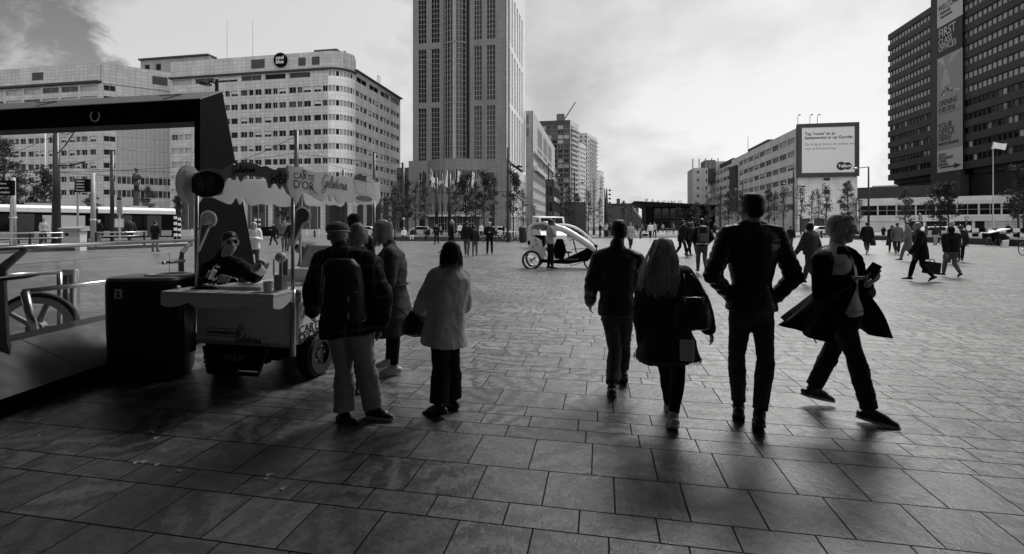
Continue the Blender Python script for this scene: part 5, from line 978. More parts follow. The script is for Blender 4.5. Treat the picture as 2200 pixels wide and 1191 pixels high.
lob = [(-.02+.155*math.cos(t), 2.06+.20*math.sin(t)) for t in [i*math.pi/12 for i in range(24)]]; MB().prism(lob, c3(LA+.025, -.02, 0), B, Z, A*.02).build('round_sign', 'sheet_plastic', ct, bevel=.003)
MB().prism([(x*.62+.02, z) for x, z in RPl], c3(0, 1.82, 0), A, Z, B*.022).build('back_sign', 'sheet_plastic', ct, bevel=.003)
# lettering on the signs
def wr(s_, px, py, o, d, n, size, mt, par, xs=1., bold=.0, flip=1):
    k = along(o, d, px); text(s_, mt, par, o+d*k+Z*zy(o, d, k, py)+n*.028, d*flip, Z, size, depth=.002, xs=xs, bold=bold)
nR = V*1.0; mat('ink_grey', .05, .6, 0)
wr('CARTE', 653.5, 381, rpo, B, nR*0-V*-.004, .085, 'ink_grey', sg_r, 1.35, .0015); wr("D'OR", 653, 399, rpo, B, nR*0-V*-.004, .115, 'ink_grey', sg_r, 1.3, .002)
k = along(rpo, B, 656); MB().tube([rpo+B*(k+.07)+Z*zy(rpo, B, k, 400)+V*.008, rpo+B*(k+.16)+Z*zy(rpo, B, k, 411)+V*.008, rpo+B*(k+.24)+Z*zy(rpo, B, k, 417)+V*.008], [.008, .006, .001], 4, flat=.3).build('flourish', 'ink_grey', sg_r)
def heart(o, a, b, s_, par, mt): MB().tube([o+a*s_*math.sin(t)**3+b*s_*(.8*math.cos(t)-.33*math.cos(2*t)-.12*math.cos(3*t)) for t in [i*math.pi/10 for i in range(21)]], s_*.16, 4, cap=False).build('heart_mark', mt, par)
k = along(rpo, B, 652.5); heart(rpo+B*k+V*.010+Z*zy(rpo, B, k, 371), B, Z, .030, sg_r, 'ink_grey')
k0, k1 = along(rpo, B, 690), along(rpo, B, 742); script('Gelateria', 'ink_grey', sg_r, rpo+B*k0+V*.006+Z*zy(rpo, B, k0, 402), B, Z, (k1-k0)/5.0, w=.06)
# dark front sign lettering (it faces the shaded station)
fa = -A
k = along(fo, A, 534); script('Gelateria', 'text_black', sg_f, fo+A*along(fo, A, 498)-B*.004+Z*zy(fo, A, k, 371), fa, Z, .052, w=.07)
k = along(fo, A, 602); text('CARTE', 'text_black', sg_f, fo+A*k-B*.006+Z*zy(fo, A, k, 379), fa, Z, .058, depth=.002, xs=1.15); text("D'OR", 'text_black', sg_f, fo+A*k-B*.006+Z*zy(fo, A, k, 390), fa, Z, .075, depth=.002, xs=1.15, bold=.0015); heart(fo+A*k-B*.006+Z*zy(fo, A, k, 371), fa, Z, .018, sg_f, 'text_black')
# printed ice creams: dark tubs on the front sign, cups on the side sign
k = along(fo, A, 444); z_ = zy(fo, A, k, 396); pr_ = [(p[0], p[1]) for p in FPl]
mat('print_dark', .012, .5, .5, 22); mat('print_mid', .10, .5, .5, 30); mat('print_light', .5, .5, .2, 30); mat('wafer', .26, .6, .3, 40); mat('cream', .62, .6, .25, 25, bump=.1); translucent('cream', .4); translucent('wafer', .3)
m_ = MB(); m_.prism([(k+.205*math.cos(t)*(1 if math.cos(t) > 0 else 1.05), z_+.135*math.sin(t)) for t in [i*math.pi/16 for i in range(32)]], fo-B*.0015, A, Z, -B*.003); p1 = m_.build('printed_ice_cream', 'print_dark', sg_f)
for dx, rr in ((.06, .05), (-.05, .055)): MB().prism([(k+dx+rr*math.cos(t), z_+rr*1.5*math.sin(t)) for t in [i*math.pi/12 for i in range(24)]], fo-B*.005, A, Z, -B*.002).build('scoop', 'print_mid', p1)
for px, py, rr, dk in ((774, 388, .085, 'print_dark'), (794, 391, .075, 'print_light')):
    k = along(rpo, B, px); z_ = zy(rpo, B, k, py); po = rpo+V*.0015
    c_ = MB().prism([(k-rr*1.9, z_-.01), (k+rr*1.9, z_-.01), (k+rr*1.2, z_-.17), (k-rr*1.2, z_-.17)], po, B, Z, V*.002).build('printed_cup', 'print_light' if dk == 'print_dark' else 'light_grey', sg_r); MB().prism([(k+rr*1.9*math.cos(t), z_+.0+rr*(.9+.12*math.sin(5*t))*math.sin(t)) for t in [i*math.pi/16 for i in range(17)]], po+V*.002, B, Z, V*.002).build('scoop', dk, c_)
k = along(rpo, B, 783); z_ = zy(rpo, B, k, 427); MB().prism([(k+.22*math.cos(t), z_+.035*math.sin(t)) for t in [i*math.pi/10 for i in range(20)]], rpo+V*.003, B, Z, V*.002).build('printed_shade', 'print_mid', sg_r)
# poles
for nm, a_, b__, z0 in (('pole', 1.115, 0, .95), ('pole', 0, 0, .34), ('pole', 0, 1.76, .95), ('pole', 1.115, 1.76, .95)):
    MB().tube([c3(a_, b__, z0), c3(a_, b__, 2.08)], .0175, 14).build('pole', 'satin_steel', ct, smooth=True)
MB().tube([c3(0, 0, .32), c3(0, 0, .99)], .030, 14).build('pole_socket', 'satin_steel', ct, smooth=True)
# body
MB().box(cfr, .02, 1.16, .03, .24, .40, .90).box(cfr, .021, .86, .24, 1.72, .401, .899).build('cabinet', 'white_plastic', ct, bevel=.02)
MB().box(cfr, .10, 1.08, .012, .03, .432, .86).build('front_panel', 'white_plastic', ct, bevel=.004); MB().box(cfr, .0, .02, .10, 1.64, .455, .86).build('side_panel', 'white_plastic', ct, bevel=.004)
MB().box(cfr, -.005, 1.18, -.0, .012, .40, .425).build('bumper_strip', 'light_grey', ct)
fp = c3(0, .010, 0); k = along(fp, A, 545); zq_ = zy(fp, A, k, 738); l1 = script('Gelateria', 'ink_grey', ct, fp+A*along(fp, A, 503)-B*.002+Z*zy(fp, A, along(fp, A, 503), 735), fa, Z, .060, w=.06)
k = along(fp, A, 478); zc = zy(fp, A, k, 714); text('www.belicio.nl', 'ink_grey', ct, fp+A*k-B*.003+Z*zc, fa, Z, .062, depth=.002, bold=.0015)
hw, hh = .205, .038; pts = [(hw-hh+hh*math.cos(t), hh*math.sin(t)) for t in [-math.pi/2+i*math.pi/8 for i in range(9)]]+[(-hw+hh+hh*math.cos(t), hh*math.sin(t)) for t in [math.pi/2+i*math.pi/8 for i in range(9)]]; pts.append(pts[0])
MB().tube([fp+A*(k-x)-B*.003+Z*(zc+y) for x, y in pts], .0035, 4, cap=False).build('pill_outline', 'ink_grey', ct)
for dx, dz in ((.20, .045), (.215, .075), (.235, .05)): MB().torus(fp+A*(k-dx)-B*.003+Z*(zc+dz), .018, .003, B, 16, 4).build('ball_mark', 'ink_grey', ct)
MB().tube([fp+A*(k-.185)-B*.003+Z*(zc+.03), fp+A*(k-.20)-B*.003+Z*(zc-.045), fp+A*(k-.24)-B*.003+Z*(zc+.03)], .003, 4).build('cone_mark', 'ink_grey', ct)
sp = c3(0, 0, 0)+V*.0015; k = along(sp, B, 664); text('CARTE', 'text_black', ct, sp+B*(k+.03)+V*.002+Z*zy(sp, B, k, 704), B, Z, .12, depth=.002, xs=1.1, bold=.001); text("D'OR", 'text_black', ct, sp+B*(k+.02)+V*.002+Z*zy(sp, B, k, 723), B, Z, .155, depth=.002, xs=1.1, bold=.002)
script('Gelateria', 'text_black', ct, sp+B*along(sp, B, 641)+V*.004+Z*zy(sp, B, .1, 684), B, Z, .10, w=.05)
# counter with a wavy skirt
zc1 = .985; ctop = MB().box(cfr, -.02, 1.22, -.32, .02, zc1-.03, zc1).box(cfr, -.06, .90, .02, 1.80, zc1-.03, zc1).box(cfr, .90, 1.22, .02, .14, zc1-.03, zc1).build('counter', 'white_plastic', ct, bevel=.006)
def skirt(o, d, L, n_, waves, nm='skirt', h0=.075, h1=.05):
    m = 60; pts = [(0, zc1-.031), (L, zc1-.031)]+[(L*(1-i/m), zc1-.03-h0-h1*abs(math.sin(math.pi*waves*(1-i/m)+.5))**1.0) for i in range(m+1)]
    MB().prism(pts, o, d, Z, n_*.014).build(nm, 'white_plastic', ct)
skirt(c3(-.02, -.305, 0), A, .61, -B, 1.6); skirt(c3(.595, -.305, 0), A, .625, -B, 1.6); skirt(c3(-.005, -.32, 0), B, .30, V, 1.0); skirt(c3(-.05, .04, 0), B, 1.75, V, 3.2); skirt(c3(1.21, -.32, 0), B, .45, A, 1.)
for a_, b__ in ((1.08, -.12), (.86, -.14)): MB().tube([c3(a_, b__, .955), c3(a_, b__, .88)], .045, 20).build('counter_leg', 'light_grey', ct, smooth='auto'); MB().lathe(c3(a_, b__, .88), [(.09, -.012), (.09, 0)], 20).build('counter_foot', 'black_metal', ct)
MB().tube([c3(1.08, -.12, .87), c3(1.08, -.12, .35)], .05, 18).build('counter_column', 'satin_steel', ct, smooth=True)
# chassis and wheels
ch = MB().box(cfr, .16, 1.02, .0, 1.7, .26, .40).box(cfr, .25, .93, -.06, .02, .24, .40).build('chassis', 'black_paint', ct, bevel=.01)
m_ = MB(); m_.tube([c3(.98, -.05, .39), c3(.90, -.09, .14), c3(.32, -.09, .14), c3(.24, -.05, .39)], .022, 4); m_.build('front_bar', 'dark_metal', ct)
pl = MB().box(cfr, .30, .92, -.075, -.062, .17, .38).build('front_plate', 'black_paint', ct); text('STINT', 'ink_light' if 'ink_light' in M else 'text_grey', pl, c3(.60, -.078, .285), fa, Z, .085, depth=.002, bold=.003)
for x in (.80, .40): MB().box(cfr, x-.04, x+.04, -.08, -.076, .318, .324).build('slot', 'text_grey', pl)
MB().tube([c3(.585, -.08, .33), c3(.61, -.08, .352)], .004, 4).tube([c3(.61, -.08, .345), c3(.635, -.08, .352)], .004, 4).lathe(c3(.605, -.08, .362), [(.008, -.001), (.008, .001)], 10, axis=B).build('figure_mark', 'text_grey', pl)
for a_, b__ in ((.02, .42), (1.02, .30), (.02, 1.45), (1.02, 1.45)):
    c = c3(a_, b__, .235); Rw = .235; w = MB().lathe(c, [(.13, -.085), (Rw-.03, -.09), (Rw, -.06), (Rw, .06), (Rw-.03, .09), (.13, .085)], 36, axis=V, cap=False).build('wheel', 'rubber', ct, smooth='auto'); m_ = MB()
    for k in range(30):
        q = 2*math.pi*k/30; d = B*math.cos(q)+Z*math.sin(q); tn = V.cross(d)
        for sg in (-1, 0, 1): m_.cbox(c+d*(Rw+.006)+V*.05*sg+tn*(.012 if sg else 0), .036, .022, .02, a=V) if False else m_.hexa([c+d*(Rw-.004+h)+V*(.05*sg+x)+tn*(y+(.016 if sg == 0 else 0)) for h in (0, .016) for x, y in ((-.02, -.010), (.02, -.010), (.02, .010), (-.02, .010))])
    m_.build('tread', 'rubber', w)
    m_ = MB(); m_.lathe(c, [(0, .05), (.05, .055), (.06, .03), (.125, .045), (.135, .07), (.135, .085)], 28, axis=V, cap=False); m_.lathe(c, [(.0, -.05), (.125, -.045), (.135, -.085)], 28, axis=V, cap=False); rm = m_.build('rim', 'black_metal', w, smooth='auto')
    for k in range(5): q = 2*math.pi*k/5; MB().sphere(c+V*.05+(B*math.cos(q)+Z*math.sin(q))*.085, .011, 8).build('wheel_nut', 'steel', rm)
sd3 = MB().box(cfr, -.04, -.01, .62, 1.25, .30, .42).build('side_board', 'black_paint', ct); text('boer', 'text_white', sd3, c3(-.042, .80, .385), B, Z, .07, depth=.002, shear=.25); MB().box(cfr, -.05, -.045, .92, 1.08, .29, .34).build('small_plate', 'white_paint', sd3)
# flat ice cream cones fixed to the poles
def cone_sign(pole_a, pxs, label, side):
    po = c3(pole_a, 0, 0)-B*.03; kx = lambda px: along(po, A, px); out = []
    L_ = [(0, 0), (.30, .62), (.46, .70), (.52, .82), (.50, .95), (.42, 1.04), (.30, 1.08), (.18, 1.06), (.09, .98), (.07, .85), (.06, .70), (-.02, .05)]
    x0_, x1_, y0_, y1_ = pxs; sc_ = (kx(x1_)-kx(x0_))/.54; zb_, zt_ = zy(po, A, kx(x0_), y1_), zy(po, A, kx(x0_), y0_); Q = lambda u_, v_: (kx(x0_)+sc_*u_, zb_+(zt_-zb_)*v_/1.08)
    t = thing('cone_sign', po+A*kx(x0_)+Z*zb_, label, 'sign', None); pts = smooth_outline([Q(*p) for p in L_], 4); ring = [po+A*x+Z*z for x, z in pts]; ring.append(ring[0]); MB().tube(ring, .012, 6, cap=False).build('border', 'sheet_plastic', t, smooth=True)
    w = [Q(*p) for p in ((.0, .04), (.30, .62), (.44, .70), (.06, .70))]; MB().prism(w, po-B*.003, A, Z, B*.003).build('wafer', 'wafer', t)
    sc2 = smooth_outline([Q(*p) for p in ((.06, .69), (.07, .76), (.07, .86), (.09, .97), (.18, 1.05), (.30, 1.07), (.42, 1.03), (.50, .94), (.51, .83), (.46, .71), (.34, .67), (.20, .70))], 3); MB().prism(sc2, po-B*.006, A, Z, B*.003).build('scoop', 'cream' if side else 'wafer', t)
    for zz3 in (.55,): c = po+A*kx(x0_)+Z*(zb_+(zt_-zb_)*zz3); MB().tube([c+A*0, c3(pole_a, 0, c.z)], .010, 8).build('clamp', 'satin_steel', t)
    return t
cone_sign(1.115, (428, 465, 455, 537), 'flat cut-out ice cream cone with pale scoop on the left pole of the cart', True)
cone_sign(0, (631, 667, 447, 528), 'flat cut-out ice cream cone with dark scoop on the right pole of the cart', False)
# things on the counter
def on(a_, b__, z=zc1): return c3(a_, b__, z)
def ctag(o, l, c): return tag(o, l, c)
p = on(.12, -.02); t = thing('cone_holder', p, 'tall clear tube of stacked wafer cups with a plastic bag on top, on the counter', 'cone holder'); m_ = MB(); m_.box((p, A, B), -.045, .045, -.045, .045, .0, .15); m_.build('wafer_stack', 'wafer', t)
for x in (-.045, .045):
    for y in (-.045, .045): MB().box((p, A, B), x-.005, x+.005, y-.005, y+.005, .15, .31).build('corner_rod', 'light_grey', t)
MB().box((p, A, B), -.04, .04, .044, .046, .15, .31).build('back_plate', 'grey_paint', t); m_ = MB(); m_.sphere(p+Z*.325, .056, 14, sc=(1, 1, .95)); m_.build('plastic_cover', 'white_plastic', t, smooth=True)
p = on(.15, -.17); mb = MB().lathe(p, [(.036, .0), (.044, .095), (.047, .10), (.043, .10), (.035, .006), (0, .006)], 26, cap=False)
for k in range(5): mb.torus(p+Z*(.03+.014*k), .0395+.0012*k, .0016, Z, 24, 4)
tag(mb.build('paper_cup', 'white_plastic', None, smooth=True, origin=p), 'stack of ribbed white paper cups on the counter before the cone holder', 'cup')
t = thing('freezer_lid', on(.78, .10), 'flat white freezer lid with a wire handle, left on the counter', 'lid'); MB().box((on(.55, .02), A, B), -.28, .28, -.14, .16, .0, .035).build('lid_plate', 'light_grey', t, bevel=.01); MB().torus(on(.72, .04, zc1+.035), .07, .005, B, 16, 6, a0=-math.pi/2+0, a1=math.pi/2).build('handle', 'steel', t, smooth=True)
t = thing('freezer_lid', on(.45, .5), 'flat white freezer lid with a wire handle, right of the other one', 'lid'); MB().box((on(.30, .42), A, B), -.20, .22, -.16, .18, .0, .035).build('lid_plate', 'white_plastic', t, bevel=.01); MB().torus(on(.38, .42, zc1+.035), .07, .005, B, 16, 6, a0=-math.pi/2, a1=math.pi/2).build('handle', 'steel', t, smooth=True)
p = on(.12, .75); t = thing('display_case', p, 'white ice cream display box with raised lids and a price card, right on the counter', 'display case'); MB().box((p, A, B), -.18, .30, -.35, .6, 0, .17).build('case', 'white_plastic', t, bevel=.015); MB().hexa([p+A*x+B*y+Z*z for x, y, z in ((-.16, -.3, .18), (.12, -.3, .18), (.12, -.27, .175), (-.16, -.27, .175), (-.16, -.12, .42), (.12, -.12, .42), (.12, -.09, .41), (-.16, -.09, .41))]).build('raised_lid', 'white_plastic', t, bevel=.006)
l2 = MB().hexa([p+A*x+B*y+Z*z for x, y, z in ((-.16, .1, .20), (.02, .1, .20), (.02, .13, .2), (-.16, .13, .2), (-.20, .22, .56), (-.02, .22, .56), (-.02, .25, .55), (-.20, .25, .55))]).build('raised_lid', 'white_plastic', t, bevel=.006)
b3 = (B*.18+Z*.24).normalized(); text('2', 'ink_grey', t, p-A*.02+B*-.215+Z*.30-(b3.cross(A)*-1)*.004+B*-.012, fa, b3, .11, depth=.002)
for i, (a_, b__, w, h, rot, mt, lb) in enumerate(((1.08, -.22, .09, .055, 5, 'white_paint', 'white leaflet at the left end of the counter'), (.93, -.23, .10, .07, -4, 'print_mid', 'grey printed leaflet second from the left on the counter'), (.76, -.22, .12, .06, 3, 'light_grey', 'pale leaflet before the tray on the counter'), (.55, -.24, .09, .06, -2, 'print_light', 'pale leaflet in the middle of the counter edge'), (.38, -.25, .085, .05, 2, 'white_paint', 'white leaflet below the paper cups'), (.20, -.24, .08, .05, -3, 'print_light', 'pale leaflet second from the right corner of the counter'), (.08, -.22, .06, .06, 6, 'print_mid', 'grey leaflet at the right front corner of the counter'))):
    p = on(a_, b__, zc1+.001); d = (A*math.cos(R(rot))+B*math.sin(R(rot))); o_ = MB().box((p, d, Z.cross(d)), -w*.8, w*.8, -h, h, 0, .003).build('leaflet', mt, None, origin=p); tag(o_, lb, 'leaflet', 'leaflets on the cart counter'); m_ = MB()
    for q in range(3): m_.box((p, d, Z.cross(d)), -w*.6, w*.5, -h*.7+q*h*.45, -h*.6+q*h*.45+.004, .0031, .0036)
    m_.build('printed_lines', 'text_grey', o_)
p = on(.90, -.10, zc1+.004); t = thing('tray', p, 'dark tray with foil and a folded card on the left of the counter', 'tray'); MB().box((p, A, B), -.15, .13, -.08, .08, 0, .008).build('tray_plate', 'black_paint', t, bevel=.003); MB().box((p, A, B), -.12, .10, -.06, .07, .018, .026).build('tray_plate', 'black_paint', t, bevel=.003); m_ = MB()
for q in range(9): rr = random.Random(q); m_.sphere(p+A*rr.uniform(-.09, .09)+B*rr.uniform(-.05, .05)+Z*.03, rr.uniform(.012, .024), 7)
m_.build('foil', 'steel', t); MB().hexa([p+A*x+B*y+Z*z for x, y, z in ((-.15, .1, .05), (-.02, .1, .05), (-.02, .11, .05), (-.15, .11, .05), (-.17, .13, .11), (-.04, .13, .13), (-.04, .14, .13), (-.17, .14, .11))]).build('card', 'print_light', t)
p = on(1.15, -.20, zc1); tag(MB().tube([p, p+Z*.035-A*.02], .016, 12).build('roll', 'white_paint', None, origin=p), 'small white paper roll at the left corner of the counter', 'roll')
# ================================================================ cycle taxi
Yr = 18.4; ro = gx(1150, Yr); RA = (V*.995+U*.02).normalized(); RB = Z.cross(RA); sc_ = Yr/F; t = thing('cycle_taxi', ro+RA*1.2, 'cycle taxi with a white bubble cabin, curved white roof arms and a low dark nose', 'cycle taxi')
q = lambda px, py, w=0: ro+RA*((px-1150)*sc_)+Z*((572.5-py)*sc_)+RB*w
def zc_(p): return (1100+p[0]*.1848, 400+p[1]*.1848)
side = [zc_(p) for p in ((190, 560), (186, 500), (215, 445), (262, 412), (330, 404), (410, 405), (405, 425), (350, 432), (270, 440), (235, 490), (235, 560), (250, 580), (300, 590), (350, 625), (365, 700), (395, 830), (330, 800), (290, 755), (240, 745), (215, 740))]
for w in (-.48, .44): MB().prism([((x-1150)*sc_, (572.5-y)*sc_) for x, y in side], ro+RB*w, RA, Z, RB*.04).build('side_panel', 'white_plastic', t, bevel=.01)
m_ = MB(); pr_ = [zc_(p) for p in ((192, 560), (188, 500), (217, 447), (264, 414), (330, 406), (410, 407))]
for a_, b__ in zip(pr_, pr_[1:]): m_.hexa([q(*a_, -.44), q(*b__, -.44), q(*b__, .44), q(*a_, .44), q(a_[0], a_[1]+.8, -.44), q(b__[0], b__[1]+.8, -.44), q(b__[0], b__[1]+.8, .44), q(a_[0], a_[1]+.8, .44)])
m_.build('cabin_roof', 'white_plastic', t); mat('cabin_window', .25, .08, .1, 3, spec=.8); MB().prism([((x-1150)*sc_, (572.5-y)*sc_) for x, y in [zc_(p) for p in ((232, 488), (272, 442), (400, 428), (400, 488))]], ro-RB*.45, RA, Z, RB*.02).build('side_window', 'cabin_window', t)
MB().prism([((x-1150)*sc_, (572.5-y)*sc_) for x, y in [zc_(p) for p in ((245, 560), (390, 560), (390, 660), (372, 700), (350, 610), (300, 585))]], ro-RB*.3, RA, Z, RB*.6).build('seat', 'black_paint', t, bevel=.02)
for w in (-.46, .40):
    m_ = MB(); ps = catmull([q(*zc_(p), w*(1-.35*i/6)) for i, p in enumerate(((380, 418), (530, 462), (640, 512), (760, 585), (850, 645), (920, 695), (950, 725)))], 4); m_.tube(ps, [.055+.03*math.sin(math.pi*i/(len(ps)-1)) for i in range(len(ps))], 10, flat=1.4); m_.build('roof_arm', 'white_plastic', t, smooth=True)
m_ = MB(); m_.tube(catmull([q(*zc_(p), .1) for p in ((520, 440), (650, 446), (780, 500), (900, 600), (975, 685))], 4), [.05]*17, 10); m_.build('roof_arm', 'white_plastic', t, smooth=True)
MB().prism([((x-1150)*sc_, (572.5-y)*sc_) for x, y in [zc_(p) for p in ((320, 820), (470, 850), (620, 825), (760, 760), (900, 690), (985, 660), (975, 740), (880, 845), (650, 885), (480, 880), (330, 870))]], ro-RB*.22, RA, Z, RB*.44).build('nose_body', 'black_paint', t, bevel=.03)
tx = text('velotaxi.nl', 'text_grey', t, q(1227, 553, -.235), RA, (Z*.97+RA*.0).normalized(), .13, depth=.004, bold=.002)
for px, py in ((190, 500), (290, 610), (265, 690), (300, 660)): x, y = zc_((px, py)); MB().lathe(q(x, y, -.485), [(.06, -.002), (.06, .002)], 14, axis=RB).build('sticker', 'print_light', t)
x, y = zc_((213, 640)); MB().box((q(x, y, -.49), RA, RB), -.05, .05, -.002, .004, -.07, .07).build('sticker', 'black_paint', t); x, y = zc_((800, 598)); MB().box((q(x, y, -.40), RA, RB), -.06, .06, -.002, .004, -.05, .05).build('sticker', 'black_paint', t)
for w in (-.50, .50):
    c = q(1145, 555, w); Rw = .335; wl = MB().torus(c, Rw, .03, RB, 32, 8).build('wheel', 'rubber', t, smooth=True); MB().torus(c, Rw-.045, .016, RB, 32, 6).build('rim', 'steel', wl, smooth=True); m_ = MB()
    for k in range(12): an = math.pi*k/12; m_.tube([c+(RA*math.cos(an)+Z*math.sin(an))*.28, c-(RA*math.cos(an)+Z*math.sin(an))*.28], .003, 3)
    m_.lathe(c, [(.05, -.04), (.05, .04)], 12, axis=RB); m_.build('spokes', 'satin_steel', wl)
c = q(1268, 560, 0); wl = MB().torus(c, .24, .03, RB, 26, 8).build('wheel', 'rubber', t, smooth=True); MB().lathe(c, [(.05, -.05), (.05, .05)], 12, axis=RB).build('hub', 'steel', wl)
m_ = MB(); m_.tube([q(*zc_((745, 760))), q(*zc_((715, 640))), q(*zc_((712, 600)))], .025, 8); m_.tube([q(*zc_((670, 618)), -.28), q(*zc_((715, 600)), -.1), q(*zc_((715, 600)), .1), q(*zc_((760, 610)), .28)], .018, 8); m_.build('handlebar', 'black_metal', t, smooth=True)
m_ = MB(); m_.sphere(q(*zc_((650, 752))), .12, 12, sc=(1.3, .8, .4)); m_.tube([q(*zc_((650, 760))), q(*zc_((665, 830)))], .025, 7); m_.build('saddle', 'leather', t, smooth=True)
MB().prism([((x-1150)*sc_, (572.5-y)*sc_) for x, y in [zc_(p) for p in ((520, 600), (590, 600), (630, 740), (600, 830), (500, 830), (480, 720))]], ro-RB*.15, RA, Z, RB*.3).build('rain_cover', 'cloth_black' if 'cloth_black' in M else 'black_paint', t, bevel=.03)
m_ = MB(); m_.tube([q(*zc_((690, 720)), -.1), q(*zc_((890, 700)), -.1)], .014, 6).tube([q(*zc_((640, 860)), -.1), q(*zc_((690, 905)), -.1), q(*zc_((880, 845)), -.1)], .012, 6); m_.build('frame_tube', 'black_metal', t, smooth=True)
# ================================================================ people
TMP = bpy.data.scenes.new('workbench'); TVL = TMP.view_layers[0]
def cone_m(mb, p1, p2, r1, r2, fl=None, n=14):
    """closed rounded cone; fl=(direction, factor) flattens it along a direction"""
    p1, p2 = Vector(p1), Vector(p2); d = p2-p1; L = d.length
    d = d.normalized() if L > 1e-6 else Vector((0, 0, 1)); t = Z if abs(d.z) < .9 else Vector((1, 0, 0)); x = d.cross(t).normalized(); y = d.cross(x)
    rings = []
    for i in range(5): a = math.pi/2*i/4; rings.append((-r1*math.cos(a), r1*math.sin(a)))
    for i in range(5): a = math.pi/2*i/4; rings.append((L+r2*math.sin(a), r2*math.cos(a)))
    vs = []; fs = []
    for h, r in rings:
        for j in range(n):
            q = 2*math.pi*j/n; w = x*math.cos(q)*r+y*math.sin(q)*r
            if h < 0: c = p1; w = w+d*h
            elif h > L: c = p2; w = w+d*(h-L)
            else: c = p1+d*h
            if fl: w = w-fl[0]*w.dot(fl[0])*(1-fl[1])
            vs.append(c+w)
    for i in range(len(rings)-1):
        for j in range(n): fs.append((i*n+j, i*n+(j+1) % n, (i+1)*n+(j+1) % n, (i+1)*n+j))
    mb.add(vs, fs)
def ell_m(mb, c, ax, n=16):
    k = n//2+1; vs = []; fs = []
    for i in range(k+1):
        t = math.pi*i/k
        for j in range(n):
            p = 2*math.pi*j/n; vs.append(Vector(c)+ax[0]*math.sin(t)*math.cos(p)+ax[1]*math.sin(t)*math.sin(p)+ax[2]*math.cos(t))
    for i in range(k):
        for j in range(n): fs.append((i*n+j, (i+1)*n+j, (i+1)*n+(j+1) % n, i*n+(j+1) % n))
    mb.add(vs, fs)
def loft_m(mb, rings, n=24):
    """rings: (centre, half width vector, half depth vector); closed at both ends"""
    vs = []; fs = []
    for c, a, b in rings:
        for j in range(n):
            t = 2*math.pi*j/n; ct, st = math.cos(t), math.sin(t); e = .82
            vs.append(Vector(c)+a*math.copysign(abs(ct)**e, ct)+b*math.copysign(abs(st)**e, st))
    for i in range(len(rings)-1):
        for j in range(n): fs.append((i*n+j, i*n+(j+1) % n, (i+1)*n+(j+1) % n, (i+1)*n+j))
    k = len(vs); vs += [Vector(rings[0][0]), Vector(rings[-1][0])]; m = (len(rings)-1)*n
    for j in range(n): fs.append((k, (j+1) % n, j)); fs.append((k+1, m+j, m+(j+1) % n))
    mb.add(vs, fs)
def folds(me, amp, f, seed, up=(.6, .6, 1.), ridge=2.):
    n = len(me.vertices); co = np.empty(n*3); me.vertices.foreach_get('co', co); co = co.reshape(-1, 3)
    no = np.empty(n*3); me.vertex_normals.foreach_get('vector', no); no = no.reshape(-1, 3); rg = np.random.RandomState(seed); d = np.zeros(n)
    for k in range(7):
        w = rg.normal(size=3)*np.array(up); w = w/np.linalg.norm(w)*f*(.7+1.1*rg.rand()); w2 = rg.normal(size=3)*f*.8
        ph = co@w+rg.rand()*6+1.6*np.sin(co@w2+rg.rand()*6); m = .5+.5*np.sin(co@(rg.normal(size=3)*f*.35)+rg.rand()*6)
        d += (1-np.abs(np.sin(ph*.5))**(1/ridge)*2+.4)*m/4.
    co += no*(d*amp)[:, None]; me.vertices.foreach_set('co', co.reshape(-1)); me.update()
def remesh(mb, name, voxel, mt, parent, origin=None, it=3, fold=None, top=False, quilt=None):
    off = wpos(parent) if parent else Vector(origin)
    me = bpy.data.meshes.new(name); me.from_pydata([tuple(v-off) for v in mb.v], [], mb.f); bm = bmesh.new(); bm.from_mesh(me); bmesh.ops.recalc_face_normals(bm, faces=bm.faces); bm.to_mesh(me); bm.free()
    ob = bpy.data.objects.new(name, me); TMP.collection.objects.link(ob)
    m = ob.modifiers.new('r', 'REMESH'); m.mode = 'VOXEL'; m.voxel_size = voxel; m.use_smooth_shade = True
    s = ob.modifiers.new('s', 'SMOOTH'); s.factor = .5; s.iterations = it
    TVL.update(); m2 = bpy.data.meshes.new_from_object(ob.evaluated_get(TVL.depsgraph)); TMP.collection.objects.unlink(ob); bpy.data.objects.remove(ob); bpy.data.meshes.remove(me)
    if quilt: quilt(m2, off)
    if fold: folds(m2, *fold)
    m2.name = name; m2.materials.clear(); m2.materials.append(M[mt] if isinstance(mt, str) else mt); m2.polygons.foreach_set('use_smooth', [True]*len(m2.polygons))
    o = bpy.data.objects.new(name, m2); COL.objects.link(o)
    if parent: o.parent = parent
    else: o.location = off
    return o
mat('skin', .36, .5, .08, 20, bump=.05, spec=.4); mat('skin_dark', .10, .5, .08, 20); mat('hair_dark', .006, .5, .3, 60, spec=.4, stretch=(1, 1, .15)); mat('hair_grey', .32, .5, .35, 60, stretch=(1, 1, .15)); mat('hair_white', .62, .5, .25, 60, stretch=(1, 1, .15)); mat('hair_blond', .78, .35, .5, 90, stretch=(1, 1, .08)); translucent('hair_white', .35); translucent('hair_grey', .3); translucent('hair_blond', .5); mat('hair_brown', .03, .45, .4, 80, stretch=(1, 1, .1))
mat('cloth_black', .007, .8, .3, 30, bump=.25, spec=.2); mat('cloth_dark', .018, .85, .3, 25, bump=.3, spec=.25); mat('denim_dark', .05, .8, .4, 18, bump=.3, spec=.3); mat('denim', .075, .8, .35, 15, bump=.3); mat('cloth_mid', .13, .85, .2, 20, bump=.3); mat('cloth_light', .34, .85, .12, 15, bump=.2); mat('cloth_white', .72, .8, .06, 15, bump=.15); mat('khaki', .30, .85, .15, 14, bump=.25); mat('leather', .008, .34, .3, 16, bump=.5, spec=.5); mat('shoe_black', .008, .42, .2, 20); mat('shoe_white', .42, .5, .1, 20); mat('trench', .50, .75, .12, 12, bump=.25); mat('lens', .006, .05, 0., spec=.8); mat('nylon', .010, .45, .3, 14, bump=.4, spec=.45)
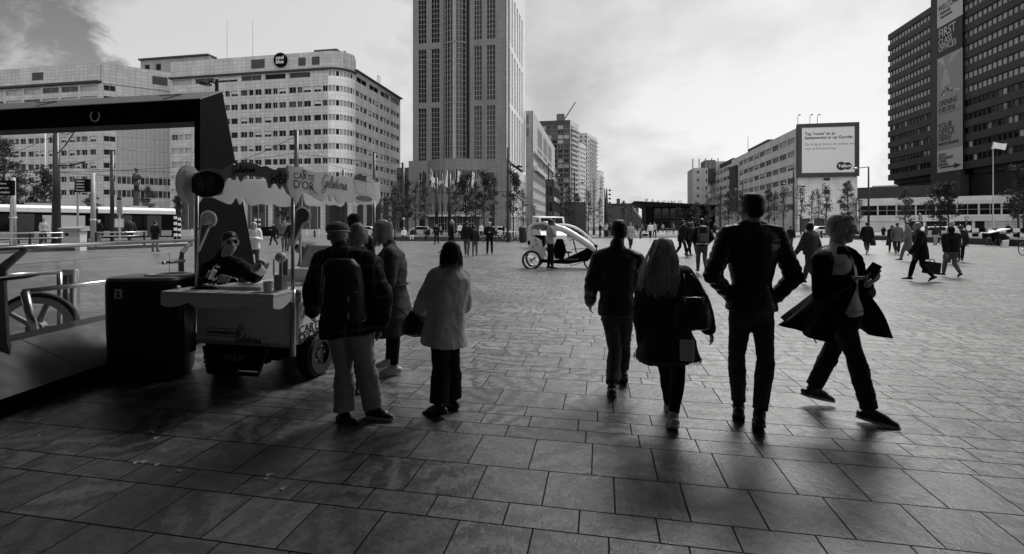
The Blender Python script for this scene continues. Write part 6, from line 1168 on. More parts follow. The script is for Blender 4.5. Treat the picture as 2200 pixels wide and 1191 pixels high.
def pose(base, H, yaw, kind='stand', ph=1, arms='down', lean=0., wid=1.):
    """world joints of a template pose; yaw 0 looks away from the camera, 90 to the right"""
    s = H/1.75; y = R(yaw); f = Vector((math.sin(y), math.cos(y), 0)); r = Vector((math.cos(y), -math.sin(y), 0)); J = {'f': f, 'r': r, 's': s, 'base': Vector(base)}
    P = lambda a, b, c: Vector(base)+r*a*s+f*b*s+Z*c*s
    pz, pf = .97, 0.
    if kind == 'sit': pz, pf = .56, -.0
    if kind == 'ride': pz, pf = 1.0, -.1
    J['pv'] = P(0, pf, pz); J['ch'] = P(0, pf+.30*math.sin(R(lean))+.0, pz+.33*math.cos(R(lean))); J['nk'] = P(0, pf+.52*math.sin(R(lean)), pz+.52*math.cos(R(lean))); J['hd'] = P(0, pf+.03+.60*math.sin(R(lean)), pz+.53*math.cos(R(lean))+.145)
    for sg, S_ in ((-1, 'L'), (1, 'R')):
        J['hp'+S_] = P(.09*sg*wid, pf, pz-.05); sh = J['nk']+r*.17*sg*wid*s-Z*.072*s; J['sh'+S_] = sh
        k = ph*sg
        if kind == 'walk':
            if k > 0: J['kn'+S_] = P(.09*sg, .15, .52); J['an'+S_] = P(.085*sg, .24, .10); J['to'+S_] = P(.10*sg, .42, .06)
            else: J['kn'+S_] = P(.09*sg, .0, .50); J['an'+S_] = P(.085*sg, -.27, .17); J['to'+S_] = P(.09*sg, -.16, .035)
        elif kind == 'sit': J['kn'+S_] = P(.12*sg, .42, .52); J['an'+S_] = P(.12*sg, .38+.04*k, .10); J['to'+S_] = P(.15*sg, .56+.04*k, .04)
        elif kind == 'ride': J['kn'+S_] = P(.10*sg, .30 if k > 0 else .12, .72 if k > 0 else .6); J['an'+S_] = P(.10*sg, .16 if k > 0 else -.02, .40 if k > 0 else .2); J['to'+S_] = J['an'+S_]+f*.14-Z*.05
        else: J['kn'+S_] = P(.10*sg*wid, .02+.02*k, .50); J['an'+S_] = P(.11*sg*wid, .04*k, .09); J['to'+S_] = P(.14*sg*wid, .17+.04*k, .035)
        sw = (-.16 if k > 0 else .2) if kind == 'walk' else .02
        if kind == 'ride': J['el'+S_] = sh+r*.06*sg*s+f*.18*s-Z*.20*s; J['wr'+S_] = sh+r*.05*sg*s+f*.42*s-Z*.27*s
        elif arms == 'down' or (arms == 'phone' and sg < 0): J['el'+S_] = sh+r*.06*sg*s+f*sw*.5*s-Z*.29*s; J['wr'+S_] = J['el'+S_]+r*.0*sg*s+f*(sw*.6+.05)*s-Z*.24*s
        elif arms == 'pocket': J['el'+S_] = sh+r*.13*sg*s-f*.06*s-Z*.27*s; J['wr'+S_] = P(.14*sg, .08, .93)
        elif arms == 'fold': J['el'+S_] = sh+r*.05*sg*s+f*.03*s-Z*.28*s; J['wr'+S_] = sh-r*.16*sg*s+f*.20*s-Z*.22*s
        elif arms == 'front': J['el'+S_] = sh+r*.05*sg*s+f*.02*s-Z*.28*s; J['wr'+S_] = sh-r*.08*sg*s+f*.25*s-Z*.22*s
        elif arms == 'phone': J['el'+S_] = sh+r*.08*s+f*.10*s-Z*.24*s; J['wr'+S_] = J['hd']+r*.09*s+f*.10*s-Z*.04*s
        elif arms == 'lap': J['el'+S_] = sh+r*.07*sg*s+f*.06*s-Z*.27*s; J['wr'+S_] = J['kn'+S_]-f*.08*s+Z*.08*s
    J['hf'] = f.copy(); J['hu'] = Z.copy(); return J
def head_prims(mb, J, near=False, beard=False):
    c, f, u, s = J['hd'], J['hf'].normalized(), J['hu'].normalized(), J['s']; r = f.cross(u).normalized(); u = r.cross(f).normalized(); q = lambda a, b, d: c+r*a*s+f*b*s+u*d*s
    E = lambda p, a, b, d: ell_m(mb, p, (r*a*s, f*b*s, u*d*s))
    E(q(0, -.012, .022), .076, .094, .092); E(q(0, .022, -.035), .058, .066, .078); E(q(0, .052, -.088), .030, .032, .026)
    cone_m(mb, q(0, -.025, -.05), J['nk']-Z*.03*s, .054*s, .062*s)
    cone_m(mb, q(0, .088, .006), q(0, .108, -.030), .009*s, .015*s)
    for sg in (-1, 1): ell_m(mb, q(.078*sg, -.008, -.008), (r*.012*s, f*.022*s, u*.034*s), 10)
    if near:
        cone_m(mb, q(-.034, .078, .026), q(.034, .078, .026), .012*s, .012*s); cone_m(mb, q(-.018, .086, -.058), q(.018, .086, -.058), .008*s, .008*s); cone_m(mb, q(-.015, .083, -.068), q(.015, .083, -.068), .009*s, .009*s)
        for sg in (-1, 1): E(q(.042*sg, .052, -.025), .024, .026, .024); cone_m(mb, q(.016*sg, .094, -.034), q(.018*sg, .090, -.036), .008*s, .008*s); E(q(.03*sg, .070, .004), .014, .012, .010)
        cone_m(mb, q(0, -.02, -.09), q(0, .045, -.088), .045*s, .03*s)
def hand_prims(mb, w, d, nrm, side, s, curl=.5, grip=0.):
    """w wrist, d direction of the fingers, nrm palm normal (curl towards it), side unit vector towards the thumb"""
    d = d.normalized(); side = (side-d*side.dot(d)).normalized(); nrm = d.cross(side)*(1 if d.cross(side).dot(nrm) > 0 else -1)
    pc = w+d*.05*s
    loft_m(mb, [(w-d*.02*s, side*.026*s, nrm*.018*s), (w+d*.02*s, side*.034*s, nrm*.016*s), (w+d*.06*s, side*.042*s, nrm*.015*s), (w+d*.092*s, side*.040*s, nrm*.012*s)], 14)
    for i, (o, L) in enumerate(((.030, .072), (.010, .080), (-.011, .074), (-.031, .058))):
        p = w+d*(.086-.004*abs(i-1))*s+side*o*s; a = 0.; r0 = .0088*s; dd = d
        for k, fr_ in enumerate((.45, .32, .25)):
            a += curl*(.55+.12*i)*(1 if k else .6); dd = (d*math.cos(a)+nrm*math.sin(a)).normalized(); q = p+dd*L*fr_*s+side*(o*.10)*s*fr_; cone_m(mb, p, q, r0, r0*.9, n=8); p = q; r0 *= .9
    p = w+d*.022*s+side*.030*s; q = p+(side*.8+d*.55+nrm*.35).normalized()*.040*s; cone_m(mb, p, q, .013*s, .010*s, n=8); q2 = q+(d*.85+side*.15+nrm*(.3+grip)).normalized()*.034*s; cone_m(mb, q, q2, .0098*s, .008*s, n=8)
def body(name_label, cat, J, near=False, skin='skin', group=None, hands=None, vox=None):
    s = J['s']; mb = MB(); f, r = J['f'], J['r']; head_prims(mb, J, near)
    loft_m(mb, [(J['pv']-Z*.10*s, r*.13*s, f*.09*s), (J['pv'], r*.145*s, f*.095*s), (J['pv'].lerp(J['ch'], .5), r*.12*s, f*.085*s), (J['ch'], r*.145*s, f*.10*s), (J['nk']-Z*.06*s, r*.13*s, f*.075*s), (J['nk'], r*.06*s, f*.055*s)], 16)
    for S_, sg in (('L', -1), ('R', 1)):
        cone_m(mb, J['sh'+S_], J['el'+S_], .046*s, .038*s); cone_m(mb, J['el'+S_], J['wr'+S_], .038*s, .025*s)
        d = (J['wr'+S_]-J['el'+S_]).normalized(); hh = (hands or {}).get(S_)
        if near or hh:
            if hh is None: hh = (d, -r*sg+f*.2, f, .45)
            hand_prims(mb, J['wr'+S_]+Vector(hh[0]).normalized()*.0, Vector(hh[0]), Vector(hh[1]), Vector(hh[2]), s, hh[3])
        else: cone_m(mb, J['wr'+S_]+d*.03*s, J['wr'+S_]+d*.13*s, .034*s, .024*s, (r, .55)); cone_m(mb, J['wr'+S_]+d*.04*s+f*.02*s, J['wr'+S_]+d*.09*s+f*.045*s, .014*s, .011*s)
        cone_m(mb, J['hp'+S_], J['kn'+S_], .074*s, .05*s); cone_m(mb, J['kn'+S_], J['an'+S_], .048*s, .034*s); cone_m(mb, J['an'+S_], J['to'+S_]-(J['to'+S_]-J['an'+S_])*.15, .034*s, .022*s)
    o = remesh(mb, 'person', vox or (.0065 if near else .024), skin, None, J['base'], 2); tag(o, name_label, cat, group); J['o'] = o; J['near'] = near; return o
def vx(J, a=.012, b=.024): return a if J['near'] else b
def trousers(J, mt='denim_dark', off=.012, cuff=.0, top=.06, fold=.004):
    s = J['s']; mb = MB(); f, r = J['f'], J['r']; k = off*s
    loft_m(mb, [(J['pv']+Z*top*s, r*(.145*s+k), f*(.10*s+k)), (J['pv']-Z*.02*s, r*(.16*s+k), f*(.115*s+k)), (J['pv']-Z*.12*s, r*(.155*s+k), f*(.10*s+k))], 18)
    for S_ in 'LR':
        a = J['an'+S_]-(J['an'+S_]-J['kn'+S_])*.14
        cone_m(mb, J['hp'+S_]-Z*.03*s, J['kn'+S_], .083*s+k, .057*s+k); d = (a-J['kn'+S_]).normalized(); x = d.cross(f if abs(d.dot(f)) < .8 else r).normalized(); y = d.cross(x); kk = J['kn'+S_]
        loft_m(mb, [(kk.lerp(a, t_), x*w_, y*w_) for t_, w_ in ((-.08, .05*s+k), (0, .057*s+k), (.28, .059*s+k+cuff*s*.4), (.65, .050*s+k+cuff*s*.8), (.96, .045*s+k+cuff*s), (1.06, .046*s+k+cuff*s))], 16)
    return remesh(mb, 'trousers', vx(J), mt, J['o'], it=3, fold=(fold, 38, hash(mt) % 97+int(J['base'].x*10) % 50, (.5, .5, 1.2)) if J['near'] else None)
def shoes(J, mt='shoe_black', sole='rubber', L=.27):
    s = J['s']
    for S_ in 'LR':
        mb = MB(); a, t = J['an'+S_], J['to'+S_]; d = (t-a); d = d*max(1, .178*s/max(.01, d.length)); t = a+d; dh = d.normalized(); d0 = Vector((d.x, d.y, 0)).normalized() if Vector((d.x, d.y, 0)).length > .02 else J['f']
        ball = a.lerp(t, .62); up = d0.cross(dh).cross(dh).normalized() if abs(d0.cross(dh).length) > 1e-3 else Z; up = up if up.z > 0 else -up
        side = dh.cross(up); heel = a-d0*.045*s-up*.045*s
        dn = -(up if up.length else Z); tip = t+dh*.03*s
        cone_m(mb, a+(J['kn'+S_]-a).normalized()*.03*s, a-up*.01*s, .043*s, .046*s); cone_m(mb, heel+up*.015*s, ball, .040*s, .044*s, (up, .8)); cone_m(mb, ball, tip-dh*.035*s, .046*s, .036*s, (up, .62)); cone_m(mb, a, ball, .044*s, .036*s)
        o = remesh(mb, 'shoe', vx(J, .008, .02), mt, J['o'], it=2)
        if J['near']:
            m2 = MB(); c0 = heel-up*.020*s; pts = []
            for i in range(20):
                q = 2*math.pi*i/20; x = .5-.5*math.cos(q); w = (.036+.012*math.sin(math.pi*min(x*1.15, 1)))*s*abs(math.sin(q))**.7*(1 if math.sin(q) > 0 else -1); pts.append((x, w))
            ax = (tip-heel); m2.prism([(x*(ax.length+.04*s)-.03*s, w) for x, w in pts], c0, ax.normalized(), side, up*.022*s); m2.build('sole', sole, o, smooth='auto')
def top(J, mt='cloth_dark', off=.02, hem=.10, flare=0., name='jacket', collar=.0, fold=.006, sleeve=1., slim=1., wide=1., quilt=None, hood=False, fr=38., cuffs=None, open_=0.):
    s = J['s']; mb = MB(); f, r = J['f'], J['r']; k = off*s; ax = (J['nk']-J['pv']).normalized(); fw = (f-ax*f.dot(ax)).normalized(); rw = ax.cross(fw)*-1; rw = fw.cross(ax)
    swd = (J['shR']-J['shL']).length/2; P = J['pv']; dn = Z
    rings = [(J['nk']+ax*.015*s, rw*.062*s+rw*k*.3, fw*.060*s+fw*k*.3), (J['nk']-ax*.035*s, rw*(swd*.72+k*.5), fw*(.075*s+k*.7)), (J['nk']-ax*.09*s, rw*(swd*.93+k), fw*(.10*s+k)), (J['ch'], rw*(.168*s*wide+k), fw*(.115*s*wide+k)), (P.lerp(J['ch'], .40), rw*(.140*s*slim*wide+k), fw*(.10*s*slim*wide+k)), (P, rw*(.163*s*wide+k), fw*(.115*s*wide+k))]
    nh = max(1, int(hem/.12)+1)
    for i in range(1, nh+1): h = hem*i/nh; rings.append((P-Z*h*s, rw*(.165*s*wide+k+flare*h*s), fw*(.118*s*wide+k+flare*h*s*.9)))
    loft_m(mb, rings, 22)
    for S_ in 'LR':
        e, w, sh = J['el'+S_], J['wr'+S_], J['sh'+S_]
        if sleeve > .5: cone_m(mb, sh, e, .060*s+k, .048*s+k); wd = (w-e).normalized(); cone_m(mb, e, e+(w-e)*(sleeve-.03), .047*s+k, .034*s+k*.8)
        elif sleeve > .1: cone_m(mb, sh, sh.lerp(e, .6), .060*s+k, .055*s+k)
    for S_ in 'LR': cone_m(mb, J['nk']+ax*.005*s, J['sh'+S_]+ax*.012*s, .052*s+k*.4, .058*s+k*.9)
    if collar: cone_m(mb, J['nk']-ax*.01*s, J['nk']+ax*collar*s, .073*s+k*.3, .066*s+k*.3)
    if hood: ell_m(mb, J['nk']-fw*.085*s-ax*.03*s, (rw*.12*s, fw*.05*s, ax*.09*s))
    return remesh(mb, name, vx(J), mt, J['o'], it=3, fold=(fold, fr, int(J['base'].x*77) % 91+3, (.7, .7, .9)) if J['near'] else None, quilt=quilt)
def hair(J, mt='hair_dark', kind='short', name='hair', vol=1.):
    c, f, u, s = J['hd'], J['hf'].normalized(), J['hu'].normalized(), J['s']; r = f.cross(u).normalized(); u = r.cross(f).normalized(); mb = MB(); q = lambda a, b, d: c+r*a*s+f*b*s+u*d*s; E = lambda p, a, b, d: ell_m(mb, p, (r*a*s, f*b*s, u*d*s))
    if kind == 'bald': return
    E(q(0, -.024 if kind == 'tail' else -.019, .041), .083*vol, .096*vol, .086*vol); E(q(0, -.050, -.005), .074*vol, .066*vol, .072*vol)
    if kind == 'quiff': E(q(0, .045, .098), .058, .048, .034); E(q(0, -.01, .09), .072, .08, .04)
    if kind in ('bob', 'long'): E(q(0, -.045, -.02), .095, .075, .10)
    if kind == 'bob': [cone_m(mb, q(.078*g, .01, .03), q(.080*g, .015, -.075), .03*s, .032*s) for g in (-1, 1)]
    if kind == 'long':
        for g in (-1, 0, 1): cone_m(mb, q(.065*g, -.04, .0), q(.085*g, -.09, -.27), .045*s, .03*s)
    if kind == 'tail': E(q(0, -.115, .03), .03, .035, .03); cone_m(mb, q(0, -.125, .02), q(0, -.16, -.12), .026*s, .014*s)
    if kind == 'cap': E(q(0, -.005, .062), .088, .104, .072); cone_m(mb, q(-.04, .085, .055), q(.04, .085, .055), .022*s, .022*s, (u, .35)); cone_m(mb, q(0, .06, .06), q(0, .12, .05), .05*s, .04*s, (u, .25))
    if kind == 'hood': E(q(0, -.02, .0), .105, .115, .13)
    if kind == 'beanie': E(q(0, -.01, .062), .088, .100, .085)
    return remesh(mb, name, vx(J, .007, .018), mt, J['o'], it=2, fold=(.004, 120, 5, (1, 1, .3)) if J['near'] and kind not in ('cap', 'hood') else None)
def bag(p, w, h, d, ang, label, group=None, mt='cloth_black', strap=None, name='handbag', cat='bag'):
    a = Vector((math.cos(R(ang)), math.sin(R(ang)), 0)); b = Z.cross(a); t = thing(name, p, label, cat, group); mb = MB()
    loft_m(mb, [(p, a*w*.46, b*d*.5), (p+Z*h*.1, a*w*.52, b*d*.55), (p+Z*h*.6, a*w*.48, b*d*.45), (p+Z*h, a*w*.38, b*d*.2)], 16)
    o = mb.build('bag_body', mt, t, smooth='auto')
    if strap: MB().tube([p+Z*h*.9+a*w*.3]+strap+[p+Z*h*.9-a*w*.3], .008, 6).build('strap', mt, t)
    return t
def extra(px, yt, yf, yaw, label, kind='walk', ph=1, arms='down', tp='cloth_dark', bt='denim_dark', hr='hair_dark', hk='short', sh='shoe_black', hem=.08, off=.02, flare=0., lean=0., wid=1., group=None, skin='skin', hood=False, yb=None, sit=None):
    Y = CH*F/(yf-HY) if yb is None else yb; H = (yf-yt)*Y/F if sit is None else sit
    base = gx(px, Y); J = pose(base, H, yaw, kind, ph, arms, lean, wid); body(label, 'person', J, False, skin, group)
    trousers(J, bt); top(J, tp, off, hem, flare, wide=wid, hood=hood); shoes(J, sh); hair(J, hr, hk); return J
G1, G2, G3, G4 = 'people crossing the square', 'people sitting along the low planter walls', 'people waiting at the tram stop', 'people in the far crowd before the pavilion'
J = extra(1863, 478, 546, 20, 'person in a broad black coat walking away, white shoes, black bag in the right hand', ph=1, tp='cloth_black', hem=.28, flare=.12, off=.035, sh='shoe_white', group=G1)
bag(J['wrR']-Z*.42, .34, .34, .14, 10, 'black bag hanging from the hand of the person in the broad black coat')
J = extra(1917, 484, 543, 25, 'person in black jacket and boots, left one of a pair walking side by side', ph=-1, tp='cloth_black', hem=.2, hk='long', hr='hair_brown', group=G1)
bag(J['wrL']-Z*.4, .3, .3, .12, 10, 'dark shoulder bag beside the left one of the walking pair')
extra(1928, 479, 547, 30, 'person in a brown-grey flared short coat walking away, bare heels', ph=1, tp='cloth_mid', bt='cloth_dark', hem=.26, flare=.25, hk='tail', hr='hair_brown', sh='shoe_white', group=G1)
extra(1951, 478, 562, -65, 'person in a long grey coat stepping left behind the man with the briefcase', ph=1, tp='cloth_mid', bt='cloth_mid', hem=.5, group=G1)
J = extra(1978, 479, 605, -70, 'grey haired person in a long black coat striding left, briefcase in hand', ph=1, tp='cloth_black', bt='cloth_black', hem=.32, off=.05, flare=.08, hr='hair_grey', lean=6, group=G1)
BRJ = J
extra(2010, 483, 527, 0, 'person in dark top and pale trousers standing by the planter wall, seen from behind', 'stand', tp='cloth_dark', bt='cloth_light', group=G1)
extra(2046, 477, 568, 0, 'person in a cap and white shirt, mostly hidden behind the person in grey trousers', 'walk', tp='cloth_white', bt='denim_dark', hk='cap', hr='cloth_light', group=G1)
J = extra(2044, 487, 596, 8, 'stout person in black hooded jacket and loose grey trousers walking away', 'walk', ph=-1, tp='cloth_black', bt='cloth_mid', off=.05, hem=.1, wid=1.15, hood=True, hk='hood', hr='cloth_black', group=G1)
bag(J['wrL']-Z*.22, .26, .2, .12, 30, 'small grey handbag carried by the stout person in grey trousers', mt='cloth_mid')
extra(2064, 484, 563, 35, 'person in a dark flared jacket and black tights walking right, black ankle boots', ph=1, tp='cloth_dark', bt='cloth_black', hem=.22, flare=.2, hk='bob', hr='hair_brown', group=G1)
extra(1898, 487, 516, 60, 'small far person in a black jacket flapping open, before the low podium', ph=1, arms='phone', tp='cloth_black', hem=.2, flare=.3, group=G1)
extra(1741, 479, 613, -25, 'person with dark piled hair and quilted grey-brown jacket, behind the striding man in the raincoat', ph=1, tp='denim_dark', off=.04, hk='bob', hem=.12, group=G1)
extra(1699, 486, 537, 20, 'person in black jacket walking away between the leather jacket and the raincoat', ph=1, tp='cloth_black', group=G1)
extra(1683, 487, 530, 0, 'person in a pale top seen from behind just left of the striding man', 'stand', tp='cloth_light', bt='denim', group=G1)
extra(1464, 474, 552, 70, 'person in a long dark coat leaning forward, leading the group that strides right', ph=1, tp='cloth_black', bt='cloth_black', hem=.25, off=.035, lean=10, group=G1)
extra(1479, 479, 552, 65, 'person with dark curly hair and tight dark clothes striding right beside the long coat', ph=-1, tp='cloth_dark', bt='cloth_black', hk='bob', arms='front', lean=4, group=G1)
extra(1486, 478, 549, 65, 'person with long brown hair behind the curly haired walker', ph=1, tp='denim', bt='denim_dark', hk='long', hr='hair_brown', group=G1)
J = extra(1508, 472, 588, 12, 'person in dark sweater and grey jeans walking away, big backpack on the back', ph=-1, tp='cloth_black', bt='denim', off=.03, arms='pocket', hk='beanie', hr='hair_dark', group=G1); BPJ = J
MB().add([], []); m_ = MB(); loft_m(m_, [(J['pv']+Z*.02, J['r']*.20, J['f']*.15), (J['pv']-Z*.03, J['r']*.20, J['f']*.15)]); m_.build('shirt_hem', 'cloth_white', J['o'], smooth=True)
def backpack(J, label, sc=1., mt='nylon', mt2='cloth_mid', x=0., low=0.):
    f, r, s = J['f'], J['r'], J['s']; ax = (J['nk']-J['pv']).normalized(); c = J['ch']-f*(.20)*s+r*x*s-Z*low; t = thing('backpack', c-Z*.25*s, label, 'backpack'); m_ = MB()
    loft_m(m_, [(c-ax*.26*s*sc, r*.12*s*sc, f*.06*s*sc), (c-ax*.24*s*sc, r*.155*s*sc, f*.09*s*sc), (c, r*.16*s*sc, f*.10*s*sc), (c+ax*.16*s*sc, r*.14*s*sc, f*.085*s*sc), (c+ax*.22*s*sc, r*.09*s*sc, f*.05*s*sc)], 20)
    b_ = remesh(m_, 'pack_body', .014 if J['near'] else .025, mt, t, it=3, fold=(.008, 30, 4) if J['near'] else None); m_ = MB()
    loft_m(m_, [(c-ax*.22*s*sc-f*.08*s*sc, r*.10*s*sc, f*.03*s), (c-ax*.02*s*sc-f*.085*s*sc, r*.115*s*sc, f*.04*s), (c+ax*.0*s*sc-f*.075*s*sc, r*.09*s*sc, f*.03*s)], 16); pk = m_.build('pocket', mt2, t, smooth='auto')
    for sg in (-1, 1):
        e = J['sh'+('R' if sg > 0 else 'L')]; MB().tube([c+ax*.18*s+r*.08*sg*s, e.lerp(J['nk'], .45)+Z*.07*s-f*.03*s, e.lerp(J['nk'], .4)+Z*.03*s+f*.10*s, J['ch']+r*.13*sg*s+f*.14*s, c-ax*.18*s+r*.15*sg*s], .016*s, 8, flat=.4).build('shoulder_strap', mt, t, smooth=True)
    for k in (-1, 1): MB().tube([c+r*.11*sc*s*k-f*.085*s*sc+ax*.12*s, c+r*.14*sc*s*k-f*.05*s*sc-ax*.12*s], .005, 6).build('zip', 'satin_steel', b_)
    return t
backpack(BPJ, 'dark backpack with a grey side panel on the person in grey jeans', 1.15)
extra(1397, 479, 515, 180, 'person in a white sweater and black trousers walking towards the camera before the pavilion', ph=1, tp='cloth_white', bt='cloth_black', sh='shoe_white', group=G4)
extra(1406, 478, 511, 180, 'person in an open white jacket over black walking towards the camera before the pavilion', ph=-1, tp='cloth_light', bt='cloth_black', group=G4)
extra(1354, 478, 540, 170, 'person in a pale coat, half hidden behind the man in the bomber jacket', ph=1, tp='cloth_light', bt='cloth_dark', hk='long', hr='hair_brown', hem=.25, group=G4)
for i, (x, yt, yf, yw, tp, bt, lb) in enumerate(((1361, 481, 505, 160, 'cloth_dark', 'denim', 'far person in a dark coat and jeans, leftmost of the small crowd by the pavilion'), (1369, 481, 507, 90, 'cloth_black', 'cloth_light', 'far person in black top and pale trousers by the pavilion'), (1380, 481, 504, 0, 'cloth_mid', 'cloth_dark', 'far person in a grey top seen from behind by the pavilion'), (1388, 482, 502, 30, 'cloth_dark', 'cloth_dark', 'far person all in dark clothes by the pavilion door'), (1413, 481, 502, 90, 'cloth_black', 'cloth_black', 'far person in black walking right past the pavilion'), (1447, 481, 503, 200, 'cloth_mid', 'denim', 'far person in grey near the parked bicycles of the pavilion'), (1303, 479, 511, 170, 'cloth_light', 'cloth_dark', 'far person in a pale shirt beside the lamp posts'), (1311, 481, 513, 0, 'cloth_dark', 'cloth_mid', 'far person in a dark jacket beside the pale shirt at the lamp posts'), (1290, 482, 506, 60, 'cloth_dark', 'cloth_dark', 'far person in dark clothes left of the lamp posts'), (1424, 481, 500, 20, 'cloth_light', 'denim', 'far person in a pale jacket under the pavilion roof'), (1560, 480, 512, 200, 'cloth_black', 'cloth_dark', 'far person in black leaning on a bicycle by the trees'), (1583, 482, 512, 170, 'cloth_mid', 'denim', 'far person in grey left of the leather jacket, beside the trees'), (1652, 484, 512, 90, 'cloth_dark', 'cloth_dark', 'far person in dark clothes before the white office block'), (1990, 483, 512, 270, 'cloth_mid', 'denim', 'far person in grey before the podium building'))):
    extra(x, yt, yf, yw, lb, 'walk' if i % 3 else 'stand', ph=1 if i % 2 else -1, tp=tp, bt=bt, hk=('short', 'bob', 'tail')[i % 3], hr=('hair_dark', 'hair_brown', 'hair_grey')[i % 3], group=G4)
J = extra(1182, 467, 578, 80, 'person in a pale vest and black trousers standing beside the cycle taxi, hand at mouth', 'stand', arms='phone', tp='cloth_light', bt='cloth_black', group=None, skin='skin_dark', hr='hair_dark', yb=17.6, sit=1.84)
extra(970, 473, 549, 75, 'person with fair short hair and long black coat reading a sheet, facing right', 'stand', arms='front', tp='cloth_black', bt='cloth_black', hem=.35, flare=.15, hk='bob', hr='hair_grey', group=G1)
extra(1003, 477, 551, 0, 'person in a black jacket and blue jeans walking away, taller of two side by side', ph=-1, tp='cloth_black', bt='denim', off=.035, group=G1)
extra(1020, 486, 551, 0, 'smaller person in dark top and jeans walking away beside a taller one', ph=1, tp='cloth_dark', bt='denim', hk='short', group=G1)
extra(1052, 478, 548, 180, 'stout person in black with folded arms facing the camera near the parked bicycles', 'stand', arms='fold', tp='cloth_black', bt='cloth_black', wid=1.15, off=.03, hk='cap', hr='cloth_light', group=G1)
extra(938, 482, 526, 200, 'person all in black standing before the low wall, legs apart', 'stand', arms='front', tp='cloth_black', bt='cloth_black', wid=1.3, group=G1)
SY = 49.
for i, (x, tp, bt, hr, lb) in enumerate(((868, 'cloth_white', 'denim', 'hair_white', 'white haired person in a white shirt sitting on the low wall'), (887, 'cloth_dark', 'cloth_white', 'hair_brown', 'person in a dark top and white trousers sitting on the low wall'), (919, 'cloth_black', 'cloth_black', 'hair_grey', 'person in black with pale hair and a bag sitting on the low wall'))):
    extra(x, 0, 0, 185, lb, 'sit', arms='lap', tp=tp, bt=bt, hr=hr, yb=SY-.6, sit=1.75, group=G2)
for i, (x, tp, lb) in enumerate(((2117, 'cloth_black', 'person in a black coat sitting on the right planter wall, left of the pair'), (2136, 'cloth_dark', 'person in dark grey sitting on the right planter wall, right of the pair'))):
    extra(x, 0, 0, 200, lb, 'sit', arms='lap', tp=tp, bt='denim_dark', yb=37.2, sit=1.78, lean=15, group=G2, hem=.12)
extra(2166, 481, 516, 190, 'far person in a dark jacket over a pale shirt behind the right planter', 'stand', tp='cloth_dark', group=G1)
extra(588, 479, 528, 200, 'person all in black striding left in front of the columns of the rounded office', ph=1, arms='front', tp='cloth_black', bt='cloth_black', wid=1.1, hem=.12, group=G1)
extra(611, 471, 540, 150, 'person in a grey t-shirt, jeans and dark beanie walking behind the ice cream cart', ph=1, tp='cloth_mid', bt='denim', hk='beanie', hr='hair_dark', group=G1)
extra(624, 475, 541, 210, 'person in a dark coat with a stick beside the one in the grey t-shirt', ph=-1, tp='cloth_black', bt='denim', hem=.2, group=G1)
extra(546, 478, 584, 165, 'older pale haired person in a white jacket behind the vendor, beside the black portal', 'stand', arms='front', tp='cloth_white', bt='denim', hk='bob', hr='hair_white', hem=.18, group=G1)
for i, (x, yt, yf, yw, tp, hr, lb) in enumerate(((55, 473, 513, 20, 'cloth_dark', 'hair_dark', 'person in a dark coat at the tram stop, leftmost by the pale shelter panel'), (66, 474, 513, 60, 'cloth_light', 'hair_dark', 'person in a pale coat at the tram stop before the shelter panel'), (79, 465, 513, 0, 'cloth_black', 'hair_grey', 'tall grey haired person in black at the tram stop'), (94, 471, 524, 110, 'cloth_light', 'hair_dark', 'person in a pale jacket leaning on the tram stop rail'), (136, 476, 513, 0, 'cloth_dark', 'hair_brown', 'person in dark clothes by the thick tram mast'), (213, 473, 524, 200, 'cloth_black', 'hair_white', 'white haired person in black beside the tram stop pole'), (280, 469, 530, -70, 'cloth_dark', 'hair_dark', 'person in a dark jacket sitting on the rail end at the tram stop'), (333, 476, 542, 0, 'cloth_black', 'hair_dark', 'person in a long black coat nearest the handrail at the tram stop'), (364, 474, 511, 0, 'cloth_black', 'hair_white', 'white haired person in black by the striped posts'))):
    extra(x, yt, yf, yw, lb, 'stand' if i % 2 else 'walk', arms=('down', 'front', 'pocket')[i % 3], tp=tp, hr=hr, bt='cloth_mid' if i in (5, 7) else 'cloth_dark', hem=.3 if i == 7 else .1, group=G3)
for i, (x, yt, yf, lb) in enumerate(((988, 480, 513, 'far person in a pale top before the hotel entrance, left of the jeans couple'), (1034, 481, 514, 'far person in white before the hotel entrance, behind the small walker'), (1066, 480, 514, 'far person in white and black near the parked bicycles'), (1082, 482, 512, 'far person in a dark jacket before the hotel corner'), (947, 484, 508, 'far person in a pale jacket behind the low wall'))):
    extra(x, yt, yf, 170+30*i, lb, 'stand', tp=('cloth_white', 'cloth_white', 'cloth_light', 'cloth_dark', 'cloth_light')[i], bt='cloth_dark', group=G1, hk=('bob', 'short')[i % 2])
# bent person behind the cart
def jp(px, py, Y): return at(px, py, Y)
Y = 12.; b_ = gx(672, Y); J = pose(b_, 1.75, -75, 'stand', 1, 'down')
J['pv'] = jp(694, 556, Y); J['ch'] = jp(668, 529, Y); J['nk'] = jp(650, 523, Y); J['hd'] = jp(641, 535, Y-.02); J['hf'] = Vector((-.5, -.1, -.86)); J['hu'] = Vector((-.8, 0, .4)); J['shL'] = jp(652, 532, Y+.18); J['shR'] = jp(652, 534, Y-.18)
for S_, dy in (('L', .2), ('R', -.2)): J['hp'+S_] = J['pv']+Vector((0, dy*.5, -.04)); J['el'+S_] = jp(648, 556, Y+dy); J['wr'+S_] = jp(642, 578, Y+dy)
body('person in a grey top bent over a bicycle behind the cart, back arched', 'person', J, False); trousers(J, 'denim'); top(J, 'cloth_mid', .02, .0); shoes(J); hair(J)
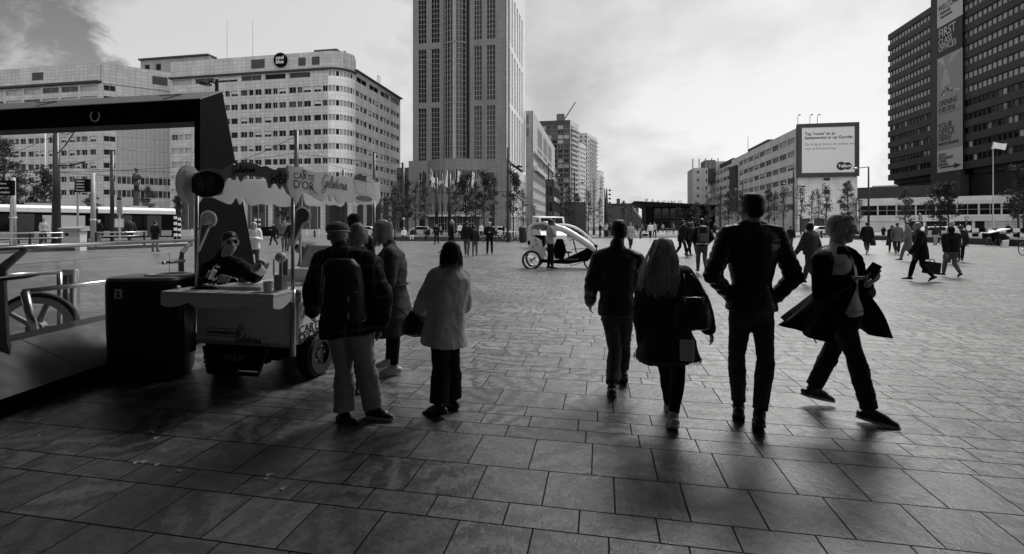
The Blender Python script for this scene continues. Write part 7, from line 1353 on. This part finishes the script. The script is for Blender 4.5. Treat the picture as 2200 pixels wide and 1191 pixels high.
# cyclists
for px, Y, yw, lb, lb2 in ((1537, 45.5, -35, 'person in a dark jacket riding a bicycle towards the camera, left of the leather jacket', 'bicycle ridden by the person in the dark jacket'), (1562, 52, 10, 'person in black and pale shirt riding right, partly behind the leather jacket', 'bicycle ridden to the right behind the leather jacket')):
    p = gx(px, Y); bicycle(p, -60 if yw < 0 else 5, lb2, group='bicycles being ridden'); J = pose(p+Z*.05, 1.72, 150 if yw < 0 else 85, 'ride', 1); body(lb, 'person', J, False); trousers(J, 'cloth_dark'); top(J, 'cloth_black', .02, .05); shoes(J); hair(J)
# ================================================================ the near figures, jointed in their own places
def near(px, Y, H, yaw, jt, hf=None, hu=None):
    """jt: joint -> (photo column, photo row, depth)"""
    y = R(yaw); J = {'f': Vector((math.sin(y), math.cos(y), 0)), 'r': Vector((math.cos(y), -math.sin(y), 0)), 's': H/1.75, 'base': gx(px, Y)}
    for k, v in jt.items(): J[k] = at(*v)
    J['hf'] = Vector(hf) if hf else J['f'].copy(); J['hu'] = Vector(hu) if hu else Z.copy(); return J
def hair_strands(J, mt, roots, name='hair', parent=None, w=.0055, n=5):
    mb = MB()
    for pts, ww in roots:
        q = catmull(pts, 4); k = len(q); mb.tube(q, [ww*(.35+.65*math.sin(math.pi*min(.98, max(.04, (i+.4)/k)))**.6) for i in range(k)], 5, flat=.6)
    return mb.build(name, mt, parent or J['o'], smooth=True, uv=False)
# ---- man in the dark bomber jacket
Y = 4.85
J = near(1322, Y, 1.72, -4, dict(hd=(1329, 499, Y), nk=(1326, 539, Y-.02), ch=(1325, 590, Y), pv=(1325, 664, Y), shL=(1286, 559, Y), shR=(1367, 559, Y), elL=(1270, 617, Y-.02), wrL=(1268, 650, Y+.10), elR=(1383, 617, Y), wrR=(1378, 662, Y+.1), hpL=(1309, 668, Y), hpR=(1343, 668, Y), knL=(1321, 752, Y+.02), anL=(1315, 832, Y-.30), toL=(1313, 838, Y-.12), knR=(1341, 745, Y+.16), anR=(1338, 800, Y+.10), toR=(1334, 822, Y+.18)))
body('man in a dark bomber jacket walking away, leftmost of the four near walkers', 'person', J, True, 'skin_dark' if False else 'skin')
trousers(J, 'denim_dark', .010, .008, fold=.010); top(J, 'nylon', .030, .06, name='jacket', collar=.07, fold=.012, fr=24); hair(J, 'hair_dark', 'quiff'); shoes(J, 'shoe_black')
# ---- fair haired woman with the frayed denim jacket
Y = 3.95
J = near(1430, Y, 1.64, 3, dict(hd=(1424, 541, Y), nk=(1428, 585, Y-.02), ch=(1430, 632, Y), pv=(1433, 712, Y), shL=(1393, 601, Y), shR=(1470, 597, Y), elL=(1379, 668, Y), wrL=(1384, 738, Y+.06), elR=(1507, 655, Y-.02), wrR=(1523, 706, Y+.02), hpL=(1420, 720, Y), hpR=(1452, 720, Y), knL=(1431, 808, Y+.20), anL=(1437, 872, Y+.30), toL=(1430, 880, Y+.46), knR=(1458, 810, Y), anR=(1446, 896, Y-.12), toR=(1440, 914, Y-.03)))
body('woman with long fair hair and an oversized frayed dark denim jacket, walking away', 'person', J, True)
WJ = J; mat('denim_jacket', .03, .8, .6, 9, bump=.4, spec=.3)
trousers(J, 'cloth_black', .0, .0); o = top(J, 'denim_jacket', .042, .235, flare=.30, name='jacket', fold=.016, fr=20, wide=1.02)
shoes(J, 'shoe_white', 'shoe_white')
rg = random.Random(4); m_ = MB(); c = J['pv']-Z*.19
for k in range(150):
    t = 2*math.pi*k/150; p = c+J['r']*.262*abs(math.cos(t))**.82*(1 if math.cos(t) > 0 else -1)+J['f']*.212*abs(math.sin(t))**.82*(1 if math.sin(t) > 0 else -1)-Z*.012; m_.tube([p, p+Vector((rg.uniform(-.01, .01), rg.uniform(-.01, .01), -rg.uniform(.015, .04)))], [.0022, .0008], 4)
m_.build('frayed_hem', 'cloth_light', o)
pb = J['pv']-J['f']*.205-Z*.11+J['r']*.10; m_ = MB(); m_.box((pb, J['r'], J['f']), -.055, .055, -.012, .01, -.075, .09); pt = m_.build('patch', 'cloth_white', o, bevel=.004)
for k in range(7): MB().box((pb, J['r'], J['f']), -.042, .03+.01*(k % 2), -.014, -.0125, .066-.02*k, .070-.02*k).build('printed_line', 'text_grey', pt)
hb = J['hd']; f, r = J['f'], J['r']; hair(J, 'hair_blond', 'short', vol=1.02); st = []
for k in range(460):
    a = R(rg.uniform(-118, 118)); ro = hb+r*.074*math.sin(a)*rg.uniform(.1, 1)-f*.06*math.cos(a)*rg.uniform(0, .8)+Z*(.118-.02*abs(math.sin(a)))
    sd_ = hb+r*.090*math.sin(a)-f*.104*math.cos(a)+Z*rg.uniform(0, .05)
    e = hb+r*(.105*math.sin(a)+rg.uniform(-.03, .03)-.03)-f*(.12+.05*math.cos(a))-Z*rg.uniform(.17, .33)
    if rg.random() < .18: e = e-r*.07+Z*.05
    m2 = sd_.lerp(e, .5)-f*.015+r*rg.uniform(-.014, .014)+r*.012*math.sin(a); st.append(([ro, sd_, m2, e, e-Z*.03+r*rg.uniform(-.02, .02)], rg.uniform(.0018, .0046)))
hair_strands(J, 'hair_blond', st, 'loose_hair')
hb_ = thing('handbag', J['wrR']+Vector((-.12, -.12, 0)), 'shiny black leather handbag hanging at the right side of the fair haired woman', 'bag'); c = at(1487, 668, 3.72); m_ = MB()
loft_m(m_, [(c-Z*.15, r*.10, f*.05), (c-Z*.13, r*.135, f*.075), (c-Z*.04, r*.145, f*.08), (c+Z*.06, r*.125, f*.055), (c+Z*.11, r*.10, f*.02)], 24); o = remesh(m_, 'bag_body', .008, 'leather', hb_, it=2, fold=(.014, 26, 8))
for sg in (-1, 1):
    a = c+r*.07*sg+Z*.10-f*.03; MB().tube([a, a+Z*.10-r*.01*sg, J['shR']+r*.03*sg*.6+Z*.065-f*.02, J['shR']+r*.01+Z*.05+f*.07], .0065, 8, flat=.6).build('handle', 'leather', hb_, smooth=True); MB().torus(a+Z*.0-f*.012, .013, .003, f, 18, 6).tube([a-f*.012, a-f*.03-Z*.05], .0035, 6).build('ring', 'satin_steel', hb_, smooth=True)
# ---- man in the leather jacket
Y = 3.92
J = near(1615, Y, 1.84, 0, dict(hd=(1613, 450, Y), nk=(1615, 487, Y-.02), ch=(1615, 545, Y), pv=(1614, 652, Y), shL=(1563, 509, Y), shR=(1668, 509, Y), elL=(1530, 592, Y-.04), wrL=(1578, 646, Y+.05), elR=(1707, 596, Y-.04), wrR=(1660, 644, Y+.05), hpL=(1592, 664, Y), hpR=(1637, 664, Y), knL=(1582, 770, Y+.10), anL=(1587, 872, Y+.10), toL=(1586, 896, Y+.22), knR=(1645, 775, Y-.02), anR=(1631, 892, Y-.14), toR=(1627, 912, Y+.02)), hf=(-.22, .97, 0))
def quilt(me, off):
    n = len(me.vertices); co = np.empty(n*3); me.vertices.foreach_get('co', co); co = co.reshape(-1, 3); no = np.empty(n*3); me.vertex_normals.foreach_get('vector', no); no = no.reshape(-1, 3)
    z = co[:, 2]+off[2]; x = co[:, 0]+off[0]; cx = J['ch'].x; m = np.clip((np.abs(x-cx)-.17)/.03, 0, 1)+np.clip((z-1.47)/.02, 0, 1); m = np.clip(m, 0, 1)
    d = (np.abs(np.sin(z*math.pi/.055))**.5-.8)*.010*m; co += no*d[:, None]; me.vertices.foreach_set('co', co.reshape(-1)); me.update()
body('broad man in a short ribbed leather jacket walking away, hands in pockets', 'person', J, True, hands={'L': ((.6, .3, -.7), (.5, .5, 0), (.3, .8, .3), .7), 'R': ((-.6, .3, -.7), (-.5, .5, 0), (-.3, .8, .3), .7)})
trousers(J, 'denim_dark', .006, .002, fold=.009); o = top(J, 'leather', .022, .05, name='jacket', fold=.007, fr=26, quilt=quilt, wide=1.02, slim=.84); hair(J, 'hair_dark', 'quiff', vol=1.0); shoes(J, 'shoe_black')
m_ = MB(); loft_m(m_, [(J['nk']+Z*.035, J['r']*.068, J['f']*.066), (J['nk']-Z*.02, J['r']*.078, J['f']*.074)]); m_.build('collar', 'leather', o, smooth=True)
for sg in (-1, 1): p = J['wrR' if sg > 0 else 'wrL']+Vector((.045*sg, -.06, .03)); MB().tube([p+Z*.02, p-Z*.04], .005, 6).build('zip', 'satin_steel', o)
# ---- man in the open raincoat
Y = 4.0
J = near(1815, Y, 1.76, 124, dict(hd=(1809, 492, Y), nk=(1797, 534, Y), ch=(1802, 592, Y), pv=(1815, 668, Y), shR=(1765, 564, Y-.16), shL=(1828, 560, Y+.17), elR=(1764, 640, Y-.24), wrR=(1826, 600, Y-.32), elL=(1862, 630, Y+.10), wrL=(1864, 612, Y-.18), hpR=(1806, 676, Y-.07), hpL=(1822, 676, Y+.07), knR=(1838, 768, Y-.06), anR=(1869, 886, Y-.05), toR=(1908, 905, Y-.11), knL=(1790, 748, Y+.22), anL=(1745, 836, Y+.36), toL=(1786, 857, Y+.34)), hf=(.95, -.30, -.04))
hdn = {'R': ((.9, -.1, .12), (.0, .3, .9), (.1, .9, -.2), .35), 'L': ((.25, -.6, .55), (-.6, -.2, .5), (-.6, .2, -.4), .75)}
body('silver haired man in an open flapping raincoat over a white shirt, striding right', 'person', J, True, hands=hdn); MJ = J
trousers(J, 'cloth_dark', .012, .010, top=.02, fold=.013); top(J, 'cloth_white', .014, .02, name='shirt', fold=.006, fr=30, sleeve=0)
shoes(J, 'shoe_black', 'shoe_white'); f, r = J['f'], J['r']
m_ = MB(); n_ = J['nk']
for sg in (-1, 1): m_.prism([(0, 0), (.075, -.065), (.055, .012), (.01, .035)], n_+f*.055+r*.02*sg-Z*.01, (r*sg+f*.25).normalized(), Z, f*.012)
m_.build('shirt_collar', 'cloth_white', J['o'])
MB().tube([J['pv']+r*.16*math.cos(t*math.pi/8)+f*.125*math.sin(t*math.pi/8)+Z*.02 for t in range(17)], .018, 6, flat=.4).build('belt', 'leather', J['o'])
# the raincoat: an open cloth wrapped round the back, hems thrown out behind and in front
def coat_sheet(J, mt):
    mb = MB(); rows = []; nr, nc = 26, 34; hemz = [0]*nc
    for i in range(nr):
        v = i/(nr-1); row = []
        for j in range(nc):
            u = j/(nc-1); a_end = 34-52*max(0, min(1, (v-.38)/.4)); ang = R(-256+(256+a_end)*u)      # from the near front edge round the back to the far front edge
            z0 = J['nk'].z+.01; lenb = .74-.05*math.sin(math.pi*u)+.03*math.sin(9*u)
            z = z0+.012-lenb*v-(.045*abs(math.cos(ang)) if v > .02 else 0)*min(1, v/.08)*(1-min(1, max(0, v-.3)))
            c = J['nk'].lerp(J['pv'], min(1, v/.62)); c = Vector((c.x, c.y, 0))
            wr = .09+.12*min(1, v/.08)**.45 if v < .08 else .21+.02*v; wd = .085+.085*min(1, v/.10)**.5 if v < .10 else .17+.02*v
            fl = max(0, v-.52); back = max(0, -math.sin(ang)); frt = max(0, math.sin(ang))
            wd2 = wd+fl*(.58*back**1.2+.38*frt); wr2 = wr+fl*(.10+.12*abs(math.cos(ang)))
            wv = 1+.20*fl*math.sin(11*ang+3*v)+.015*math.sin(9*ang+14*v)
            p = c+r*math.cos(ang)*wr2*wv+f*math.sin(ang)*wd2*wv; z += fl*.05*back
            row.append(Vector((p.x, p.y, z+.012*math.sin(5*ang)*v)))
        rows.append(row)
    t_ = .012; vs = [p for row in rows for p in row]; cen = J['pv']
    def ins(p): q = Vector((cen.x-p.x, cen.y-p.y, 0)).normalized(); return p+q*t_
    k = len(vs); vs += [ins(p) for p in vs]; fs = []
    for i in range(nr-1):
        for j in range(nc-1): a = i*nc+j; fs.append((a, a+1, a+nc+1, a+nc)); fs.append((k+a, k+a+nc, k+a+nc+1, k+a+1))
    for j in range(nc-1): a = (nr-1)*nc+j; fs.append((a, a+1, k+a+1, k+a)); fs.append((j, k+j, k+j+1, j+1))
    for i in range(nr-1):
        a = i*nc; fs.append((a, a+nc, k+a+nc, k+a)); a = i*nc+nc-1; fs.append((a+nc, a, k+a, k+a+nc))
    mb.add(vs, fs); return mb
o = coat_sheet(J, 'cloth_black').build('raincoat', 'cloth_black', J['o'], smooth='auto')
s_ = J['s']
for S_ in 'LR': 
    m_ = MB(); cone_m(m_, J['sh'+S_], J['el'+S_], .080, .066); cone_m(m_, J['el'+S_], J['el'+S_].lerp(J['wr'+S_], .9), .064, .048); cone_m(m_, J['sh'+S_]+Z*.0, J['nk']-Z*.045-f*.045, .088, .078); remesh(m_, 'sleeve', .012, 'cloth_black', o, it=3, fold=(.016, 22, 7))
m_ = MB(); m_.prism([(0, 0), (.10, -.10), (.055, -.34), (.0, -.38)], J['nk']-r*.055+f*.06, (f*.55+r*.75).normalized(), Z, f*.02); m_.prism([(0, .05), (.11, -.02), (.06, -.20), (0, -.26)], J['nk']+r*.065+f*.04-Z*.04, (f*.75+r*.25).normalized(), Z, r*.02); m_.build('lapel', 'cloth_black', o)
m_ = MB(); pz = J['pv']-Z*.16-f*.2; m_.tube(catmull([pz, pz-Z*.06-f*.03, pz-Z*.14+f*.0]), .006, 6).tube(catmull([pz+f*.03, pz-Z*.05+f*.02, pz-Z*.11+f*.05]), .006, 6); m_.build('belt_end', 'cloth_black', o)
hair(J, 'hair_white', 'short', vol=1.03); hb = J['hd']; hf = J['hf'].normalized(); hr_ = hf.cross(Z).normalized(); st = []
for k in range(300):
    g = rg.uniform(-1, 1); ro = hb+hf*rg.uniform(.02, .078)+hr_*.062*g+Z*(.108-.03*abs(g)); md_ = hb-hf*.02+hr_*.084*g+Z*(.120-.045*abs(g)+rg.uniform(0, .008)); e = hb-hf*rg.uniform(.095, .112)+hr_*.07*g-Z*rg.uniform(-.04, .06)
    st.append(([ro, ro.lerp(md_, .5)+Z*.010, md_, e], rg.uniform(.002, .0035)))
hair_strands(J, 'hair_white', st, 'swept_hair')
m_ = MB(); e_ = hb+hf*.085+Z*.012
m_.torus(e_-hr_*.034, .021, .0022, hf, 18, 5).torus(e_+hr_*.034, .021, .0022, hf, 18, 5).tube([e_-hr_*.055, hb-hr_*.078-hf*.0+Z*.016], .0022, 5).tube([e_+hr_*.055, hb+hr_*.078+Z*.016], .0022, 5); m_.build('glasses', 'dark_metal', J['o'])
ph = thing('phone', at(1870, 590, Y-.33), 'dark phone in an open folding case held by the silver haired man', 'phone'); c = at(1864, 596, Y-.33); d = (at(1886, 566, Y-.36)-c).normalized(); sd2 = Vector((.45, -.6, -.35)).normalized(); sd2 = (sd2-d*sd2.dot(d)).normalized(); nn = d.cross(sd2)
MB().hexa([c-sd2*.04, c+sd2*.04, c+sd2*.04+nn*.01, c-sd2*.04+nn*.01, c+d*.12-sd2*.034, c+d*.12+sd2*.034, c+d*.12+sd2*.034+nn*.01, c+d*.12-sd2*.034+nn*.01]).build('phone_case', 'leather', ph, bevel=.003)
c2 = c+nn*.03; d2 = (d*.8+nn*.35).normalized(); MB().hexa([c2-sd2*.038, c2+sd2*.038, c2+sd2*.038+nn*.008, c2-sd2*.038+nn*.008, c2+d2*.10-sd2*.033, c2+d2*.10+sd2*.033, c2+d2*.10+sd2*.033+nn*.008, c2+d2*.10-sd2*.033+nn*.008]).build('phone_body', 'glass_mid', ph, bevel=.002)
# ---- old man with a flat cap and backpack
Y = 4.05
J = near(755, Y, 1.70, -14, dict(hd=(725, 507, Y+.05), nk=(733, 543, Y), ch=(742, 600, Y), pv=(745, 694, Y), shL=(695, 565, Y+.03), shR=(786, 565, Y-.02), elL=(674, 632, Y+.05), wrL=(672, 668, Y+.22), elR=(822, 640, Y), wrR=(818, 698, Y+.04), hpL=(727, 700, Y), hpR=(768, 700, Y), knL=(740, 795, Y+.03), anL=(740, 894, Y-.05), toL=(757, 908, Y-.10), knR=(789, 795, Y), anR=(803, 882, Y+.02), toR=(826, 890, Y-.02)), hf=(-.45, .89, -.1))
body('old man in flat cap, dark checked jacket and khaki trousers at the cart corner', 'person', J, True)
trousers(J, 'khaki', .024, .022, fold=.014)
ck = mat('checked_cloth', .012, .85, .2, 20, bump=.3, spec=.2); t = ck.node_tree; bs = t.nodes['Principled BSDF']; g_ = t.nodes.new('ShaderNodeTexCoord'); br = t.nodes.new('ShaderNodeTexBrick'); mp = t.nodes.new('ShaderNodeMapping'); mp.inputs['Rotation'].default_value = (R(90), 0, 0); t.links.new(g_.outputs['Object'], mp.inputs[0]); t.links.new(mp.outputs[0], br.inputs['Vector'])
br.offset = 0; br.inputs['Scale'].default_value = 1; br.inputs['Brick Width'].default_value = .11; br.inputs['Row Height'].default_value = .13; br.inputs['Mortar Size'].default_value = .014; br.inputs['Mortar Smooth'].default_value = .6; br.inputs['Color1'].default_value = (.006,)*3+(1,); br.inputs['Color2'].default_value = (.014,)*3+(1,); br.inputs['Mortar'].default_value = (.07,)*3+(1,); t.links.new(br.outputs['Color'], bs.inputs['Base Color'])
top(J, 'checked_cloth', .052, .10, name='jacket', fold=.020, fr=22, wide=1.12, collar=.03, hood=True); hair(J, 'hair_grey', 'short'); shoes(J, 'shoe_black', 'shoe_white')
hf = J['hf'].normalized(); hr_ = hf.cross(Z).normalized(); c = J['hd']+Z*.055; m_ = MB(); ell_m(m_, c, (hr_*.098, hf*.112, Z*.062)); ell_m(m_, c+hf*.03+Z*.02, (hr_*.092, hf*.10, Z*.045)); cone_m(m_, c+hf*.10-hr_*.04-Z*.02, c+hf*.10+hr_*.04-Z*.02, .03, .03, (Z, .3)); cp = remesh(m_, 'cap', .007, 'cloth_mid', J['o'], it=2, fold=(.004, 60, 2))
MB().tube([c+hr_*.099*math.sin(t)+hf*-.112*math.cos(t)-Z*.022 for t in [i*.12 for i in range(-9, 10)]], .017, 6, flat=.3).build('cap_strap', 'cloth_white', cp, smooth=True)
t_ = backpack(J, 'black nylon backpack worn by the old man in the flat cap', 1.12, mt='nylon', mt2='nylon', low=.05)
for k in range(2): c = J['ch']-J['f']*.325-Z*(.10+.13*k)+J['r']*.05; MB().tube([c, c-Z*.05], .005, 6).build('zip_pull', 'shoe_white', t_)
# ---- woman in the long belted coat
Y = 5.25
J = near(838, Y, 1.72, -72, dict(hd=(819, 496, Y), nk=(838, 532, Y), ch=(842, 575, Y), pv=(846, 640, Y), shL=(838, 551, Y-.17), shR=(842, 549, Y+.17), elL=(838, 605, Y-.22), wrL=(806, 604, Y-.25), elR=(826, 602, Y+.2), wrR=(803, 590, Y+.2), hpL=(844, 648, Y-.08), hpR=(850, 648, Y+.08), knL=(848, 722, Y-.06), anL=(847, 790, Y-.02), toL=(820, 800, Y-.08), knR=(842, 716, Y+.14), anR=(836, 776, Y+.20), toR=(816, 782, Y+.18)), hf=(-.97, .1, -.22), hu=(-.15, 0, 1))
body('woman with shoulder-length fair hair in a long belted grey coat, looking down at the cart', 'person', J, True); trousers(J, 'cloth_black', .0, 0.)
o = top(J, 'denim_dark', .030, .40, flare=.22, name='coat', fold=.014, fr=20, slim=.95, collar=.04)
cb_ = J['pv'].lerp(J['ch'], .45); MB().tube([cb_+J['r']*.178*math.cos(t)+J['f']*.142*math.sin(t) for t in [i*math.pi/12 for i in range(25)]], .022, 6, flat=.35, cap=False).build('belt', 'cloth_dark', o, smooth=True)
hair(J, 'hair_blond', 'bob'); hb = J['hd']; hf = J['hf'].normalized(); hr_ = hf.cross(Z).normalized(); st = []
for k in range(380):
    a = R(rg.uniform(-75, 255)); g = math.cos(a); bk = math.sin(a); ro = hb+hf*.02+hr_*.03*g+Z*.112; sd_ = hb+hr_*.094*g-hf*(.02+.092*max(-.5, bk))+Z*rg.uniform(.02, .07); e = hb+hr_*.10*g-hf*(.0+.118*max(-.45, bk))-Z*rg.uniform(.09, .16); st.append(([ro, sd_, sd_.lerp(e, .5)+(sd_-hb).normalized()*.014, e, e+(hb-e)*.12-Z*.01], rg.uniform(.002, .0038)))
hair_strands(J, 'hair_blond', st, 'loose_hair'); shoes(J, 'shoe_white', 'shoe_white')
# ---- short woman in the pale raincoat
Y = 4.2
J = near(948, Y, 1.56, -48, dict(hd=(966, 545, Y), nk=(972, 577, Y), ch=(962, 625, Y), pv=(955, 706, Y), shL=(938, 598, Y-.04), shR=(988, 596, Y+.10), elL=(917, 640, Y-.02), wrL=(900, 668, Y+.12), elR=(995, 655, Y+.14), wrR=(935, 672, Y+.30), hpL=(944, 712, Y-.05), hpR=(966, 712, Y+.05), knL=(947, 792, Y-.02), anL=(943, 874, Y-.10), toL=(912, 888, Y-.02), knR=(972, 790, Y+.06), anR=(972, 862, Y+.08), toR=(956, 874, Y+.16)), hf=(-.88, .42, 0))
body('short dark haired woman in a pale thin raincoat and dark trousers facing the cart', 'person', J, True); trousers(J, 'cloth_black', .022, .02, fold=.010)
o = top(J, 'trench', .050, .16, flare=.16, name='raincoat', fold=.016, fr=19, wide=1.04, collar=.045); hair(J, 'hair_dark', 'bob', vol=1.02); shoes(J, 'shoe_black')
hb = J['hd']; hf = J['hf'].normalized(); hr_ = hf.cross(Z).normalized(); e_ = hb+hf*.088+Z*.01; MB().torus(e_-hr_*.03-hf*.008, .018, .0018, hf, 18, 5).torus(e_+hr_*.03-hf*.008, .018, .0018, hf, 18, 5).tube([e_-hr_*.056, hb-hr_*.08-hf*.01+Z*.014], .0025, 5).build('glasses', 'satin_steel', J['o'])
st = [([hb+Z*.105, hb+hr_*.09*math.cos(a)+hf*-.10*max(-.3, math.sin(a))+Z*.03, hb+hr_*.10*math.cos(a)*rg.uniform(.8, 1.15)-hf*.12*max(-.3, math.sin(a))-Z*rg.uniform(.08, .13)], .0022) for a in [R(rg.uniform(-60, 240)) for k in range(220)]]
hair_strands(J, 'hair_dark', st, 'loose_hair')

bg_ = thing('handbag', at(893, 720, Y+.05), 'soft black handbag hanging in front of the woman in the pale raincoat', 'bag'); c = at(893, 690, Y+.1); m_ = MB(); rr = Vector((.8, .6, 0)); loft_m(m_, [(c-Z*.14+rr*.03, rr*.07, Vector((-.6, .8, 0))*.05), (c-Z*.10, rr*.13, Vector((-.6, .8, 0))*.08), (c, rr*.12, Vector((-.6, .8, 0))*.07), (c+Z*.10, rr*.05, Vector((-.6, .8, 0))*.03)], 18); remesh(m_, 'bag_body', .010, 'leather', bg_, it=2, fold=(.012, 24, 3)); MB().tube(catmull([c+Z*.09, J['wrL']-Z*.03, c+Z*.09+rr*.04]), .009, 6).build('strap', 'leather', bg_)
# ---- person behind the old man
Y = 4.72
J = near(775, Y, 1.62, -20, dict(hd=(768, 504, Y), nk=(774, 548, Y), ch=(776, 592, Y), pv=(776, 672, Y), shL=(742, 570, Y+.02), shR=(806, 568, Y-.02), elL=(736, 620, Y+.1), wrL=(735, 640, Y+.3), elR=(812, 622, Y+.05), wrR=(800, 650, Y+.25), hpL=(762, 680, Y), hpR=(790, 680, Y), knL=(764, 765, Y), anL=(765, 838, Y-.05), toL=(760, 850, Y+.10), knR=(788, 762, Y+.05), anR=(786, 834, Y+.05), toR=(784, 840, Y+.2)), hf=(-.3, .95, 0))
body('person with short grey hair and dark jacket just behind the flat-capped old man', 'person', J, True); trousers(J, 'denim_dark', .01); top(J, 'cloth_black', .03, .1, collar=.04); hair(J, 'hair_grey', 'bob', vol=1.0); shoes(J, 'shoe_black', 'shoe_white')
J = extra(760, 468, 750, -10, 'person in a dark hat farther back, only the hat showing above the grey haired customer', 'stand', tp='cloth_black', bt='cloth_black', hk='cap', hr='cloth_black', yb=6.2, sit=1.76, arms='front')
# ---- the vendor
Y = 5.55
J = near(490, Y, 1.74, 150, dict(hd=(495, 521, Y-.06), nk=(479, 555, Y), ch=(480, 596, Y), pv=(478, 670, Y), shR=(444, 578, Y+.02), shL=(515, 574, Y-.05), elR=(430, 612, Y-.22), wrR=(446, 604, Y-.48), elL=(548, 594, Y-.30), wrL=(560, 570, Y-.48), hpR=(465, 690, Y+.03), hpL=(492, 690, Y-.03), knR=(465, 770, Y), anR=(465, 845, Y), toR=(468, 856, Y-.18), knL=(495, 770, Y), anL=(495, 845, Y), toL=(502, 856, Y-.18)), hf=(.66, -.74, .03), hu=(-.1, 0, 1))
body('ice cream vendor with tied-back dark hair, sunglasses and black zipped jacket behind the counter', 'person', J, True, hands={'R': ((.5, -.2, .75), (.2, .9, .1), (.6, .3, -.2), 1.0), 'L': ((.75, -.3, -.15), (-.3, -.2, .9), (.1, -.7, -.7), .8)})
trousers(J, 'cloth_black', .012); o = top(J, 'cloth_black', .034, .12, name='jacket', fold=.014, fr=24, collar=.03); hair(J, 'hair_dark', 'tail', vol=1.05); shoes(J)
m_ = MB(); zf_ = J['f']; m_.tube([J['nk']+zf_*.085-Z*.08, J['ch']+zf_*.155, J['pv']+zf_*.16+Z*.15], .004, 6); m_.build('zip', 'steel', o)
hb = J['hd']; hf = J['hf'].normalized(); hr_ = hf.cross(Z).normalized(); e_ = hb+hf*.096+Z*.012; m_ = MB()
for sg in (-1, 1): ell_m(m_, e_+hr_*.035*sg-Z*.006-hf*.006, (hr_*.026, hf*.006, Z*.023), 16)
gl = m_.build('sunglasses', 'lens', J['o'], smooth=True); m_ = MB()
for sg in (-1, 1): m_.torus(e_+hr_*.035*sg-Z*.006-hf*.004, .025, .0009, hf, 22, 5).tube([e_+hr_*.062*sg+Z*.008, hb+hr_*.079*sg+Z*.014-hf*.01], .002, 5)
m_.tube([e_-hr_*.02+Z*.012, e_+hr_*.02+Z*.012], .002, 5); m_.build('frame', 'satin_steel', gl)
lp = MB(); cone_m(lp, hb-hr_*.019+hf*.091-Z*.062, hb+hr_*.019+hf*.091-Z*.062, .0065, .0065); mat('lips', .10, .5, 0); lp.build('lips', 'lips', J['o'], smooth=True)
lp = MB()
for sg in (-1, 1): cone_m(lp, hb+hr_*.016*sg+hf*.092+Z*.036, hb+hr_*.052*sg+hf*.074+Z*.034, .004, .003)
lp.build('eyebrows', 'hair_dark', J['o'], smooth=True)
MB().sphere(hb+hr_*.083-Z*.045, .006, 8).build('earring', 'shoe_white', J['o'])
st = []
for k in range(130):
    g = rg.uniform(-1, 1); ro = hb+hf*rg.uniform(.0, .052)+hr_*.06*g+Z*(.108-.035*abs(g)); md_ = hb-hf*.02+hr_*.083*g+Z*(.085-.05*abs(g)); e = hb-hf*rg.uniform(.10, .13)+hr_*.02*g+Z*rg.uniform(.0, .04); st.append(([ro, md_, e], .004))
for k in range(40): a = hb-hf*.12+Z*.03; st.append(([a, a-hf*rg.uniform(.03, .08)+hr_*rg.uniform(-.05, .05)+Z*rg.uniform(-.02, .04), a-hf*rg.uniform(.06, .15)+hr_*rg.uniform(-.05, .06)-Z*rg.uniform(.0, .12)], .003))
hair_strands(J, 'hair_dark', st, 'tied_hair'); VJ = J
# cup and scoop in the vendor's hands
c = J['wrL']+Vector((.06, -.13, -.04)); ax = Vector((-.25, -.75, .6)).normalized(); cup_ = MB().lathe(c, [(.042, -.05), (.058, .05), (.063, .052), (.063, .058), (.056, .056), (.040, -.042), (.0, -.042)], 26, axis=ax, cap=False).build('paper_cup', 'white_plastic', None, smooth='auto', origin=c); tag(cup_, 'white paper cup tilted in the outstretched hand of the vendor', 'cup')

c = J['wrR']+Vector((.045, -.03, .05)); d = Vector((.35, -.1, .75)).normalized(); sc_ = thing('ice_cream_scoop', c, 'metal ice cream scoop with a pale handle upright in the vendor\'s fist', 'scoop'); MB().tube([c-d*.03, c+d*.05, c+d*.09], [.011, .011, .007], 10).build('handle', 'white_plastic', sc_, smooth=True); MB().tube([c+d*.08, c+d*.12, c+d*.135+Vector((.03, 0, .0))], [.005, .006, .006], 8).lathe(c+d*.135+Vector((.04, 0, -.012)), [(.0, -.02), (.016, -.014), (.022, 0), (.022, .003)], 16, cap=False).build('bowl', 'steel', sc_, smooth=True)
# briefcase of the grey haired man
J = BRJ; c = at(2001, 574, J['base'].y); bc = thing('briefcase', c-Z*.2, 'black briefcase swinging behind the grey haired man in the long coat', 'briefcase'); a = Vector((.98, .15, -.12)).normalized(); b2 = Vector((-.15, .98, 0)).normalized(); u2 = a.cross(b2)
MB().hexa([c+a*x+b2*y+u2*z for z in (-.20, .15) for x, y in ((-.27, -.06), (.27, -.06), (.25, .06), (-.25, .06))]).build('case', 'cloth_black', bc, bevel=.02); MB().tube([c+a*-.10+u2*.15, c+a*-.06+u2*.22, c+a*.06+u2*.22, c+a*.10+u2*.15], .012, 8).build('handle', 'leather', bc)
bpy.data.scenes.remove(TMP)
